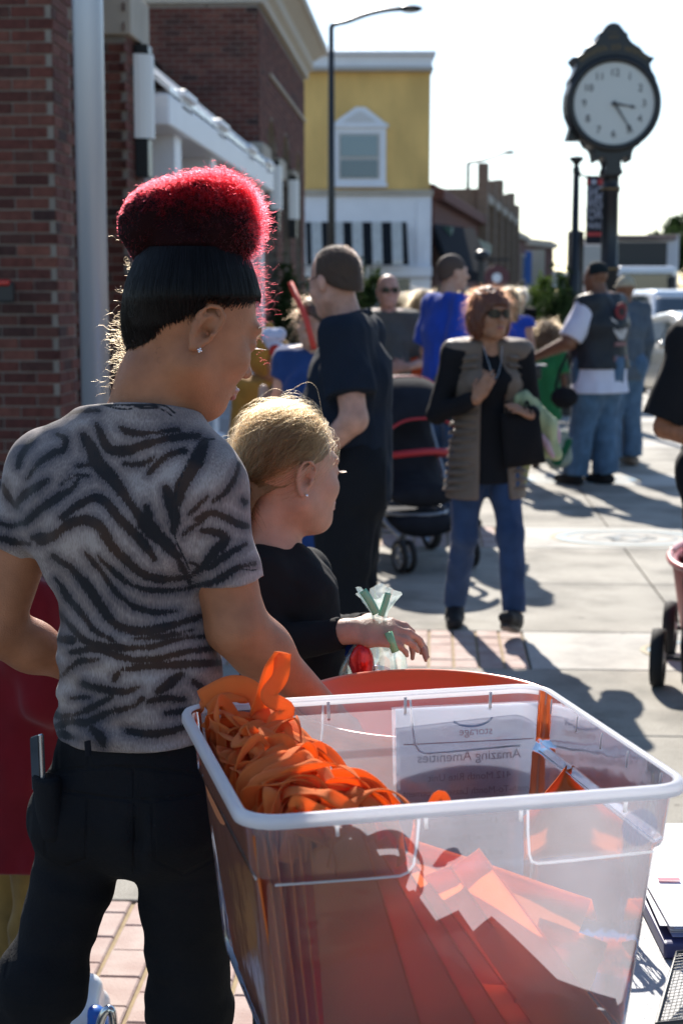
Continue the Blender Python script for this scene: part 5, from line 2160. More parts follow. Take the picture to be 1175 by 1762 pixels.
mb = MB()
for sd_ in ('n', 'f'):
    for sg in (-1, 1):
        mb.tube(wall_line(sd_, [(sg * .93, .078), (sg * .5, .080), (sg * .34, .080), (sg * .30, .076), (sg * .275, .066), (sg * .26, .04), (sg * .25, .008)]), .0015, 6)
        mb.build('moulded_ridge', M_rimp, tub, smooth=True)
        mb = MB()
for sd_ in ('l', 'r'):
    mb.tube(wall_line(sd_, [(x / 10, .078) for x in range(-9, 10)]), .0013, 6)
    mb.build('moulded_ridge', M_rimp, tub, smooth=True)
    mb = MB()
mb = MB()
for sd_ in ('n', 'f'):
    for u in (-.62, -.22, .22, .72):
        a, b_ = wall_line(sd_, [(u, .004), (u, .026)])
        MB().tube([a, b_], .0022, 6).build('rim_rib', M_rimp, tub, smooth=True)
for sd_ in ('l', 'r'):
    for u in (-.75, -.35, .0, .35, .75):
        a, b_ = wall_line(sd_, [(u, .004), (u, .024)])
        MB().tube([a, b_], .0022, 6).build('rim_rib', M_rimp, tub, smooth=True)
# moulded panel on the left wall
mb = MB()
pan = [(-.45 + .5 * math.cos(a) * .8, .165 + .065 * math.sin(a)) for a in [2 * math.pi * i / 30 for i in range(31)]]
# round recycling mark seen on the right wall
rc = tub_pt(.80, -1, .045, .002)
mb = MB()
mb.lathe([(.0, 0), (.021, 0), (.021, .0006), (0, .0006)], rc, -TV, n=28)
mb.build('moulded_mark', mat('faint_blue_mark', (.35, .45, .70), .5), tub)
MATS['faint_blue_mark'].node_tree.nodes["Principled BSDF"].inputs["Alpha"].default_value = .13
o = text_obj('mark_lettering', '16', .02, (0, 0, 0), frame(TU, UP, -TV), MATS['faint_blue_mark'], tub, .0003)
o.matrix_basis = Matrix.Translation(tub_pt(.80, -1, .045, .004)) @ frame(TU, UP, -TV).to_4x4()

# ---- orange fabric
M_or = cloth('orange_fabric', (.82, .32, .14), var=.06, bump=.35, bscale=500, translucent=.5, sheen=.1, rough=.8)
M_or2 = cloth('orange_strap_webbing', (.92, .30, .075), var=.05, bump=.5, bscale=700, translucent=.55, sheen=.2, rough=.8)
for x_ in M_or.node_tree.nodes:
    if x_.type == 'BSDF_TRANSLUCENT':
        x_.inputs[0].default_value = (.84, .20, .05, 1)
rs = random.Random(11)
bag_group = 'orange fabric bags packed in the clear tub'


def bag_sheet(label, corners, th=.0022, wob=.004, seed=0, group=bag_group):
    """a flat folded bag: two cloth layers with a hem; corners in order round the outline, world points"""
    r = thing('tote_bag', label, 'bag', corners[0], group)
    a, b, c, d = [Vector(p) for p in corners]
    nrm = (b - a).cross(d - a).normalized()
    n_ = 12
    rq = random.Random(seed)
    ph = [rq.uniform(0, 6) for _ in range(4)]
    def pt(u, v, s_):
        p = a.lerp(b, u).lerp(d.lerp(c, u), v)
        wv = math.sin(u * 5 + ph[0]) * .5 + math.sin(v * 4 + ph[1]) * .6 + math.sin(u * 9 + v * 7 + ph[2]) * .25
        e = min(u, v, 1 - u, 1 - v)
        return p + nrm * (wv * wob + s_ * th * (.2 + min(1, e * 12)))
    for nm, s_ in (('cloth_panel', 1),):
        MB().grid([[pt(i / n_, j / n_, s_) for i in range(n_ + 1)] for j in range(n_ + 1)]).build(nm, M_or, r, smooth=True)
    hem = [pt(i / n_, 0, 1.3) for i in range(n_ + 1)]
    hem2 = [p + (d - a).normalized() * .026 for p in hem]
    MB().grid([hem, hem2]).build('hem', M_or2, r, smooth=True, solid=.0012)
    edge = [pt(i / n_, 0, 1.0) for i in range(n_ + 1)] if False else [pt(0, j / n_, 1.2) for j in range(n_ + 1)]
    MB().tube(edge, .0013, 6).build('shading_edge', M_or2, r, smooth=True)  # lighter piping added in place of the shading that parts the sheets
    return r


zt0 = TZ + .012


def PT(px, py, k_):
    """point of pixel (px, py) on a plane parallel to the near wall, k_ metres inside it"""
    a = tub_pt(0, -1, .0) + TV * k_
    b_ = tub_pt(0, -1, HT) + TV * k_
    nn_ = TU.cross(b_ - a).normalized()
    q = P(px, py, 1.0)
    o_ = Vector((0, 0, CAMH))
    dr_ = q - o_
    p = o_ + dr_ * ((a - o_).dot(nn_) / dr_.dot(nn_))
    return p


def keep_in(p, m=.016):
    """hold a point inside the tub's walls"""
    q = Vector(p) - TCt
    dep = max(0.0, -q.z)
    k_ = inset(dep) + m if q.z < .02 else -.03
    u = max(-(TW / 2 - k_), min(TW / 2 - k_, q.dot(TU)))
    v = max(-(TL / 2 - k_), min(TL / 2 - k_, q.dot(TV)))
    return TCt + TU * u + TV * v + UP * q.z
# the fan of bags behind the near wall: apex pixel, right-hand edge going down, distance
fan = [
    # (top left px, apex px, lower right px, depth at top, depth at bottom)
    ((560, 1455), (618, 1408), (733, 1800), 1.600, 'first of the fan nearest the left front corner'),
    ((590, 1452), (640, 1436), (838, 1800), 1.615, 'second of the fan, just right of the pointed corner'),
    ((610, 1460), (665, 1440), (895, 1800), 1.632, 'third of the fan, in the middle of the brown folds'),
    ((640, 1480), (700, 1468), (945, 1800), 1.650, 'fourth of the fan, last of the close brown folds'),
    ((700, 1520), (772, 1487), (990, 1800), 1.668, 'fifth of the fan, next to the brightest one'),
]
for i, (tl0, ap, lr, dd, lb) in enumerate(fan):
    k_ = .012 + i * .011
    a = PT(tl0[0] - 22, tl0[1] + 10, k_)
    b_ = PT(ap[0], ap[1], k_ + .003)
    c_ = PT(lr[0], lr[1], k_ + .002)
    d_ = PT(560, 1800, k_)
    bag_sheet('orange bag on edge, ' + lb, [b_, a, d_, c_], seed=i, wob=.0028)
bag_sheet('brightest orange bag leaning diagonally, corner up near the tub middle', [PT(822, 1460, .085), PT(750, 1515, .080), PT(925, 1775, .016), PT(1048, 1762, .016)], seed=8)
bag_sheet('orange bag behind the diagonal one, square corner pointing right', [PT(700, 1440, .115), PT(1020, 1547, .115), PT(955, 1700, .045), PT(760, 1690, .045)], seed=9)
bag_sheet('orange bag lowest at the right, only its square corner showing', [PT(930, 1580, .09), PT(1047, 1622, .085), PT(1003, 1728, .032), PT(885, 1725, .032)], seed=10)
# bags standing against the left wall, edges up
for i in range(7):
    u = -1 + (.035 + i * .022)
    def q(v, dp, uu=u):
        p = tub_pt(0, v, dp)
        k_ = inset(dp)
        return p - TU * (TW / 2 - k_ - .006 - i * .011 - dp * .02)
    dp0 = .022 + rs.uniform(-.005, .012) + i * .002
    words_ = ['outermost against the left wall', 'second from the left wall', 'third from the left wall', 'fourth from the left wall', 'fifth from the left wall', 'sixth from the left wall', 'innermost under the heap of straps']
    bag_sheet('orange bag standing upright in the tub, ' + words_[i], [q(-.93, dp0), q(.93, dp0 - .004), q(.86, HT - .012), q(-.86, HT - .012)], seed=30 + i, wob=.002)
# pinkish bag sheets at the far side, seen through the plastic
bag_sheet('orange bag with pointed end near the far right of the tub', [PT(905, 1405, .25), PT(980, 1318, .30), PT(985, 1470, .26), PT(900, 1480, .24)], seed=50)

# straps heaped on top
def ribbon(name, pts, width, m, parent, th=.0016, twist=None, seed=0):
    c = catmull(pts, 7)
    if parent.name.startswith('strap_heap'):
        c = [keep_in(p) for p in c]
    rq = random.Random(seed)
    n = len(c)
    rows = []
    w0 = None
    for i, p in enumerate(c):
        a = c[max(0, i - 1)]
        b_ = c[min(n - 1, i + 1)]
        t = (b_ - a).normalized()
        wv = w0 if w0 is not None else (twist or Vector((rq.gauss(0, 1), rq.gauss(0, 1), rq.gauss(0, .4))))
        wv = (wv - t * wv.dot(t)).normalized()
        if i and seed:
            wv = Matrix.Rotation(math.sin(i * .35 + seed) * .10, 3, t) @ wv
        w0 = wv
        cu = t.cross(wv) * width * .06
        rows.append([p - wv * width / 2, p - wv * width / 4 + cu, p + cu * 1.2, p + wv * width / 4 + cu, p + wv * width / 2])
    return MB().grid(rows).build(name, m, parent, smooth=True, solid=th)


heap = thing('strap_heap', 'heap of tangled orange fabric straps along the left rim of the tub', 'straps', PZ(480, 1300, RZ))
for i in range(84):
    v = -.88 + 1.72 * (i + rs.random()) / 84
    u0 = -.95 + rs.uniform(0, .20)
    base_ = tub_pt(u0, v, .03)
    Lh = rs.uniform(.05, .12)
    hh = rs.uniform(.012, .050)
    dv = (TU * rs.uniform(.2, 1) + TV * rs.uniform(-1, 1)).normalized()
    sd2_ = dv.cross(UP) * rs.uniform(-.03, .03)
    mid = base_ + dv * Lh * .5 + UP * hh + sd2_
    end = base_ + dv * Lh - UP * rs.uniform(.0, .02)
    w_ = Vector((rs.gauss(0, 1), rs.gauss(0, 1), rs.gauss(0, 1)))
    pts = [base_ - UP * .03, base_ + UP * hh * .7 + dv * .004, mid - dv * .01, mid + dv * .012 - UP * .004 + sd2_ * .4, end + UP * .006, end + dv * .012 - UP * .03]
    pts = [p + Vector((rs.gauss(0, .006), rs.gauss(0, .006), rs.gauss(0, .004))) for p in pts]
    ribbon('strap', pts, rs.uniform(.013, .019), M_or2, heap, twist=w_, seed=i + 1, th=.0009)
# loops lying toward the near wall
for i in range(11):
    u = -.88 + i * .034
    a = tub_pt(u, -.84 + rs.uniform(-.06, .1), .030)
    b_ = a + TU * rs.uniform(.04, .10) + TV * rs.uniform(-.0, .05)
    m_ = (a + b_) / 2 + UP * rs.uniform(.012, .040) + TV * rs.uniform(0, .04)
    pts = [a - UP * .03, a + UP * .010, m_ - TU * .012, m_ + TU * .02 - UP * .002, b_ + UP * .0, b_ - UP * .05]
    ribbon('strap', pts, .022, M_or2, heap, twist=TV + UP * rs.uniform(-.3, .5), seed=60 + i, th=.0011)
# the strap that stands up above the rim
ribbon('strap', [P(470, 1275, 1.90), P(447, 1232, 1.90), P(458, 1190, 1.885), P(470, 1150, 1.88), P(487, 1124, 1.875)], .027, M_or2, heap, twist=CR * .9 + CF * .4, seed=0)
ribbon('strap', [P(487, 1124, 1.875), P(482, 1165, 1.872), P(462, 1198, 1.87), P(494, 1222, 1.865), P(472, 1245, 1.86), P(468, 1290, 1.85), P(440, 1330, 1.82)], .020, M_or2, heap, twist=CR + UP * .3, seed=0)
ribbon('strap', [P(445, 1225, 1.90), P(485, 1240, 1.88), P(508, 1285, 1.84), P(510, 1340, 1.80), P(496, 1390, 1.74)], .030, M_or2, heap, twist=CR + CF * .5 + UP * .25, seed=0)
ribbon('strap', [P(345, 1205, 1.97), P(400, 1180, 1.96), P(440, 1195, 1.95), P(455, 1240, 1.93)], .027, M_or2, heap, twist=UP + CR * .2, seed=0)
ribbon('strap', [P(515, 1400, 1.66), P(545, 1345, 1.68), P(600, 1332, 1.69), P(640, 1348, 1.69), P(685, 1396, 1.68)], .026, M_or2, heap, twist=UP * .9 - CF * .6, seed=0)
ribbon('strap', [P(560, 1400, 1.66), P(553, 1372, 1.65), P(585, 1368, 1.645), P(612, 1372, 1.65), P(612, 1400, 1.65)], .030, M_or2, heap, twist=UP, seed=0)
ribbon('strap', [P(330, 1222, 1.97), P(360, 1200, 1.99), P(400, 1196, 1.99), P(430, 1205, 1.96)], .03, M_or2, heap, twist=UP, seed=0)
# little corner peeping over the near rim
ribbon('strap', [P(740, 1400, 1.66), P(757, 1372, 1.665), P(768, 1392, 1.66)], .016, M_or2, heap, twist=UP * .4 + CR, seed=0)

# orange bucket behind the tub
BC = C((738 - CX) / F_PX * 2.335, 2.335, TZ)
bk = thing('bucket', 'round orange plastic tub behind the clear storage tub', 'bucket', BC)
M_ob = mat('orange_plastic', (.72, .10, .008), .30, coat=.25, sss=.08)
prof = [(0, .004), (.145, .004), (.150, .01), (.188, .225), (.196, .232), (.200, .240), (.204, .244), (.209, .243), (.210, .238), (.206, .226), (.200, .22), (.196, .205), (.158, .004), (.15, .0), (0, 0)]
MB().lathe(prof, BC, n=72).build('tub_body', M_ob, bk, smooth=True)
for sx in (-1, 1):
    c = BC + CR * sx * .203 + UP * .165
    MB().tube([c - CF * .05, c - CF * .045 + CR * sx * .02, c + CF * .045 + CR * sx * .02, c + CF * .05], .006, 8).build('handle', M_ob, bk, smooth=True)

# printed flyer in a clear stand between the tubs, facing away
fl = thing('flyer_stand', 'printed flyer in a clear stand seen reversed through the tub', 'sign', P(820, 1320, 2.08))
f0, f1 = P(685, 1205, 2.065), P(934, 1228, 2.10)
ft = (f1 - f0)
ft.z = 0
FW_ = ft.length
ft.normalize()
fn_ = ft.cross(UP).normalized()
top_z = f0.z
FH_ = .295
fc = (f0 + f1) / 2
fc.z = TZ + FH_ / 2 + .004
lean = frame(ft, -fn_, UP) @ Matrix.Rotation(R_(-7), 3, 'X')
M_pap = cloth('flyer_paper', (.74, .76, .82), var=.0, bump=.0, translucent=.5, sheen=0, rough=.7)
MB().box(fc, (FW_, .0012, FH_), lean).build('paper', M_pap, fl)
MB().box(fc + (lean @ Vector((0, -.003, 0))), (FW_ + .012, .002, FH_ + .006), lean).build('clear_sleeve', M_clear, fl)
MB().box(Vector((fc.x, fc.y, TZ + .003)) - fn_ * .0, (FW_, .09, .004), frame(ft, -fn_, UP)).build('stand_foot', M_clear, fl)
M_ink = mat('grey_ink', (.34, .32, .38), .8)
M_rink = mat('red_ink', (.60, .20, .25), .8)
M_bink = mat('blue_ink', (.20, .33, .62), .8)
lines_ = [('Amazing Amenities', .078, .021, M_ink), ('412 Month Rite Unit', .050, .0155, M_ink), ('Month-To-Month Lease Agreement', .030, .0145, M_ink), ('24/7 Gate Access and security', .008, .0145, M_ink),
          ('Use Truck 4 Hours Free first 30 miles', -.013, .0140, M_ink), ('Free w/ Move in', -.034, .0150, M_ink), ('and ACH set up', -.056, .0150, M_ink)]
for tx, y, sz, m_ in lines_:
    o = text_obj('printed_line', tx, sz * .9, (0, 0, 0), lean, m_, fl, .0001)
    # the front of the flyer faces away from the camera, so the words read reversed from here
    Rt = frame(-(lean @ Vector((1, 0, 0))), lean @ Vector((0, 0, 1)), lean @ Vector((0, 1, 0)))
    o.matrix_basis = Matrix.Translation(fc + lean @ Vector((.0, -.0012, y))) @ Rt.to_4x4()
o = text_obj('printed_line', 'storage', .016, (0, 0, 0), lean, M_rink, fl, .0001)
o.matrix_basis = Matrix.Translation(fc + lean @ Vector((.01, -.0012, .112))) @ Rt.to_4x4()
mb = MB()
mb.tube([fc + lean @ Vector((.005 + .03 * math.cos(a), -.0014, .135 + .016 * math.sin(a))) for a in [R_(-150 + 12 * i) for i in range(12)]], .0016, 5)
mb.build('printed_swoosh', M_bink, fl)
MB().box(fc + lean @ Vector((0, -.0013, .098)), (FW_ * .9, .0006, .0016), lean).build('printed_rule', M_rink, fl)

# mesh pen pot with pens
pp_ = PZ(1020, 1590, TZ)
pc = thing('pen_pot', 'blue wire mesh pen pot seen through the right of the tub', 'pen pot', pp_)
M_mesh = mat('blue_mesh', (.05, .08, .22), .4, metal=.4)
mb = MB()
for i in range(28):
    a = 2 * math.pi * i / 28
    a2 = a + .5
    mb.tube([pp_ + Vector((.038 * math.cos(a), .038 * math.sin(a), .002)), pp_ + Vector((.045 * math.cos(a2), .045 * math.sin(a2), .11))], .0009, 4)
    a2 = a - .5
    mb.tube([pp_ + Vector((.038 * math.cos(a), .038 * math.sin(a), .002)), pp_ + Vector((.045 * math.cos(a2), .045 * math.sin(a2), .11))], .0009, 4)
mb.build('mesh_wall', M_mesh, pc)
MB().lathe([(.044, .108), (.047, .108), (.047, .114), (.044, .114)], pp_, n=32, closed=True).build('pot_rim', M_mesh, pc)
MB().lathe([(.0, 0), (.039, 0), (.039, .004), (0, .004)], pp_, n=24).build('pot_base', M_mesh, pc)
for i, (dx, dy, col) in enumerate(((.01, .0, (.05, .1, .4)), (-.02, .01, (.4, .03, .03)), (.02, -.015, (.02, .02, .02)))):
    pn = thing('pen', ['blue pen standing in the mesh pot', 'red pen standing in the mesh pot', 'black pen standing in the mesh pot'][i], 'pen', pp_)
    MB().tube([pp_ + Vector((dx * .4, dy * .4, .006)), pp_ + Vector((dx * 1.6, dy * 1.6, .13)), pp_ + Vector((dx * 1.65, dy * 1.65, .148))], [.004, .0042, .002], 8).build('barrel', mat('pen_%s' % ['blue', 'red', 'black'][i], col, .3), pn, smooth=True)

# blue folder with papers at the right edge of the table
fd_c = PZ(1268, 1585, TZ + .012)
fd = thing('folder', 'dark blue folder lying on the table at the right edge', 'folder', fd_c)
R3 = frame(CR, CF, UP)
MB().box(fd_c, (.24, .20, .022), R3).build('cover', mat('navy_cover', (.04, .045, .14), .5), fd, bevel=.004)
ps_c = PZ(1215, 1545, TZ + .03)
psn = thing('paper_stack', 'loose stack of white leaflets on the dark blue folder', 'papers', ps_c)
M_pp = mat('white_paper', (.80, .81, .82), .8)
for i in range(6):
    MB().box(fd_c + UP * (.0125 + i * .0032) + CR * rs.uniform(-.008, .008) + CF * rs.uniform(-.004, .02), (.225, .175, .0009), frame(CR, CF, UP) @ Matrix.Rotation(rs.uniform(-.06, .06), 3, 'Z') @ Matrix.Rotation(rs.uniform(-.012, .012), 3, 'Y')).build('leaflet', M_pp if i % 4 else mat('blue_leaflet', (.45, .52, .75), .7), psn)
MB().box(fd_c + UP * .033 - CR * .08 + CF * .07, (.03, .01, .0008), R3).build('red_print', M_rink, psn)
# low wire mesh laid in place of a mesh shadow on the table
wb_c = PZ(1215, 1735, TZ + .002)
wbk = thing('shadow_mesh', 'dark wire mesh standing in for a mesh shadow, lower right table corner', 'basket', wb_c)
mb = MB()
tray = lambda u, v: wb_c + CR * (-.07 + .22 * u + .05 * v) + CF * (-.05 + .13 * v) + UP * (.004 + .035 * (v if v < .9 else .9) + .012 * math.sin(u * 3))
for i in range(40):
    mb.tube([tray(i / 39, v / 5) for v in range(6)], .0006, 4)
for j in range(24):
    mb.tube([tray(u / 6, j / 23) for u in range(7)], .0006, 4)
tag(mb.build('mesh_wall', M_dark, wbk), kind='stuff')
MB().tube([tray(0, 0), tray(0, .5), tray(0, 1), tray(.5, 1), tray(1, 1), tray(1, 0), tray(.5, 0), tray(0, 0)], .003, 8).build('wire_frame', M_dark, wbk)

# ------------------------------------------------------------------ the crowd
H_black = hair_mat('black_strands', (.02, .014, .012))
H_black.node_tree.nodes['Principled Hair BSDF'].inputs['IOR'].default_value = 1.32
H_brown = hair_mat('brown_strands', (.16, .07, .035))
H_auburn = hair_mat('auburn_strands', (.10, .022, .009))
H_blond = hair_mat('blond_strands', (.20, .12, .055))
H_grey = hair_mat('grey_strands', (.35, .33, .31))
M_hblack = mat('black_hair', (.010, .008, .008), .5, bump=.3, bscale=200)
M_hbrown = mat('brown_hair', (.05, .028, .018), .55, bump=.3, bscale=200)
M_haub = mat('auburn_hair', (.09, .028, .012), .5, bump=.5, bscale=120, stretch=(1, 1, .3))
M_hblond = mat('blond_hair', (.20, .125, .06), .55, bump=.5, bscale=120, stretch=(1, 1, .3))
M_hgrey = mat('grey_hair', (.22, .20, .19), .6, bump=.4, bscale=150)
C_navy = cloth('navy_polo_cloth', (.010, .015, .026), var=.12, bump=.3)
C_blk = cloth('black_cloth', (.010, .010, .012), var=.1, bump=.3)
C_blkt = cloth('black_trouser_cloth', (.008, .009, .012), var=.1, bump=.3)
C_jean = cloth('blue_denim', (.035, .075, .155), var=.25, bump=.4, bscale=50)
C_jean2 = cloth('faded_denim', (.07, .13, .21), var=.25, bump=.4, bscale=50)
C_jeand = cloth('slim_blue_jeans', (.030, .060, .135), var=.2, bump=.4, bscale=50)
C_white = cloth('white_cotton', (.62, .63, .74), var=.05, bump=.3)
C_vestl = cloth('black_leather', (.022, .026, .032), var=.15, bump=.4, sheen=0, rough=.45)
C_blue = cloth('royal_blue_cotton', (.018, .065, .42), var=.12, bump=.3)
C_navy2 = cloth('deep_blue_cloth', (.018, .05, .17), var=.15, bump=.3)
C_grey = cloth('olive_grey_cotton', (.085, .08, .07), var=.12, bump=.3)
C_orange = cloth('orange_cotton', (.42, .06, .015), var=.12, bump=.3)
C_green = cloth('green_cotton', (.015, .13, .045), var=.15, bump=.3)
C_must = cloth('mustard_cloth', (.36, .17, .03), var=.15, bump=.3)
C_red = cloth('dark_red_fleece', (.155, .006, .012), var=.15, bump=.4)
C_gold = cloth('gold_satin', (.24, .135, .035), var=.3, bump=.5, bscale=18, sheen=.1, rough=.45)
C_slate = cloth('slate_jacket', (.075, .10, .13), var=.15, bump=.3)
C_shoe = mat('black_shoe', (.010, .010, .011), .8, bump=.2)
C_shoeb = mat('brown_shoe', (.05, .028, .018), .55)
M_shades = mat('dark_lens', (.010, .009, .010), .15, spec=.25)
CROWD = 'people standing and walking on the pavement'

# tall man in navy polo, back to the camera, facing left
r, Q, L, D, hd, fr = person('man in navy polo and black trousers with buzz cut, back turned, facing left', 'man', 606, 5.7, -80, H=1.745, bw=1.2, tone='pink', belly=.6, hs=1.04,
    pose=dict(elL=(-.26, -.05, 1.15), wrL=(-.22, .15, .96), elR=(.24, .0, 1.14), wrR=(.18, .2, 1.0), head=(0, .065, 1.625), neck=(0, .0, 1.48)), head_tilt=14, head_turn=34,
    top=dict(mat=C_navy, sleeve=.72, hem=.84, g=.022, loose=.022, nz=.035, nt=.15, name='polo_shirt'), bottom=dict(mat=C_blkt, g=.024, cuff=.075), shoe=dict(mat=C_shoe),
    hair=dict(kind='short', mat=mat('cropped_brown_hair', (.055, .032, .020), .8, bump=.3, bscale=400), hmat=H_black, n=4000, len=.004, out=1.0, rad=.0002), vox=.0065)
hc, hr, hsz = hd
# collar
cpts = []
for i in range(21):
    a = R_(-160 + 320 * i / 20)
    cpts.append(Q['neck'] + fr[1] * (.062 * math.cos(a) + .0) + fr[0] * .064 * math.sin(a) + UP * (.035 - .02 * math.cos(a)))
MB().grid([cpts, [p + (p - Q['neck']).normalized() * .016 - UP * .035 for p in cpts]]).build('collar', C_navy, r, smooth=True, solid=.006)
gl_ = MB()
W_ = lambda x, y, z: hc + (hr @ Vector((x, y, z))) * hsz
gl_.tube([W_(-.078, -.01, .02), W_(-.076, .09, .02)], .002, 6).tube([W_(.078, -.01, .02), W_(.076, .09, .02)], .002, 6)
gl_.build('glasses_arm', M_dark, r)

# walking woman
DW = 7.3
r, Q, L, D, hd, fr = person('woman with short auburn hair, sunglasses and long taupe quilted vest walking towards camera', 'woman', 836, DW, 168, H=1.60, bw=.98, fem=True, tone='olive', bust=.01,
    pose=dict(elR=(.255, -.01, 1.13), wrR=(.115, .20, 1.215), hdR=(-.45, .25, .85), hnR=(-.55, -.75, .1), elL=(-.245, -.01, 1.13), wrL=(-.165, .20, 1.13), hdL=(.75, .35, .35), hnL=(.3, -.6, -.8),
              hipR=(.085, 0, .93), hipL=(-.085, 0, .93), knR=(.105, -.02, .50), anR=(.10, -.20, .10), knL=(-.095, .12, .52), anL=(-.10, .19, .12), toeL=(.10, .16, .07), toeR=(.05, .16, -.02),
              head=(0, .035, 1.625)), head_turn=-14, hs=1.0, curl=.28,
    top=dict(mat=cloth('taupe_quilting', (.165, .122, .093), var=.1, bump=.3, bscale=30, sheen=.1, rough=.55), sleeve=.0, hem=.70, g=.019, flare=.045, open=.055, nz=.02, nt=.3, name='vest', fold=.003,
             under=dict(mat=C_blk, sleeve=1.95, hem=.78, flare=.025, name='tunic')),
    bottom=dict(mat=C_jeand, low=1, g=.008, cuff=.050, len=.97), shoe=dict(mat=C_shoe, sole=M_black),
    hair=dict(kind='bob', mat=M_haub, hmat=H_auburn, n=2200, len=.022, out=.4, rad=.0002), vox=.0065)
glasses(r, hd, M_shades, 1.05)
hc, hr, hsz = hd
MB().ball(W_(0, .094, -.062) if False else hc + (hr @ Vector((0, .098, -.062))) * hsz, (.021, .008, .007), 10, hr).build('lips', mat('lip_colour', (.33, .11, .085), .45), r, smooth=True)
# quilting lines: raised piping seams on the vest
quil = MB()
# necklace
MB().tube(catmull([L((-.05, .09, 1.47)), L((-.03, .125, 1.38)), L((0, .14, 1.31)), L((.03, .125, 1.38)), L((.05, .09, 1.47))], 5), .0015, 5).build('necklace', mat('silver_chain', (.5, .5, .5), .3, metal=.9), r)
# vest panels: rows of puffed ribs each side of the opening
for sx in (-1, 1):
    for i in range(17):
        z = 1.42 - i * .041
        wv = .140 + (.02 if z < 1.1 else 0) + max(0, (1.0 - z)) * .12
        dpt = .105 + .018 + max(0, 1.0 - z) * .08
        pts = []
        for k_ in range(8):
            a = R_(62 - 13 * k_) if True else 0
            xx = sx * (wv + .030) * math.cos(a)
            yy = dpt * math.sin(a)
            if z > 1.36 and k_ > 3:
                continue
            pts.append(L((xx, yy * 1.02, z - .012 * k_ * .25)))
        if len(pts) > 2:
            MB().tube(pts, .016 * fr[2], 8, flat=.26).build('quilted_rib', MATS['taupe_quilting'], r, smooth=True)
# tote bag and clothes over her arm
wl = Q['wrL'] + D((.75, .35, .35)) * .06
tcx = P(898, 735, DW - .16)
tb_ = thing('tote_bag', 'black cloth tote bag hanging from the walking woman hand', 'bag', tcx)
S = SDF(.008, [P(862, 690, DW - .15), P(936, 800, DW - .15)])
R3 = frame(CR, CF, UP) @ Matrix.Rotation(R_(6), 3, 'Y')
cs = []
pl_ = [P(861, 712, DW - .15), P(926, 706, DW - .15), P(938, 796, DW - .14), P(868, 806, DW - .14)]
nb = 8
front, back = [], []
for j in range(nb + 1):
    v = j / nb
    rowf, rowb = [], []
    for i in range(nb + 1):
        u = i / nb
        p = pl_[0].lerp(pl_[1], u).lerp(pl_[3].lerp(pl_[2], u), v)
        th = .006 + .028 * math.sin(math.pi * u) * math.sin(math.pi * min(1, v * .9 + .05))
        wv = .006 * math.sin(u * 7 + v * 5)
        rowf.append(p - CF * (th + wv))
        rowb.append(p + CF * (th - wv))
    front.append(rowf)
    back.append(rowb)
mbx = MB().grid(front).grid([r__[::-1] for r__ in back])
mbx.build('bag_body', C_blk, tb_, smooth=True, solid=.002)
for dx, dd in ((0, -.02), (.0, .02)):
    MB().tube(catmull([P(872, 716, DW - .15 + dd), P(872, 690, DW - .16 + dd), wl + Vector((0, 0, -.02)), P(905, 690, DW - .16 + dd), P(914, 712, DW - .15 + dd)], 6), .008, 6, flat=.4).build('handle', C_blk, tb_, smooth=True)
gm = thing('folded_clothes', 'pale green and pink clothes draped over the walking woman arm', 'clothes', P(925, 720, DW - .1))
S = SDF(.009, [P(890, 670, DW - .1), P(965, 800, DW), P(905, 850, DW)])
S.cone(P(900, 688, DW - .05), P(940, 735, DW + .0), .045, .05, k=.04)
S.cone(P(940, 735, DW + .02), P(955, 780, DW + .03), .045, .03, k=.04)
S.cone(P(905, 690, DW + .05), P(930, 770, DW + .05), .05, .045, k=.04)
S.rough(.018, 22, 3, (1.6, 1.6, .5))
S.obj('green_garment', cloth('pale_green_cloth', (.36, .42, .24), var=.15, bump=.3), gm, adapt=.003)
S = SDF(.009, [P(870, 790, DW + .05), P(920, 845, DW + .05)])
S.seg(P(896, 795, DW + .05), P(885, 836, DW + .05), (.06, .02), (.05, .016), CR, k=.02)
S.rough(.014, 26, 3, (1.6, 1.6, .4))
S.obj('green_garment', cloth('yellow_green_cloth', (.40, .42, .20), var=.15, bump=.3), gm, adapt=.003)
S = SDF(.009, [P(925, 720, DW), P(965, 790, DW)])
S.cone(P(932, 752, DW - .03), P(952, 785, DW - .02), .016, .012, k=.02)
S.cone(P(952, 735, DW + .05), P(958, 760, DW + .05), .028, .02, k=.02)
S.rough(.008, 30, 3)
S.obj('pink_garment', cloth('pale_pink_cloth', (.50, .36, .42), var=.1), gm, adapt=.003)

# capped man in leather vest
r, Q, L, D, hd, fr = person('heavy man in black leather vest over white tee and jeans, black cap, arm held out', 'man', 1028, 13.1, -46, H=1.84, bw=1.50, tone='brown', belly=1.0, hs=1.03,
    pose=dict(elL=(-.32, .07, 1.14), wrL=(-.30, .40, 1.02), hdL=(-.1, .8, -.5), elR=(.26, .06, 1.16), wrR=(.20, .28, 1.02), head=(0, .06, 1.635), anL=(-.11, .14, .085), knL=(-.10, .08, .5)),
    top=dict(mat=C_vestl, sleeve=.0, hem=.93, g=.030, nz=.02, nt=.15, name='leather_vest', fold=.004, under=dict(mat=C_white, sleeve=.92, hem=.74, name='tee_shirt', flare=.03)),
    bottom=dict(mat=C_jean2, g=.034, cuff=.075), shoe=dict(mat=C_shoe, sole=M_black), head_tilt=4,
    hair=dict(kind='cap', mat=cloth('black_cap_cloth', (.012, .018, .020), bump=.2)), vox=.011)
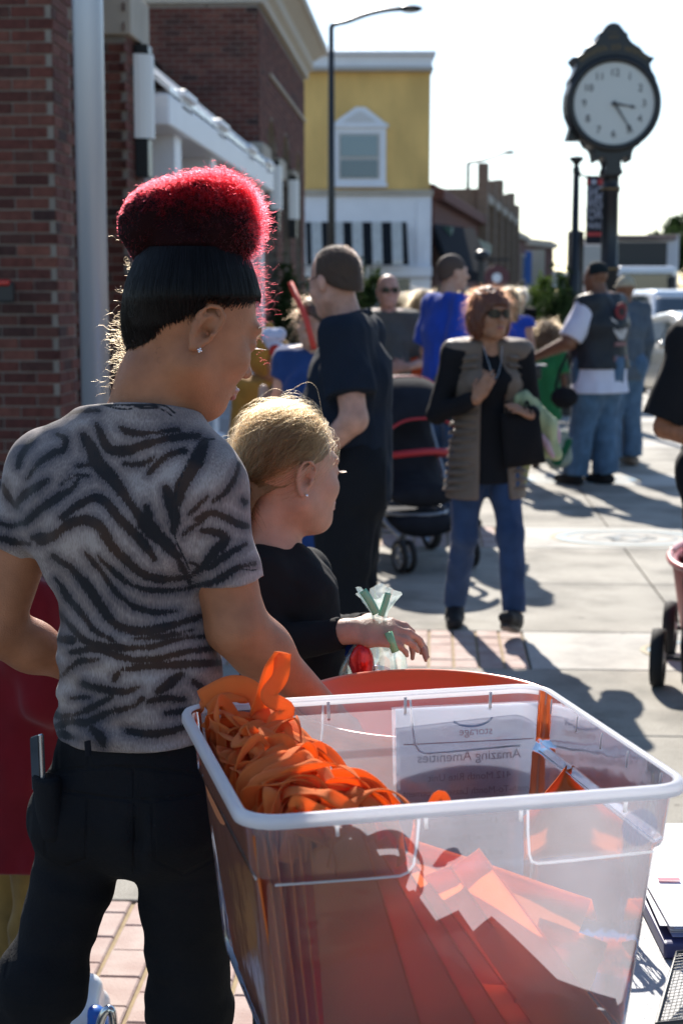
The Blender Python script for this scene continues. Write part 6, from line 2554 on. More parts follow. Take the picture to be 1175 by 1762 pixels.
# patches on the vest back
rt_, fw_, s__ = fr
def back_pt(x, z, off=.004):
    y = -math.sqrt(max(0.01, 1 - (x / (.158 * 1.28 + .06)) ** 2)) * (.108 * 1.28 + .03 + .018)
    return L((x, y - off, z))
def patch(name, pts, m, depth=.006):
    MB().prism([back_pt(x, z) for x, z in pts], -fw_ * depth).build(name, m, r)
circ = lambda cx_, cz, rx, rz, n_=16: [(cx_ + rx * math.cos(2 * math.pi * i / n_), cz + rz * math.sin(2 * math.pi * i / n_)) for i in range(n_)]
patch('round_patch', circ(-.01, 1.40 - .02, .07, .065), mat('patch_red', (.20, .025, .03), .8), .012)
patch('round_patch', circ(-.01, 1.375, .035, .03), mat('patch_dark', (.03, .02, .02), .8), .016)
patch('wing_patch', [(-.12, 1.33), (-.07, 1.30), (-.03, 1.23), (0, 1.27), (.03, 1.23), (.07, 1.30), (.10, 1.33), (.08, 1.22), (.03, 1.16), (-.03, 1.16), (-.09, 1.22)], mat('patch_white', (.5, .47, .45), .8), .012)
patch('rocker_patch', [(-.07, 1.14), (.06, 1.14), (.07, 1.11), (-.08, 1.11)], mat('patch_rose', (.25, .13, .13), .8), .012)
patch('rocker_patch', [(-.08, 1.03), (.10, 1.03), (.10, .99), (-.08, .99)], MATS['patch_rose'], .012)
# dark case in his outstretched hand
q = Q['wrL'] + D((.1, .8, -.5)) * .12
cs = thing('camera_case', 'black shoulder case held out by the man in leather vest', 'case', q)
MB().box(P(910, 640, 12.9), (.19, .12, .11), frame(CR, CF, UP)).build('case_body', M_black, cs, bevel=.02)
MB().box(P(918, 628, 12.9), (.20, .125, .012), frame(CR, CF, UP)).build('lid_edge', M_rim, cs, bevel=.004)
cs = thing('shoulder_bag', 'black rounded bag hanging in front of the man in leather vest', 'bag', P(970, 685, 12.7))
S = SDF(.01, [P(945, 670, 12.7), P(990, 700, 12.7)])
S.ell(P(970, 684, 12.7), (.11, .08, .09), k=.02)
S.rough(.008, 20, 3)
S.obj('bag_body', C_blk, cs, adapt=.003)
MB().tube(catmull([P(955, 670, 12.7), P(962, 640, 12.75), P(975, 610, 12.8)], 6), .012, 6).build('strap', C_blk, cs)

# man behind him in slate jacket
person('man in slate grey jacket and cream cap hidden behind the leather vest man', 'man', 1070, 14.6, -20, H=1.76, bw=1.08, tone='brown', pose=dict(head=(0, .03, 1.62)),
       top=dict(mat=C_slate, sleeve=1.95, hem=.80, g=.025), bottom=dict(mat=C_jean2, g=.022, cuff=.07), shoe=dict(mat=mat('tan_shoe', (.25, .20, .15), .7)),
       hair=dict(kind='cap', mat=cloth('cream_cap_cloth', (.40, .36, .26), bump=.2)), vox=.013)

# child in green
r, Q, L, D, hd, fr = person('child with frizzy light brown hair in a green tee, back turned', 'child', 936, 14.4, 8, H=1.27, bw=.95, tone='dark', hs=1.18,
       pose=dict(elL=(-.24, .02, 1.16), wrL=(-.2, .2, 1.1)),
       top=dict(mat=C_green, sleeve=.8, hem=.62, g=.03, flare=.05, loose=.03), shoe=dict(mat=C_shoeb),
       hair=dict(kind='curly', mat=mat('frizzy_brown_hair', (.07, .04, .02), .8, bump=.6, bscale=60), hmat=hair_mat('frizzy_strands', (.14, .075, .035)), n=1500, len=.05, out=.7, rad=.0007, r=1.12), vox=.012)
bgc = thing('shopping_bag', 'bag with green and white panels beside the child in green', 'bag', P(965, 770, 12.0))
S = SDF(.012, [P(945, 735, 12.0), P(980, 795, 12.0)])
S.seg(P(962, 740, 12.0), P(960, 790, 12.0), (.07, .06), (.11, .08), CR, k=.02, capa=True)
S.rough(.012, 14, 3)
S.obj('bag_body', cloth('sage_print_cloth', (.24, .27, .22), var=.4), bgc, adapt=.003)
S = SDF(.012, [P(950, 770, 11.95), P(985, 795, 11.95)])
S.cone(P(978, 760, 11.95), P(958, 792, 11.95), .03, .05, k=.02)
S.obj('bag_base', cloth('dark_green_cloth', (.01, .09, .04)), bgc, adapt=.003)

# man in royal blue tee
person('man in royal blue tee with shaved head, looking away right', 'man', 768, 10.6, 62, H=1.84, bw=1.02, tone='light', head_turn=6, pose=dict(elR=(.24, -.06, 1.15), wrR=(.2, .1, .95), head=(0, .035, 1.64)),
       top=dict(mat=C_blue, sleeve=.85, hem=.82, g=.028, loose=.03), bottom=dict(mat=C_jean, g=.02), shoe=dict(mat=C_shoe),
       hair=dict(kind='short', mat=mat('cropped_dark_hair', (.07, .045, .035), .8), strands=False), vox=.010)
# bald man with sunglasses
r, Q, L, D, hd, fr = person('bald man in sunglasses and olive grey tee facing the camera', 'man', 666, 11.2, 172, H=1.72, bw=.98, tone='pink', belly=.4,
       pose=dict(elL=(-.27, .02, 1.13), wrL=(-.10, .24, 1.10), hdL=(.9, .3, .1), elR=(.26, .02, 1.13), wrR=(.1, .24, 1.08), hdR=(-.9, .3, 0)),
       top=dict(mat=C_grey, sleeve=.85, hem=.80, g=.022, loose=.025), bottom=dict(mat=C_blkt, g=.02), shoe=dict(mat=C_shoe), vox=.010)
glasses(r, hd, M_shades, 1.0)
# women behind
person('woman with fair wavy hair in orange top, back turned', 'woman', 724, 11.9, 20, H=1.60, bw=.95, fem=True, tone='light', top=dict(mat=C_orange, sleeve=1.5, hem=.72, g=.03, flare=.03), bottom=dict(mat=C_jean, g=.012), shoe=dict(mat=C_shoe),
       hair=dict(kind='long', mat=M_hblond, hmat=H_blond, n=1500, len=.05, rad=.0006), vox=.012)
person('fair haired person behind the bald man, only the head in view', 'woman', 693, 14.0, 10, H=1.58, bw=.95, fem=True, tone='light', top=dict(mat=C_grey, sleeve=.8, hem=.8, g=.02), bottom=dict(mat=C_jean, g=.012), shoe=dict(mat=C_shoe),
       hair=dict(kind='long', mat=M_hblond, hmat=H_blond, n=1000, len=.05, rad=.0006), vox=.014)
person('fair haired woman in blue tank top behind the walking woman', 'woman', 872, 13.6, -15, H=1.63, bw=.95, fem=True, tone='light', top=dict(mat=C_blue, sleeve=.05, hem=.8, g=.014), bottom=dict(mat=C_jean, g=.012), shoe=dict(mat=C_shoe),
       hair=dict(kind='long', mat=M_hblond, hmat=H_blond, n=1000, len=.05, rad=.0006), vox=.013)
person('person in black tee with long pale hair far down the pavement', 'woman', 890, 21.0, 170, H=1.66, bw=.95, fem=True, tone='tan', top=dict(mat=C_blk, sleeve=.8, hem=.8, g=.02), bottom=dict(mat=C_blkt, g=.015), shoe=dict(mat=C_shoe),
       hair=dict(kind='long', mat=M_hgrey, hmat=H_grey, n=600, len=.06, rad=.0008), vox=.016)
person('distant person in dark coat between the far car and the bush', 'person', 918, 33, 175, H=1.62, tone='tan', top=dict(mat=C_blk, sleeve=1.9, hem=.6, g=.03), bottom=dict(mat=C_blkt, g=.015), shoe=dict(mat=C_shoe),
       hair=dict(kind='short', mat=M_hbrown, strands=False), vox=.022)
# woman in deep blue, partly behind the polo man
r, Q, L, D, hd, fr = person('woman in deep blue dress holding a red tube behind the man in navy polo', 'woman', 546, 7.3, 205, H=1.56, bw=1.05, fem=True, tone='light', bust=.012,
       pose=dict(elL=(-.22, .0, 1.13), wrL=(-.1, .16, 1.02), elR=(.24, .02, 1.13), wrR=(.22, .18, 1.28), head=(0, .03, 1.62)),
       top=dict(mat=C_navy2, sleeve=.35, hem=.45, g=.018, flare=.05), shoe=dict(mat=C_shoe),
       hair=dict(kind='long', mat=M_hbrown, hmat=H_brown, n=1200, len=.04, rad=.0005), vox=.010)
rdt = thing('red_tube', 'slanted red foam tube beside the woman in deep blue', 'tube', P(512, 520, 7.2))
MB().tube([P(500, 487, 7.25), P(528, 552, 7.15), P(540, 600, 7.1)], .0135, 12).build('foam_tube', mat('red_foam', (.60, .05, .03), .6), rdt, smooth=True)
# child in mustard costume with plush
r, Q, L, D, hd, fr = person('child in mustard hooded poncho beside the red-sleeved child', 'child', 463, 8.6, 150, H=1.30, bw=1.1, tone='tan', hs=1.1,
       top=dict(mat=C_must, sleeve=1.9, hem=.55, g=.05, flare=.09, name='poncho', nz=.05), bottom=dict(mat=C_blkt, g=.02), shoe=dict(mat=C_shoe), vox=.012,
       hair=dict(kind='cap', mat=C_must))
S = SDF(.012, [hd[0] - UP * .12, hd[0] + UP * .24])
S.ell(hd[0] + UP * .03, .125, k=.02)
S.cone(hd[0] + UP * .05, hd[0] + UP * .20, .09, .02, k=.05)
S.ell(hd[0] + fr[1] * .13 - UP * .02, (.08, .08, .10), k=.02, mode='s')
S.obj('hood', C_must, r, adapt=.003)
pt_ = thing('plush_toy', 'white and red plush toy held in front of the mustard poncho', 'toy', P(473, 590, 8.2))
S = SDF(.008, [P(450, 570, 8.2), P(495, 620, 8.2)])
S.ell(P(463, 578, 8.2), .042, k=.02)
S.ell(P(480, 576, 8.2), .038, k=.02)
S.cone(P(468, 595, 8.2), P(490, 600, 8.2), .03, .02, k=.02)
S.rough(.006, 60, 3)
S.obj('plush_body', cloth('white_plush', (.55, .56, .68), var=.1), pt_, adapt=.002)
S = SDF(.008, [P(460, 590, 8.17), P(490, 625, 8.17)])
S.ell(P(474, 604, 8.17), (.035, .035, .035), k=.02)
S.obj('red_scarf', cloth('bright_red_cloth', (.45, .03, .02)), pt_, adapt=.002)
r, Q, L, D, hd, fr = person('small child in red long sleeves in front of the mustard poncho', 'child', 487, 7.9, -40, H=1.12, bw=1.0, tone='tan', hs=1.1, pose=dict(elL=(-.2, .1, 1.2), wrL=(-.12, .3, 1.22), elR=(.2, .1, 1.2), wrR=(.1, .28, 1.15)),
       top=dict(mat=cloth('bright_red_fleece', (.28, .010, .02), var=.1), sleeve=1.9, hem=.7, g=.03), bottom=dict(mat=C_blkt, g=.02), shoe=dict(mat=C_shoe),
       hair=dict(kind='short', mat=M_hbrown, strands=False), vox=.012)
# person at the right edge: black sleeve and bare elbow
person('person in black tee at the right edge, only the elbow in view', 'person', 1262, 5.9, 178, H=1.72, bw=1.1, tone='tan', pose=dict(elR=(.265, -.02, 1.10), wrR=(.12, .22, 1.04), elL=(-.25, 0, 1.12), wrL=(-.1, .22, 1.04)),
       top=dict(mat=C_blk, sleeve=.92, hem=.82, g=.03, loose=.03), bottom=dict(mat=C_blkt, g=.02), shoe=dict(mat=C_shoe), hair=dict(kind='short', mat=M_hbrown, strands=False), vox=.009)
# child at the left in red top and gold trousers
r, Q, L, D, hd, fr = person('child in dark red top and shiny gold trousers at the left edge', 'child', 22, 3.25, 60, H=1.16, bw=1.15, tone='brown', hs=1.12,
       top=dict(mat=C_red, sleeve=1.9, hem=.60, g=.060, flare=.06, loose=.03, name='hooded_top', nz=.03), bottom=dict(mat=C_gold, g=.022, cuff=.085, fold=.012), shoe=dict(mat=C_shoe),
       pose=dict(elR=(.24, .02, 1.16), wrR=(.18, .2, 1.05)),
       hair=dict(kind='short', mat=M_hblack, hmat=H_black, n=2500, len=.012, out=.8), vox=.007)

# ------------------------------------------------------------------ the teenager with the red bun
def axes(phi, tilt=0.0, roll=0.0):
    fw = CF * math.cos(R_(phi)) + CR * math.sin(R_(phi))
    rt = CR * math.cos(R_(phi)) - CF * math.sin(R_(phi))
    R3 = frame(rt, fw, UP) @ Matrix.Rotation(R_(-tilt), 3, 'X') @ Matrix.Rotation(R_(roll), 3, 'Y')
    return rt, fw, R3


def bend(arr, seed, amp):
    """smooth random sideways wander for strands (n,k,3)"""
    r_ = np.random.RandomState(seed)
    n, k, _ = arr.shape
    t = np.linspace(0, 1, k)[None, :, None]
    o = 0
    for f in (1, 2, 3.3, 5):
        o = o + r_.randn(n, 1, 3) * np.sin(t * f * 3.1 + r_.rand(n, 1, 1) * 6.3) / f
    return arr + o * amp * np.minimum(1, t * 4)


def comb(hc, hr, hs, radii, off, starts, goal, k, lift=.05, spread=.12, seed=1, t0=0.0, t1=1.0):
    """strands that run over the skull from directions `starts` to `goal` (head frame)"""
    r_ = np.random.RandomState(seed)
    s = np.array(starts, float)
    s /= np.linalg.norm(s, axis=1)[:, None]
    g = np.array(goal, float)[None] + r_.randn(len(s), 3) * spread
    g /= np.linalg.norm(g, axis=1)[:, None]
    om = np.arccos(np.clip((s * g).sum(1), -.999, .999))[:, None, None]
    t = np.linspace(t0, t1, k)[None, :, None]
    d = (np.sin((1 - t) * om) * s[:, None] + np.sin(t * om) * g[:, None]) / np.sin(om)
    h = 1 + lift * np.sin(np.pi * np.clip(t, 0, 1)) * (.4 + r_.rand(len(s), 1, 1)) + .008 * r_.rand(len(s), 1, 1)
    p = d * np.array(radii)[None, None] * h + np.array(off)[None, None]
    return np.array(hc)[None, None] + (p * hs) @ np.array(hr).T


A = {}
D0 = 2.30
for k_, v in dict(neck=(252, 712, 2.30), chest=(212, 900, 2.30), waist=(243, 1110, 2.30), pelvis=(232, 1300, 2.31), seat=(226, 1390, 2.31),
                  shL=(78, 806, 2.36), shR=(358, 832, 2.245), elL=(-8, 1082, 2.36), wrL=(165, 1165, 2.46), elR=(410, 1080, 2.235), wrR=(548, 1212, 2.33),
                  hipL=(157, 1410, 2.33), hipR=(312, 1420, 2.29), knL=(70, 1700, 2.25), knR=(328, 1730, 2.30)).items():
    A[k_] = P(*v)
anL, anR = P(-60, 2050, 2.62), P(318, 2140, 2.36)
anL.z = .09
anR.z = .09
A['anL'], A['anR'] = anL, anR
rtA, fwA, _ = axes(24)
hrtA, hfwA, hrA = axes(60, 24, 0)
hsA = 1.04
earA = P(356, 566, 2.232)
hcA = earA - (hrA @ Vector((.076, -.010, -.006))) * hsA
M_skA = skin('tan')
girlA = thing('person', 'teenage girl with red-tipped hair bun and tiger-striped top reaching into the orange bucket', 'girl', Vector((A['pelvis'].x, A['pelvis'].y, 0)))

S = SDF(.0045, [A[k_] for k_ in ('shL', 'shR', 'elL', 'elR', 'wrL', 'wrR', 'anL', 'anR')] + [hcA + UP * .12, hcA + CR * .1, A['wrR'] + CR * .16 + CF * .1])
S.seg(A['seat'], A['waist'], (.128, .10), (.104, .078), rtA, k=.05)
S.seg(A['waist'], A['chest'], (.104, .078), (.118, .088), rtA, k=.05)
S.seg(A['chest'], A['neck'] - UP * .06, (.118, .088), (.085, .050), rtA, k=.05)
for a in 'LR':
    S.cone(A['neck'].lerp(A['sh' + a], .45) - UP * .012, A['sh' + a], .040, .046, k=.05)
    S.cone(A['sh' + a], A['el' + a], .047, .041, k=.03)
    S.cone(A['hip' + a], A['kn' + a], .062, .045, k=.02)
    S.cone(A['kn' + a], A['an' + a], .050, .034, k=.03)
    S.cone(A['an' + a] - UP * .04, A['an' + a] + fwA * .15 - UP * .055, .034, .026, k=.03)
S.cone(A['elR'], A['wrR'], .041, .0265, k=.02)
S.ell(A['elR'].lerp(A['wrR'], .28), .042, k=.03)
S.cone(A['elL'], A['wrL'], .037, .025, k=.02)
S.ell(A['elL'].lerp(A['wrL'], .35), .038, k=.03)
add_hand(S, A['wrR'], (CR * .7 + CF * .25 - UP * .65), (-UP * .6 + CF * .2 - CR * .6), -1, .93, curl=.45)
add_hand(S, A['wrL'], (CR * .9 + CF * .1 - UP * .35), (-CF), 1, .93, curl=.3)
# neck: column plus the two long muscles
S.cone(A['neck'] + P(272, 660, 2.31) * 0 - UP * .03, P(286, 645, 2.315), .050, .046, k=.025)
S.cone(P(260, 676, 2.31), P(293, 600, 2.31), .050, .0515, k=.025)
S.cone(A['neck'].lerp(A['shR'], .40) - UP * .01, P(262, 655, 2.29), .022, .032, k=.05)
S.cone(A['neck'].lerp(A['shL'], .40) - UP * .01, P(252, 680, 2.33), .020, .028, k=.04)
add_head(S, hcA, hrA, hsA, True, True)
S.obj('body', M_skA, girlA, adapt=0.0005, smooth_it=2)
def WA(x, y, z):
    return hcA + (hrA @ Vector((x, y, z))) * hsA


# eye, brow, lashes, lips on both sides of the face
def face_parts(W, hr, hs, root, lipc, brow_m, closed=False, n=180, seed=3):
    r_ = np.random.RandomState(seed)
    for s_ in (-1, 1):
        MB().ball(W(s_ * .031, .0752, .008), .0118 * hs, 14, hr).build('eye', mat('eye_white', (.55, .53, .50), .15), root, smooth=True)
        MB().ball(W(s_ * .0318, .0822, .0065), (.0056 * hs, .0050 * hs, .0056 * hs), 12, hr).build('iris', mat('dark_iris', (.03, .015, .01), .1), root, smooth=True)
        # lashes
        st = []
        for i in range(40):
            u = i / 39 * 2 - 1
            x = s_ * (.031 + u * .0125)
            a = W(x, .0895 - .0035 * u * u, .0065 + .002 * (1 - u * u))
            dr = hr @ Vector((s_ * u * .3 + s_ * .12, 1, -.10))
            dr2 = hr @ Vector((s_ * u * .4 + s_ * .2, 1, .35))
            st.append([a, a + dr * .0035 * hs, a + (dr * .005 + dr2 * .0025) * hs, a + (dr * .006 + dr2 * .006) * hs])
        hair_obj('eyelashes', np.array([[tuple(p) for p in q] for q in st]), .00022, .00008, H_black, root)
        st = []
        for i in range(n):
            u = r_.rand()
            v = r_.randn() * .0016 * (1.1 - .6 * u)
            x = s_ * (.013 + .036 * u)
            z = .0265 + .0075 * math.sin(u * 2.2) + v
            y = .0925 - .010 * u ** 2 * 1.6
            a = W(x, y - .002, z)
            dr = hr @ Vector((s_ * .8, -.1 - .3 * u, .45 - .5 * u))
            st.append([a, a + dr * .003 * hs + (hr @ Vector((0, .001, 0))), a + dr * .0075 * hs])
        hair_obj('eyebrow', np.array([[tuple(p) for p in q] for q in st]), .00022, .0001, brow_m, root)
    t = MB()
    for s_ in (-1, 1):
        t.tube(catmull([W(0, .1002, -.0560), W(s_ * .006, .0998, -.0545), W(s_ * .014, .0938, -.0575), W(s_ * .0215, .0855, -.0612)], 4), [.0028 * hs] * 9 + [.0030 * hs] * 3 + [.0012 * hs], 8)
        t.tube(catmull([W(0, .0978, -.0672), W(s_ * .008, .0965, -.0668), W(s_ * .015, .0908, -.0645), W(s_ * .0215, .0852, -.0618)], 4), [.0040 * hs] * 8 + [.0032 * hs] * 4 + [.0012 * hs], 8)
    t.build('lips', lipc, root, smooth=True)


face_parts(WA, hrA, hsA, girlA, mat('rose_lips', (.34, .12, .10), .38), H_black)
# stud earring
eb = WA(.076 + .010, -.0135, -.006 - .0325)
t = MB()
for dx, dz in ((0, .0024), (.0024, 0), (-.0024, 0), (0, -.0024), (0, 0)):
    t.ball(eb + hrA @ Vector((.002, dx, dz)), .0016, 8)
t.build('earring', mat('crystal', (.8, .8, .85), .05, metal=.85), girlA, smooth=True)

# hair: pulled up skull cap, bun and strands
rsn = np.random.RandomState(5)
M_cap = mat('sleek_black_hair', (.005, .004, .005), .55, bump=.25, bscale=90, stretch=(1, 1, .12), spec=.12)
S = SDF(.004, [WA(-.1, -.1, -.1), WA(.1, .1, .14), P(200, 300, 2.3), P(460, 450, 2.3)], pad=.05)
S.ell(WA(0, -.011, .034), (.0805 * hsA, .0890 * hsA, .0925 * hsA), hrA, k=.01)
S.seg(P(331, 505, 2.305), P(331, 430, 2.30), (.0880, .0860), (.068, .066), CR, k=.008)
S.cone(P(304, 530, 2.305), P(293, 600, 2.31), .076, .0540, k=.01)
S.cut(WA(0, 0, .014), hrA @ Vector((0, .80, -1)), k=.02) if False else None
S.cut(P(345, 528, 2.25), (P(240, 608, 2.25) - P(345, 528, 2.25)).cross(CF) * 1, k=.02)
for s_ in (-1, 1):
    S.ell(WA(s_ * .094, -.004, -.012), (.034 * hsA, .027 * hsA, .040 * hsA), hrA, k=.010, mode='s')
S.rough(.0012, 60, 2, (1, 1, .3))
S.obj('swept_hair', M_cap, girlA, smooth_it=2)
M_bun = mat('dark_red_hair', (.012, .0015, .002), .8, bump=.8, bscale=150, spec=.1)
S = SDF(.004, [P(195, 290, 2.3), P(465, 450, 2.3), P(330, 370, 2.2), P(330, 370, 2.4)], pad=.03)
S.ell(P(264, 391, 2.30), (.050, .062, .055), frame(CR, CF, UP), k=.03)
S.ell(P(386, 392, 2.30), (.047, .062, .056), frame(CR, CF, UP), k=.03)
S.ell(P(326, 369, 2.31), (.076, .066, .055), frame(CR, CF, UP), k=.03)
S.ell(P(330, 418, 2.30), (.078, .070, .034), frame(CR, CF, UP), k=.02)
S.rough(.006, 30, 2)
S.rough(.003, 90, 3)
bun = S.obj('bun', M_bun, girlA, smooth_it=1)
bv = np.empty(len(bun.data.vertices) * 3, np.float32)
bun.data.vertices.foreach_get("co", bv)
bv = bv.reshape(-1, 3)
H_red = hair_mat('red_strands', (.52, .006, .010), .30, .5)
H_dred = hair_mat('dark_red_strands', (.045, .002, .003), .35, .5)
H_red.node_tree.nodes['Principled Hair BSDF'].inputs['IOR'].default_value = 1.22


def frizz(pk, out, n_, k, ln, amp, seed, gdir=None):
    r_ = np.random.RandomState(seed)
    t = np.linspace(0, 1, k)[None, :, None]
    L_ = ln * (.3 + r_.rand(n_, 1, 1) ** 1.6)
    tang = r_.randn(n_, 3)
    tang[:, 2] *= .45
    tang -= out * (tang * out).sum(1)[:, None]
    tang /= np.linalg.norm(tang, axis=1)[:, None] + 1e-6
    base = pk[:, None] - out[:, None] * .006 + out[:, None] * L_ * t * .75 + tang[:, None] * L_ * t * 1.0
    # tight curls
    b2 = np.cross(out, tang)
    ph = r_.rand(n_, 1, 1) * 6.3
    fq = 5 + 5 * r_.rand(n_, 1, 1)
    base = base + (out[:, None] * np.sin(t * fq * 2 + ph) + b2[:, None] * np.cos(t * fq * 2 + ph)) * amp * (.4 + r_.rand(n_, 1, 1)) * np.minimum(1, t * 3)
    return base


cb = np.array(P(330, 385, 2.30))
def pick(n_, bias, seed):
    r_ = np.random.RandomState(seed)
    dz = (bv - cb)[:, 2]
    wgt = np.clip(bias(bv - cb), 0, None)
    idx = r_.choice(len(bv), n_, p=wgt / wgt.sum())
    p = bv[idx]
    o = p - cb
    o = o / np.array([1.0, 1.0, .6])
    o /= np.linalg.norm(o, axis=1)[:, None]
    return p, o
p, o = pick(13000, lambda q: np.clip((q[:, 2] - .004) / .035, 0, 1) + .10 * (np.abs(q @ np.array(CR)) > .07), 1)
hair_obj('bun_frizz', frizz(p, o, 13000, 9, .021, .0026, 1), .00020, .00010, H_red, girlA)
p, o = pick(9000, lambda q: np.clip((.03 - q[:, 2]) / .05, 0.1, 1), 2)
hair_obj('bun_curls', frizz(p, o, 9000, 8, .010, .002, 2), .00022, .00012, H_dred, girlA)
p, o = pick(700, lambda q: np.clip((q[:, 2] + .02) / .05, 0.1, 1), 3)
hair_obj('bun_flyaways', frizz(p, o, 700, 12, .032, .0035, 3), .00014, .00008, H_red, girlA)
# sleek strands
hcA_np = np.array(hcA)
st = []
for i in range(11000):
    a = rsn.uniform(-math.pi, math.pi)
    # hairline directions: front high, nape low
    y = math.cos(a)
    x = math.sin(a)
    zl = -.12 + .66 * y if y > 0 else -.12 + .95 * y
    st.append((x * .95, y, zl + rsn.uniform(0, .5) ** 1.5 + rsn.normal(0, .045)))
skn = comb(hcA, hrA, hsA, (.0815, .1000, .0935), (0, -.013, .034), st, (.02, -.12, 1), 2, lift=.0, spread=.05, seed=2, t1=.1)[:, 0]
nap = []
for i in range(5200):
    az0 = rsn.uniform(math.pi * .62, math.pi * 1.62)
    fr0 = abs(az0 - math.pi) / (math.pi * .5)
    hy = 606 - 24 * min(1.3, fr0) ** 1.2 + rsn.normal(0, 6) - rsn.rand() ** 2 * 30
    cx0 = 293 + (600 - hy) * .15
    nap.append(np.array(P(cx0, hy, 2.31)) + (math.cos(az0) * np.array(CR) + math.sin(az0) * np.array(CF)) * (.0575 + max(0, 600 - hy) * .00034))
skn = np.concatenate([skn, np.array(nap)])
ring_m, ring_t = np.array(P(331, 507, 2.305)), np.array(P(331, 426, 2.30))
q_ = skn - ring_m
az_ = np.arctan2(q_ @ np.array(CF), q_ @ np.array(CR)) + rsn.normal(0, .05, len(skn))
dirs = np.cos(az_)[:, None] * np.array(CR) + np.sin(az_)[:, None] * np.array(CF)
rr_m = (.0945 + rsn.rand(len(skn)) * .003)[:, None]
mid_ = ring_m + dirs * (rr_m + .0025)
end_ = ring_t + dirs * (.0715 + rsn.rand(len(skn)) * .003)[:, None]
up_ = np.clip((skn[:, 2] - ring_m[2]) / (ring_t[2] - ring_m[2]), 0, .9)[:, None]
mid_ = mid_ * (1 - up_) + end_ * up_
# bulge so that strands follow the skull between hairline and the widest ring
q1 = (skn + mid_) / 2
o1 = q1 - hcA_np
o1 /= np.linalg.norm(o1, axis=1)[:, None]
span = np.linalg.norm(mid_ - skn, axis=1)[:, None]
q1 = q1 + o1 * span * span * 1.0
q2 = (mid_ + end_) / 2 + dirs * .0035
tt = np.linspace(0, 1, 11)
pts5 = np.stack([skn, q1, mid_, q2, end_], 1)
stc = np.empty((len(skn), 11, 3))
for i, t in enumerate(tt):
    u = t * 4
    k0 = min(3, int(u))
    f = u - k0
    p0 = pts5[:, max(0, k0 - 1)]
    p1 = pts5[:, k0]
    p2 = pts5[:, k0 + 1]
    p3 = pts5[:, min(4, k0 + 2)]
    stc[:, i] = .5 * (2 * p1 + (p2 - p0) * f + (2 * p0 - 5 * p1 + 4 * p2 - p3) * f * f + (3 * p1 - p0 - 3 * p2 + p3) * f ** 3)
loc = (stc[:, 0] - np.array(hcA)) @ np.array(hrA)
near_ear = (np.abs(np.abs(loc[:, 0]) - .08) < .03) & (np.abs(loc[:, 1] + .002) < .024) & (loc[:, 2] < .028)
stc = stc[~near_ear]
hair_obj('swept_strands', stc, .00030, .00024, mat('matte_black_strands', (.0045, .0035, .004), .42, spec=.22), girlA)
st = [(rsn.normal(.95, .05), rsn.normal(.35, .10), rsn.uniform(.25, .8)) for i in range(260)]
hair_obj('red_streak', comb(hcA, hrA, hsA, (.0865, .1065, .0990), (0, -.013, .034), st, (.05, -.05, 1), 8, lift=.012, spread=.1, seed=3, t1=.9), .00022, .0002, H_dred, girlA)
# short hairs round hairline: front edge on the right; brown nape wisps carry sunlight in their colour
def wisps(n_, centre, spread_, ln, seed, m, dirn, name, curl_=.004, rad=.00013):
    r_ = np.random.RandomState(seed)
    p = np.array(centre)[None] + r_.randn(n_, 3) @ np.diag(spread_)
    o = np.array(dirn)[None] + r_.randn(n_, 3) * .5
    o /= np.linalg.norm(o, axis=1)[:, None]
    return hair_obj(name, frizz(p, o, n_, 12, ln, curl_, seed), rad, rad * .6, m, girlA)
H_sunlit = hair_mat('sunlit_brown_strands', (.30, .13, .05))  # sun on the black hair, put into the strand colour
wisps(210, P(222, 600, 2.33), (.011, .014, .028), .036, 7, H_sunlit, -CR * .9 + UP * .1, 'nape_wisps')
wisps(60, P(232, 520, 2.33), (.006, .012, .035), .03, 8, H_sunlit, -CR, 'nape_wisps')
wisps(160, P(441, 500, 2.34), (.006, .01, .035), .028, 9, H_dred, CR, 'temple_wisps')
wisps(120, P(262, 585, 2.26), (.018, .006, .014), .02, 10, H_black, -CF * .2 - UP, 'nape_wisps', .002)
st = [(rsn.uniform(.86, .98), rsn.uniform(-.75, .0), rsn.uniform(-.55, -.15)) for i in range(260)]
hair_obj('baby_hair', comb(hcA, hrA, hsA, (.0760, .0960, .088), (0, -.013, .034), st, (.1, -.6, 1), 6, lift=.0, spread=.3, seed=5, t1=.25), .00012, .0001, H_black, girlA)

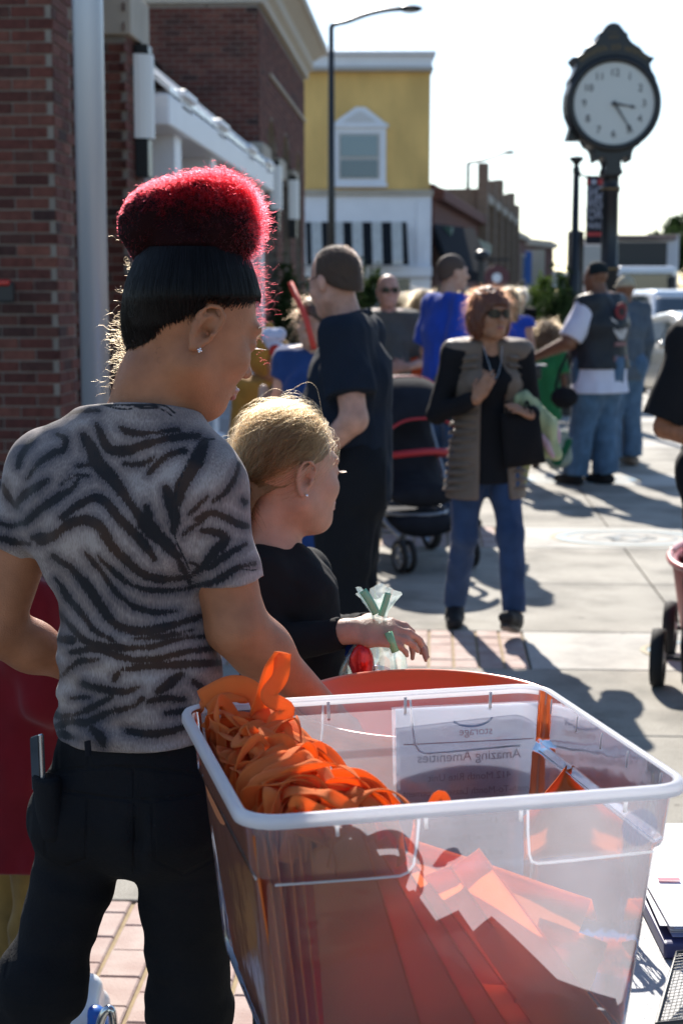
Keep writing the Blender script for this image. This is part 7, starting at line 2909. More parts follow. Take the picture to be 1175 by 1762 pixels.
# tiger-striped top
CRV = [
    (14, [(410, 170), (440, 185), (520, 185), (600, 175)]), (22, [(325, 160), (345, 200), (370, 240), (430, 245), (520, 215), (600, 200), (670, 195)]),
    (38, [(285, 195), (310, 240), (330, 290), (370, 330), (410, 380), (445, 430)]), (34, [(445, 430), (490, 490), (540, 540), (600, 600)]),
    (12, [(260, 300), (320, 290)]), (14, [(95, 340), (130, 290), (180, 255), (215, 240), (220, 205), (195, 190)]), (24, [(50, 430), (90, 390), (130, 365), (160, 345)]),
    (16, [(85, 490), (140, 440), (200, 400), (240, 375), (265, 340)]), (22, [(210, 470), (270, 425), (320, 405), (360, 420), (400, 470), (450, 520), (500, 580), (520, 610)]),
    (24, [(110, 540), (180, 530), (240, 490), (300, 480), (345, 510), (370, 560), (420, 610), (480, 660), (550, 680), (640, 670)]), (20, [(130, 555), (200, 530)]),
    (22, [(180, 600), (250, 650), (300, 710), (340, 770), (390, 830), (470, 855), (560, 840), (640, 815), (690, 800)]),
    (12, [(290, 590), (340, 650), (390, 720), (450, 770), (520, 790), (600, 785)]), (9, [(330, 600), (380, 650), (430, 690), (500, 715), (600, 715), (650, 705)]),
    (10, [(190, 680), (230, 740), (280, 800), (320, 850), (380, 885)]), (14, [(500, 325), (530, 290), (570, 260), (620, 245)]), (26, [(560, 370), (575, 420), (590, 470), (585, 520)]),
    (34, [(690, 215), (665, 280), (640, 320), (610, 370), (600, 420)]), (12, [(805, 290), (790, 340), (760, 385), (720, 415)]),
    (18, [(660, 480), (710, 455), (760, 470), (800, 490), (835, 500)]), (10, [(615, 530), (680, 480), (700, 460)]), (22, [(680, 515), (730, 520), (760, 545), (720, 590), (680, 640), (650, 660)]),
    (12, [(640, 620), (700, 640), (760, 600), (830, 560)]), (14, [(820, 415), (830, 420)]), (12, [(655, 700), (720, 690), (800, 640), (860, 625)]), (24, [(200, 880), (250, 885)]),
    (12, [(190, 780), (230, 830), (280, 880), (330, 900), (420, 910), (520, 905), (600, 880), (700, 870)]), (14, [(240, 925), (330, 915), (420, 945), (520, 950), (640, 920), (730, 915)]),
    (20, [(410, 985), (520, 970), (640, 965), (750, 960)]), (12, [(215, 1000), (260, 960), (330, 950)]), (14, [(385, 1020), (400, 990)]), (18, [(280, 1030), (350, 1050), (420, 1060), (470, 1040)]),
    (22, [(530, 1060), (570, 1030), (610, 1000)]), (12, [(170, 1110), (200, 1140), (270, 1130), (330, 1100), (380, 1075)]), (16, [(160, 1190), (230, 1160), (300, 1160), (360, 1130), (440, 1110), (480, 1080)]),
    (16, [(430, 1190), (500, 1200), (580, 1190), (640, 1170)]), (20, [(310, 1180), (340, 1210), (350, 1240)]), (12, [(500, 1090), (560, 1080), (620, 1085)]),
    (12, [(150, 1230), (200, 1200), (250, 1215)]), (14, [(650, 1020), (700, 1060), (740, 1040)]), (14, [(10, 360), (30, 400), (60, 440)]), (10, [(0, 490), (40, 500), (75, 490)]),
    (16, [(0, 540), (60, 555), (100, 560)]), (10, [(150, 160), (200, 130), (260, 115), (330, 110)]), (10, [(60, 300), (80, 250), (110, 210)]), (14, [(470, 500), (500, 470), (490, 430)]),
    (14, [(600, 610), (640, 690)]), (9, [(210, 360), (250, 330), (300, 330)]), (8, [(420, 290), (480, 290), (520, 270)]), (9, [(230, 640), (290, 700)]), (8, [(450, 880), (560, 870), (650, 850)]),
    (9, [(180, 960), (205, 1010)]), (8, [(560, 1130), (640, 1120)]), (9, [(240, 1080), (300, 1075)]), (8, [(700, 400), (660, 440), (640, 460)]),
]
S = SDF(.0036, [A['shL'], A['shR'], P(75, 1310, 2.31), P(400, 1310, 2.31), P(400, 1010, 2.24), P(-10, 940, 2.36), A['neck'], P(240, 1300, 2.2), P(240, 1300, 2.42)], pad=.05)
g = .007
S.seg(P(236, 1345, 2.31), A['waist'], (.142, .112), (.110, .088), rtA, k=.05)
S.seg(A['waist'], A['chest'], (.111, .088), (.124, .096), rtA, k=.06)
S.seg(A['chest'], A['neck'] - UP * .055, (.124, .096), (.090, .056), rtA, k=.05)
for a, e in (('R', P(396, 1003, 2.236)), ('L', P(18, 936, 2.36))):
    S.cone(A['neck'].lerp(A['sh' + a], .45) - UP * .010, A['sh' + a], .043, .052, k=.05)
    S.cone(A['sh' + a], e, .052, .0485, k=.03, capb=True)
S.ell(A['chest'].lerp(A['shR'], .55) - UP * .01 - fwA * .05, (.06, .03, .08), frame(rtA, fwA, UP), k=.06)
S.ell(A['chest'].lerp(A['shL'], .55) - UP * .01 - fwA * .05, (.06, .03, .08), frame(rtA, fwA, UP), k=.06)
zw = A['waist'].z
zh = P(240, 1290, 2.31).z


def folds(x, y, z):
    n1 = noise3(x * 5 + 3, y * 5, z * 4, 11)
    n2 = noise3(x * 9, y * 9, z * 34 + x * 10, 12)
    n3 = noise3(x * 16, y * 16, z * 60, 13)
    lo = np.clip((zw + .10 - z) / .12, 0, 1)
    mid = np.clip((zw + .30 - z) / .2, 0, 1)
    d = .0045 * n2 * lo + .0022 * n3 * lo + .0028 * noise3(x * 12 + z * 10, y * 12, z * 22, 14) * mid
    # drag lines from the armpits down to the small of the back
    d += .0022 * noise3(x * 20 - z * 14, y * 20, z * 14 + x * 16, 15)
    d += .0018 * noise3(x * 30, y * 30, z * 20, 16)
    return -d * 1.9 + .002 * n1


S.disp(folds, .03)
S.cone(P(246, 742, 2.305), P(253, 698, 2.305), .078, .0585, k=.05)
for a in 'LR':
    S.cone(A['neck'].lerp(A['sh' + a], .60) - UP * .004, P(232 if a == 'L' else 270, 706, 2.32 if a == 'L' else 2.28), .046, .050, k=.04)
S.cone(P(254, 702, 2.305), P(264, 640, 2.31), .0525, .060, mode='s', k=.006)
S.cut(P(246, 694, 2.24), UP + fwA * .25 - rtA * .02, k=.004)
hemP = P(75, 1287, 2.3)
S.cut(P(240, 1296, 2.2), -UP + (CR * .05), k=.004)
shirt = S.obj('top', None, girlA, smooth_it=1)
co = np.empty(len(shirt.data.vertices) * 3, np.float32)
shirt.data.vertices.foreach_get("co", co)
co = co.reshape(-1, 3)
PX, PY = px_of(co)
dist = np.full(len(co), 60.0)
dark = np.full(len(co), 60.0)
def seg_d(px, py, a, b):
    ax, ay, bx, by = a[0], a[1], b[0], b[1]
    dx, dy = bx - ax, by - ay
    t = np.clip(((px - ax) * dx + (py - ay) * dy) / (dx * dx + dy * dy + 1e-6), 0, 1)
    return np.hypot(px - ax - t * dx, py - ay - t * dy), t
for wd, pts in CRV:
    q = [(x / 1.958, y / 1.958 + 650) for x, y in pts]
    q = [(p.x, p.y) for p in catmull([(x, y, 0) for x, y in q], 4)]
    m = len(q) - 1
    for i in range(m):
        dd, t = seg_d(PX, PY, q[i], q[i + 1])
        f = (i + t) / m
        wv = wd / 3.916 * (.35 + .75 * np.sin(np.pi * np.clip(f * .94 + .03, 0, 1)) ** .6)
        dist = np.minimum(dist, dd - wv)
seam = np.full(len(co), 60.0)
for pts in ([(722, 206), (690, 212), (660, 240), (625, 300), (598, 380), (588, 460), (592, 540), (618, 600), (640, 650)], [(312, 66), (330, 85), (400, 92), (480, 90), (550, 92), (590, 120)], [(320, 80), (400, 104), (480, 102), (540, 104), (580, 130)],
            [(645, 700), (720, 680), (800, 650), (868, 648)]):
    q = [(x / 1.958, y / 1.958 + 650) for x, y in pts]
    q = [(p.x, p.y) for p in catmull([(x, y, 0) for x, y in q], 4)]
    for i in range(len(q) - 1):
        dd, t = seg_d(PX, PY, q[i], q[i + 1])
        seam = np.minimum(seam, dd)
me = shirt.data
for nm, arr in (('stripe', dist), ('seam', seam)):
    at = me.attributes.new(nm, 'FLOAT', 'POINT')
    at.data.foreach_set('value', arr.astype(np.float32))
# undyed skin-warm zone where the sheer fabric lies on the skin: shoulder blades
mt = bpy.data.materials.new('tiger_print_jersey')
mt.use_nodes = True
n = mt.node_tree.nodes
l = mt.node_tree.links
b = n["Principled BSDF"]
b.inputs["Roughness"].default_value = .75
b.inputs["Specular IOR Level"].default_value = .3
b.inputs["Sheen Weight"].default_value = .15
def node(t, **kw):
    x = n.new(t)
    for k_, v in kw.items():
        x.inputs[k_].default_value = v
    return x
def math_(op, a, b_=None, c=None):
    x = n.new("ShaderNodeMath")
    x.operation = op
    for i, v in enumerate((a, b_, c)):
        if v is None:
            continue
        if isinstance(v, (int, float)):
            x.inputs[i].default_value = v
        else:
            l.new(v, x.inputs[i])
    return x.outputs[0]
tc = n.new("ShaderNodeTexCoord")
at = n.new("ShaderNodeAttribute")
at.attribute_name = 'stripe'
sm = n.new("ShaderNodeAttribute")
sm.attribute_name = 'seam'
mp = n.new("ShaderNodeMapping")
mp.inputs["Rotation"].default_value = (0, .6, 0)
mp.inputs["Scale"].default_value = (520, 520, 110)
l.new(tc.outputs["Object"], mp.inputs[0])
fur = n.new("ShaderNodeTexNoise")
fur.inputs["Scale"].default_value = 1
fur.inputs["Detail"].default_value = 3
l.new(mp.outputs[0], fur.inputs["Vector"])
big = n.new("ShaderNodeTexNoise")
big.inputs["Scale"].default_value = 22
big.inputs["Detail"].default_value = 4
l.new(tc.outputs["Object"], big.inputs["Vector"])
sd2 = math_('ADD', at.outputs["Fac"], math_('MULTIPLY', math_('SUBTRACT', fur.outputs["Fac"], .5), 12))
sd3 = math_('ADD', sd2, math_('MULTIPLY', math_('SUBTRACT', big.outputs["Fac"], .5), 12))
mr1 = n.new("ShaderNodeMapRange")
mr1.inputs[1].default_value = .6
mr1.inputs[2].default_value = 3.4
l.new(sd3, mr1.inputs[0])
# base: pale grey with brown and blue-grey clouds and hair strokes, darker close to the stripes
rb = n.new("ShaderNodeValToRGB")
e = rb.color_ramp.elements
e[0].position = .30
e[0].color = (.070, .062, .076, 1)
e[1].position = .68
e[1].color = (.40, .345, .33, 1)
x = e.new(.5)
x.color = (.22, .178, .172, 1)
cl = n.new("ShaderNodeTexNoise")
cl.inputs["Scale"].default_value = 11
cl.inputs["Detail"].default_value = 6
l.new(tc.outputs["Object"], cl.inputs["Vector"])
mix_in = math_('ADD', math_('MULTIPLY', cl.outputs["Fac"], .62), math_('MULTIPLY', fur.outputs["Fac"], .38))
near_ = n.new("ShaderNodeMapRange")
near_.inputs[1].default_value = 2
near_.inputs[2].default_value = 16
near_.inputs[3].default_value = -.13
near_.inputs[4].default_value = .07
l.new(at.outputs["Fac"], near_.inputs[0])
l.new(math_('ADD', mix_in, near_.outputs[0]), rb.inputs[0])
# stripe colour black with brown hearts
rs2 = n.new("ShaderNodeValToRGB")
rs2.color_ramp.elements[0].position = .45
rs2.color_ramp.elements[0].color = (.008, .008, .012, 1)
rs2.color_ramp.elements[1].position = .62
rs2.color_ramp.elements[1].color = (.050, .026, .018, 1)
l.new(cl.outputs["Fac"], rs2.inputs[0])
mx = n.new("ShaderNodeMix")
mx.data_type = 'RGBA'
l.new(mr1.outputs[0], mx.inputs[0])
l.new(rs2.outputs[0], mx.inputs[6])
l.new(rb.outputs[0], mx.inputs[7])
ms = n.new("ShaderNodeMapRange")
ms.inputs[1].default_value = 1.2
ms.inputs[2].default_value = 2.4
l.new(sm.outputs["Fac"], ms.inputs[0])
mx2 = n.new("ShaderNodeMix")
mx2.data_type = 'RGBA'
l.new(ms.outputs[0], mx2.inputs[0])
mx2.inputs[6].default_value = (.012, .012, .016, 1)
l.new(mx.outputs[2], mx2.inputs[7])
l.new(mx2.outputs[2], b.inputs["Base Color"])
bp = n.new("ShaderNodeBump")
bp.inputs["Strength"].default_value = .35
bp.inputs["Distance"].default_value = .0015
wv_ = n.new("ShaderNodeTexNoise")
wv_.inputs["Scale"].default_value = 900
l.new(tc.outputs["Object"], wv_.inputs["Vector"])
l.new(wv_.outputs["Fac"], bp.inputs["Height"])
bp2 = n.new("ShaderNodeBump")
bp2.inputs["Strength"].default_value = .6
bp2.inputs["Distance"].default_value = .0012
ssq = n.new("ShaderNodeMapRange")
ssq.inputs[1].default_value = 0
ssq.inputs[2].default_value = 5
l.new(sm.outputs["Fac"], ssq.inputs[0])
l.new(ssq.outputs[0], bp2.inputs["Height"])
l.new(bp.outputs[0], bp2.inputs["Normal"])
l.new(bp2.outputs[0], b.inputs["Normal"])
tlx = n.new("ShaderNodeBsdfTranslucent")
l.new(mx2.outputs[2], tlx.inputs[0])
mxs = n.new("ShaderNodeMixShader")
mxs.inputs[0].default_value = .12
l.new(b.outputs[0], mxs.inputs[1])
l.new(tlx.outputs[0], mxs.inputs[2])
l.new(mxs.outputs[0], n["Material Output"].inputs[0])
me.materials.clear()
me.materials.append(mt)
# stitching along the armhole seam
stp = [(x / 1.958, y / 1.958 + 650) for x, y in [(700, 212), (665, 235), (628, 300), (602, 380), (592, 460), (596, 540), (618, 598)]]

# trousers
S = SDF(.005, [P(55, 1300, 2.3), P(400, 1300, 2.3), A['hipL'], A['hipR'], A['knL'], A['knR'], A['anL'], A['anR']], pad=.13)
S.seg(P(230, 1385, 2.31), P(238, 1238, 2.31), (.130, .112), (.119, .096), rtA, k=.03, capb=True)
for a in 'LR':
    S.ell(A['hip' + a] - fwA * .035 + UP * .015, (.072, .085, .085), frame(rtA, fwA, UP), k=.035)
    S.cone(A['hip' + a], A['kn' + a], .074 if a == 'R' else .070, .062 if a == 'R' else .054, k=.015)
    S.cone(A['kn' + a], A['an' + a], .058, .050, k=.03, capb=True)
S.cone(A['knL'], P(-10, 1780, 2.35), .056, .056, k=.04)
S.cone(P(235, 1500, 2.19), P(240, 1350, 2.185), .006, .004, mode='s', k=.02)
S.disp(lambda x, y, z: .0035 * noise3(x * 14, y * 14, z * 30 + x * 12, 21) + .0018 * noise3(x * 40, y * 40, z * 70, 22) + .004 * noise3(x * 10, y * 10, z * 45, 23) * np.clip((.62 - z) / .15, 0, 1), .03)
M_den = cloth('black_stretch_denim', (.0075, .0078, .010), var=.15, bump=.4, bscale=300)
trs = S.obj('trousers', M_den, girlA, adapt=0)
tco = np.empty(len(trs.data.vertices) * 3, np.float32)
trs.data.vertices.foreach_get("co", tco)
tx_, ty_ = px_of(tco.reshape(-1, 3))
sm_ = np.full(len(tx_), 60.0)
for pts in ([(60, 1333), (140, 1322), (232, 1320), (320, 1330), (400, 1350)], [(64, 1352), (150, 1368), (232, 1378), (310, 1372), (395, 1362)], [(232, 1322), (234, 1420), (232, 1500)],
            [(76, 1368), (80, 1470), (112, 1492), (150, 1478), (152, 1378)], [(262, 1384), (268, 1480), (318, 1504), (368, 1478), (372, 1376)], [(52, 1400), (40, 1560), (10, 1680)], [(100, 1262), (100, 1322)], [(152, 1262), (154, 1322)]):
    for a_, b__ in zip(pts, pts[1:]):
        sm_ = np.minimum(sm_, seg_d(tx_, ty_, a_, b__)[0])
at_ = trs.data.attributes.new('seam', 'FLOAT', 'POINT')
at_.data.foreach_set('value', sm_.astype(np.float32))
nn2, ll2 = M_den.node_tree.nodes, M_den.node_tree.links
a2 = nn2.new("ShaderNodeAttribute")
a2.attribute_name = 'seam'
r2_ = nn2.new("ShaderNodeMapRange")
r2_.inputs[1].default_value = 0
r2_.inputs[2].default_value = 5
ll2.new(a2.outputs["Fac"], r2_.inputs[0])
b2_ = nn2.new("ShaderNodeBump")
b2_.inputs["Strength"].default_value = 1
b2_.inputs["Distance"].default_value = .003
ll2.new(r2_.outputs[0], b2_.inputs["Height"])
pb_ = nn2["Principled BSDF"]
ll2.new(pb_.inputs["Normal"].links[0].from_socket, b2_.inputs["Normal"])
ll2.new(b2_.outputs[0], pb_.inputs["Normal"])
M_stitch = cloth('black_seam', (.014, .014, .018), bump=.2)
def on_trouser(px, py, off=.0):
    # back surface of the hips at a pixel: an ellipse about the pelvis
    return P(px, py, 2.31 - .118 - off)
t = MB()
for pts in ([(82, 1338), (105, 1342), (140, 1345)], [(300, 1352), (350, 1350), (385, 1345)]):
    pass
for a in 'LR':
    S = SDF(.006, [A['an' + a], A['an' + a] + fwA * .16, A['an' + a] - UP * .08])
    an_ = A['an' + a]
    S.seg(an_ - fwA * .05 - UP * .05, an_ + fwA * .17 - UP * .06, (.037, .04), (.036, .028), rtA, k=.03)
    S.cone(an_ - UP * .03, an_ + UP * .0, .042, .042, k=.03)
    S.cut((0, 0, .005), -UP)
    S.obj('shoe', C_shoe, girlA, adapt=.003)
# belt loop and pocket edge
MB().tube([P(151, 1275, 2.195), P(153, 1300, 2.195)], .0055, 8, flat=.4).build('belt_loop', M_stitch, girlA)
ph = thing('phone', 'phone with silver edge standing in the teenager left back pocket', 'phone', P(64, 1310, 2.27))
pr = frame(fwA * .9 + rtA * -.2, rtA, UP)
px_ax = (P(75, 1300, 2.25) - P(60, 1300, 2.30)).normalized()
R3 = frame(px_ax, UP.cross(px_ax).normalized() * 1, UP) @ Matrix.Rotation(R_(-4), 3, 'Y')
MB().box(P(66, 1312, 2.262), (.058, .0075, .085), R3).build('casing', mat('silver_edge', (.55, .56, .58), .2, metal=.9), ph, bevel=.003)
MB().box(P(66, 1312, 2.262) - (R3 @ Vector((0, .0042, 0))), (.052, .001, .079), R3).build('screen', mat('black_glass', (.006, .006, .008), .06), ph)
MB().box(P(66, 1312, 2.262) + (R3 @ Vector((0, .0042, 0))), (.052, .001, .079), R3).build('back_cover', M_black, ph)
S = SDF(.004, [P(60, 1335, 2.27), P(105, 1400, 2.22)])
S.seg(P(80, 1336, 2.245), P(88, 1430, 2.24), (.036, .020), (.030, .018), px_ax, k=.02, capa=True)
S.obj('pocket', MATS['black_stretch_denim'], girlA, adapt=.002)

# ------------------------------------------------------------------ the fair-haired girl
B = {}
for k_, v in dict(neck=(468, 930, 2.82), chest=(484, 1020, 2.82), waist=(505, 1130, 2.82), pelvis=(512, 1240, 2.82), shR=(447, 985, 2.745), shL=(527, 985, 2.92),
                  elR=(452, 1118, 2.72), wrR=(601, 1086, 2.66), elL=(560, 1100, 2.96), wrL=(640, 1075, 2.80)).items():
    B[k_] = P(*v)
rtB, fwB, _ = axes(42)
hrtB, hfwB, hrB = axes(58, 5, -3)
hsB = .92
hcB = P(527, 823, 2.755) - (hrB @ Vector((.076, -.010, -.006))) * hsB
girlB = thing('person', 'girl with fair hair tied back and black long-sleeved top holding a party bag', 'girl', Vector((B['pelvis'].x, B['pelvis'].y, 0)))
for a, sg in (('L', -1), ('R', 1)):
    B['hip' + a] = B['pelvis'] + rtB * sg * .065 - UP * .03
    B['kn' + a] = Vector((B['hip' + a].x, B['hip' + a].y, .40)) + fwB * .02
    B['an' + a] = Vector((B['hip' + a].x, B['hip' + a].y, .075))
S = SDF(.0045, [B[k_] for k_ in ('shL', 'shR', 'elL', 'elR', 'wrL', 'wrR', 'anL', 'anR')] + [hcB + UP * .12, hcB - CR * .1, B['wrR'] + CR * .15 - CF * .05])
S.seg(B['pelvis'], B['waist'], (.105, .08), (.090, .068), rtB, k=.05)
S.seg(B['waist'], B['chest'], (.090, .068), (.098, .070), rtB, k=.05)
S.seg(B['chest'], B['neck'] - UP * .04, (.098, .070), (.06, .04), rtB, k=.05)
for a in 'LR':
    S.cone(B['neck'].lerp(B['sh' + a], .4) - UP * .02, B['sh' + a], .030, .034, k=.05)
    S.cone(B['sh' + a], B['el' + a], .034, .029, k=.03)
    S.cone(B['el' + a], B['wr' + a], .030, .0205, k=.02)
    S.cone(B['hip' + a], B['kn' + a], .066, .045, k=.04)
    S.cone(B['kn' + a], B['an' + a], .044, .03, k=.03)
    S.cone(B['an' + a] - UP * .035, B['an' + a] + fwB * .13 - UP * .045, .03, .022, k=.03)
S.cone(B['neck'] - UP * .02, hcB - hfwB * .015 - UP * .05, .040, .040, k=.03)
S.cone(B['neck'].lerp(B['shR'], .4), P(455, 890, 2.80), .018, .026, k=.05)
add_head(S, hcB, hrB, hsB, True, True, jaw=.9)
dR = (CR * .98 - UP * .02 - CF * .10)
add_hand(S, B['wrR'], dR, (-UP * .75 + CF * .55 + CR * .1), -1, .86, curl=.34, thumb_out=.7, pre=.22)
add_hand(S, B['wrL'], (CR * .75 - CF * .45 - UP * .1), (-CF * .2 - UP * .8), 1, .84, curl=.55)
S.obj('body', skin('light') if False else mat('skin_fair', (.44, .235, .165), .5, var=.13, vscale=30, bump=.3, bscale=420, spec=.35, sss=.14, detail=8), girlB, adapt=.0005)
def WB(x, y, z):
    return hcB + (hrB @ Vector((x, y, z))) * hsB
H_dblond = hair_mat('dark_blond_strands', (.075, .038, .016))
H_blondA = hair_mat('golden_blond_strands', (.165, .09, .037))
face_parts(WB, hrB, hsB, girlB, mat('soft_lips', (.42, .17, .14), .42), H_dblond)
t = MB()
t.ball(WB(.076 + .0105, -.0135, -.006 - .0325), .0026, 10)
t.build('earring', MATS['crystal'], girlB, smooth=True)
S = SDF(.004, [WB(-.1, -.12, -.12), WB(.1, .1, .14)], pad=.06)
S.ell(WB(0, -.014, .034), (.0785 * hsB, .0935 * hsB, .0915 * hsB), hrB, k=.01)
S.ell(WB(0, -.062, -.018), (.066 * hsB, .050 * hsB, .055 * hsB), hrB, k=.03)
S.cut(WB(0, 0, .006), hrB @ Vector((0, .66, -1)), k=.01)
for s_ in (-1, 1):
    S.ell(WB(s_ * .088, .002, -.016), (.034 * hsB, .028 * hsB, .036 * hsB), hrB, k=.012, mode='s')
S.cone(WB(0, -.108, -.022), WB(0, -.118, -.050), .020, .024, k=.02)
S.cone(WB(0, -.118, -.050), WB(0.0, -.105, -.125), .024, .012, k=.02)
S.rough(.003, 50, 3, (1, 1, .5))
S.obj('hair', mat('dark_blond_hair', (.13, .075, .035), .55, bump=.7, bscale=110, stretch=(1, 1, .4)), girlB, smooth_it=1)
gR = (.0, -1.0, -.42)
rsn = np.random.RandomState(8)
st = []
for i in range(9000):
    a = rsn.uniform(-2.5, 2.5)
    y, x = math.cos(a), math.sin(a)
    zl = .02 + .60 * y if y > 0 else .02 + .45 * y
    st.append((x, y, zl + rsn.uniform(0, 1.2)))
sc_ = comb(hcB, hrB, hsB, (.0815, .0965, .0945), (0, -.014, .034), st, gR, 11, lift=.035, spread=.14, seed=4, t1=.97)
loc = (sc_[:, 0] - np.array(hcB)) @ np.array(hrB)
keep = ~((np.abs(np.abs(loc[:, 0]) - .08) < .03) & (np.abs(loc[:, 1] + .004) < .03) & (loc[:, 2] < .026))
sc_ = bend(sc_[keep], 3, .0016)
half_ = len(sc_) // 2
hair_obj('combed_hair', sc_[:half_], .00030, .00022, H_dblond, girlB)
hair_obj('combed_hair', sc_[half_:], .00028, .00020, H_blondA, girlB)
st = [(rsn.normal(0, .6), rsn.uniform(-.3, 1.0), rsn.uniform(.45, 1)) for i in range(1000)]
fl_ = comb(hcB, hrB, hsB, (.0845, .0995, .0985), (0, -.014, .034), st, gR, 14, lift=.08, spread=.4, seed=6, t1=.75)
hair_obj('loose_hair', bend(fl_, 9, .006), .00020, .00012, H_blondA, girlB)
p = bend(fl_[:260], 12, .012)
hair_obj('flyaway_hair', p, .00014, .00008, H_blondA, girlB)
# pony tail
n_ = 1400
t = np.linspace(0, 1, 12)[None, :, None]
a_ = np.array(WB(0, -.108, -.022))
b_ = np.array(WB(0, -.122, -.06))
c_ = np.array(P(436, 915, 2.83))
r0 = rsn.randn(n_, 1, 3) * .006
r1_ = rsn.randn(n_, 1, 3) * .014
pt = (1 - t) ** 2 * (a_ + r0) + 2 * t * (1 - t) * (b_ + r1_ * 1.3) + t * t * (c_ + r1_)
hair_obj('pony_tail', bend(pt, 4, .003), .00028, .00015, H_dblond, girlB)
MB().lathe([(.017, -.008), (.022, -.006), (.023, 0), (.022, .006), (.017, .008)], WB(0, -.112, -.028), hrB @ Vector((0, -.8, -.6)), n=20).build('hair_tie', C_blk, girlB, smooth=True)

# black top
S = SDF(.0045, [B['shL'], B['shR'], B['elR'], B['wrR'], B['elL'], B['wrL'], P(440, 1260, 2.8), P(600, 1260, 2.8), B['neck']], pad=.06)
S.seg(P(512, 1235, 2.82), B['waist'], (.115, .092), (.098, .078), rtB, k=.05)
S.seg(B['waist'], B['chest'], (.098, .078), (.104, .078), rtB, k=.05)
S.seg(B['chest'], B['neck'] - UP * .04, (.104, .078), (.066, .046), rtB, k=.05)
for a in 'LR':
    S.cone(B['neck'].lerp(B['sh' + a], .45) - UP * .022, B['sh' + a], .034, .040, k=.05)
    S.cone(B['sh' + a], B['el' + a], .041, .038, k=.03)
    e = B['el' + a].lerp(B['wr' + a], .93)
    S.cone(B['el' + a], e, .038, .0285, k=.02, capb=True)
S.disp(lambda x, y, z: .004 * noise3(x * 18, y * 18, z * 24 + x * 12, 31) + .0022 * noise3(x * 45 + z * 30, y * 45, z * 50, 32), .03)
S.cone(P(468, 918, 2.82), P(478, 860, 2.83), .050, .060, mode='s', k=.008)
S.ell(B['neck'] + fwB * .045 + UP * .0, (.045, .03, .04), frame(rtB, fwB, UP), mode='s', k=.01)
S.cut(P(512, 1240, 2.8), -UP)
S.obj('long_sleeved_top', C_blk, girlB, adapt=.001)
S = SDF(.006, [B['hipL'], B['hipR'], B['knL'], B['knR'], B['anL'], B['anR'], B['waist']])
S.seg(B['pelvis'] - UP * .03, B['waist'] - UP * .04, (.112, .090), (.094, .074), rtB, k=.04, capb=True)
for a in 'LR':
    S.cone(B['hip' + a], B['kn' + a], .072, .052, k=.04)
    S.cone(B['kn' + a], B['an' + a], .052, .042, k=.03, capb=True)
S.rough(.006, 16, 3)
S.obj('trousers', C_blkt, girlB, adapt=.002)
for a in 'LR':
    an_ = B['an' + a]
    S = SDF(.006, [an_, an_ + fwB * .14, an_ - UP * .06])
    S.seg(an_ - fwB * .04 - UP * .045, an_ + fwB * .14 - UP * .05, (.032, .034), (.031, .024), rtB, k=.03)
    S.cone(an_ - UP * .03, an_, .036, .036, k=.03)
    S.cut((0, 0, .004), -UP)
    S.obj('shoe', C_shoe, girlB, adapt=.003)

# party bag: clear film gathered in her hand
pb = thing('party_bag', 'clear party bag of sweets with green ribbon held by the fair-haired girl', 'bag', P(645, 1100, 2.66))
M_film = bpy.data.materials.new('clear_film')
M_film.use_nodes = True
n = M_film.node_tree.nodes
l = M_film.node_tree.links
n.remove(n["Principled BSDF"])
tr = n.new("ShaderNodeBsdfTransparent")
tr.inputs[0].default_value = (.90, .95, .94, 1)
df = n.new("ShaderNodeBsdfTranslucent")
df.inputs[0].default_value = (.75, .85, .84, 1)
gl = n.new("ShaderNodeBsdfGlossy")
gl.inputs["Roughness"].default_value = .12
m1 = n.new("ShaderNodeMixShader")
m1.inputs[0].default_value = .26
m2 = n.new("ShaderNodeMixShader")
m2.inputs[0].default_value = .14
l.new(tr.outputs[0], m1.inputs[1])
l.new(df.outputs[0], m1.inputs[2])
l.new(m1.outputs[0], m2.inputs[1])
l.new(gl.outputs[0], m2.inputs[2])
l.new(m2.outputs[0], n["Material Output"].inputs[0])
rows = []
rq = random.Random(3)
prof = [(1018, .034, 648), (1035, .024, 650), (1052, .013, 651), (1066, .010, 652), (1085, .016, 650), (1105, .032, 648), (1130, .042, 645), (1155, .047, 643), (1180, .046, 642), (1205, .038, 642)]
nn = 40
ph = [rq.uniform(0, 6) for _ in range(6)]
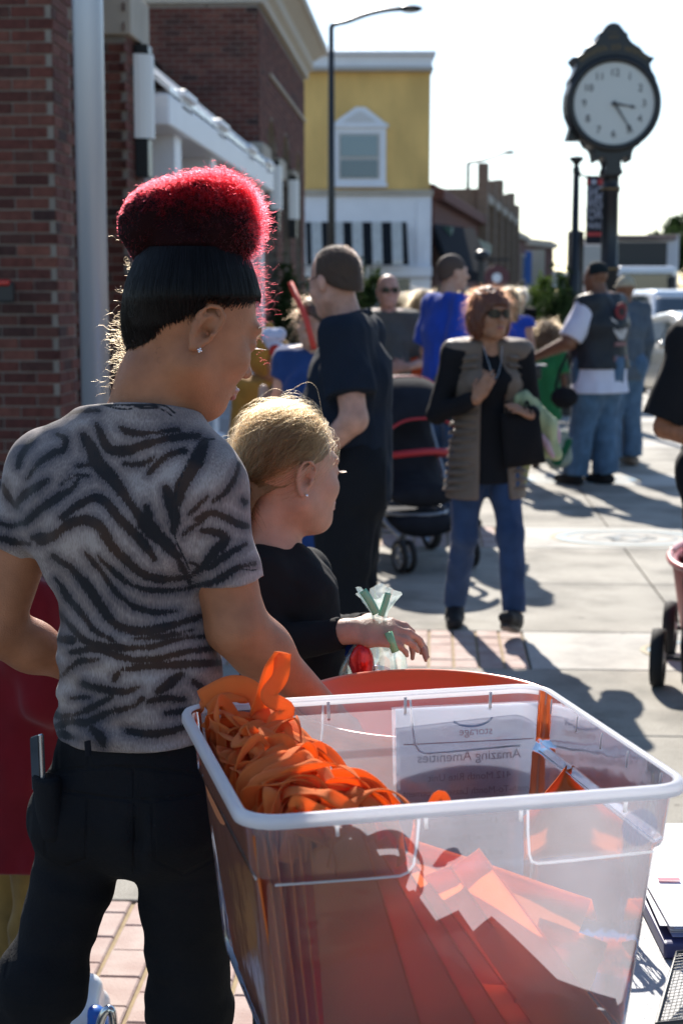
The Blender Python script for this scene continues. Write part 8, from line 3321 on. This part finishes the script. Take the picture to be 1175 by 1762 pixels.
for i, (y, r_, x) in enumerate(prof):
    c = P(x, y, 2.665)
    row = []
    for k_ in range(nn + 1):
        a = 2 * math.pi * (k_ % nn) / nn
        rr = r_ * (1 + .20 * math.sin(5 * a + ph[0] + i * .25) + .12 * math.sin(9 * a + ph[1]) + (.15 * math.sin(13 * a + ph[2]) if i < 5 else .03))
        row.append(c + CR * rr * math.cos(a) + CF * rr * .6 * math.sin(a) + UP * (.010 * math.sin(3 * a + ph[3]) if i == 0 else 0))
    rows.append(row)
MB().grid(rows).build('film', M_film, pb, smooth=True)
M_grn = mat('green_ribbon_plastic', (.16, .45, .30), .35)
ribbon('ribbon', [P(624, 1016, 2.63), P(636, 1034, 2.63), P(648, 1056, 2.635)], .014, M_grn, pb, seed=0, twist=CR, th=.0006)
ribbon('ribbon', [P(668, 1020, 2.64), P(662, 1040, 2.64), P(655, 1060, 2.64)], .011, M_grn, pb, seed=0, twist=CR, th=.0006)
MB().tube([P(668, 1088, 2.635), P(680, 1122, 2.63)], .007, 12).build('green_tube', mat('clear_green', (.22, .50, .25), .2), pb, smooth=True)
S = SDF(.004, [P(600, 1095, 2.64), P(680, 1200, 2.68)])
S.ell(P(622, 1140, 2.64), (.021, .018, .034), k=.01)
S.rough(.002, 70, 3)
S.obj('red_packet', mat('red_foil', (.60, .02, .02), .22, metal=.4), pb, adapt=.001)
S = SDF(.004, [P(600, 1080, 2.66), P(640, 1200, 2.70)])
S.ell(P(612, 1112, 2.68), (.020, .016, .035), k=.01)
S.ell(P(655, 1165, 2.68), (.026, .016, .024), k=.01)
S.rough(.006, 60, 4)
S.obj('blue_packet', mat('navy_foil', (.03, .06, .28), .25, metal=.4), pb, adapt=.001)
S = SDF(.004, [P(640, 1150, 2.64), P(690, 1200, 2.68)])
S.ell(P(668, 1180, 2.66), (.020, .014, .024), k=.01)
S.ell(P(640, 1190, 2.65), (.020, .014, .020), k=.01)
S.rough(.005, 70, 5)
S.obj('dark_sweets', mat('plum_foil', (.10, .03, .06), .3), pb, adapt=.001)
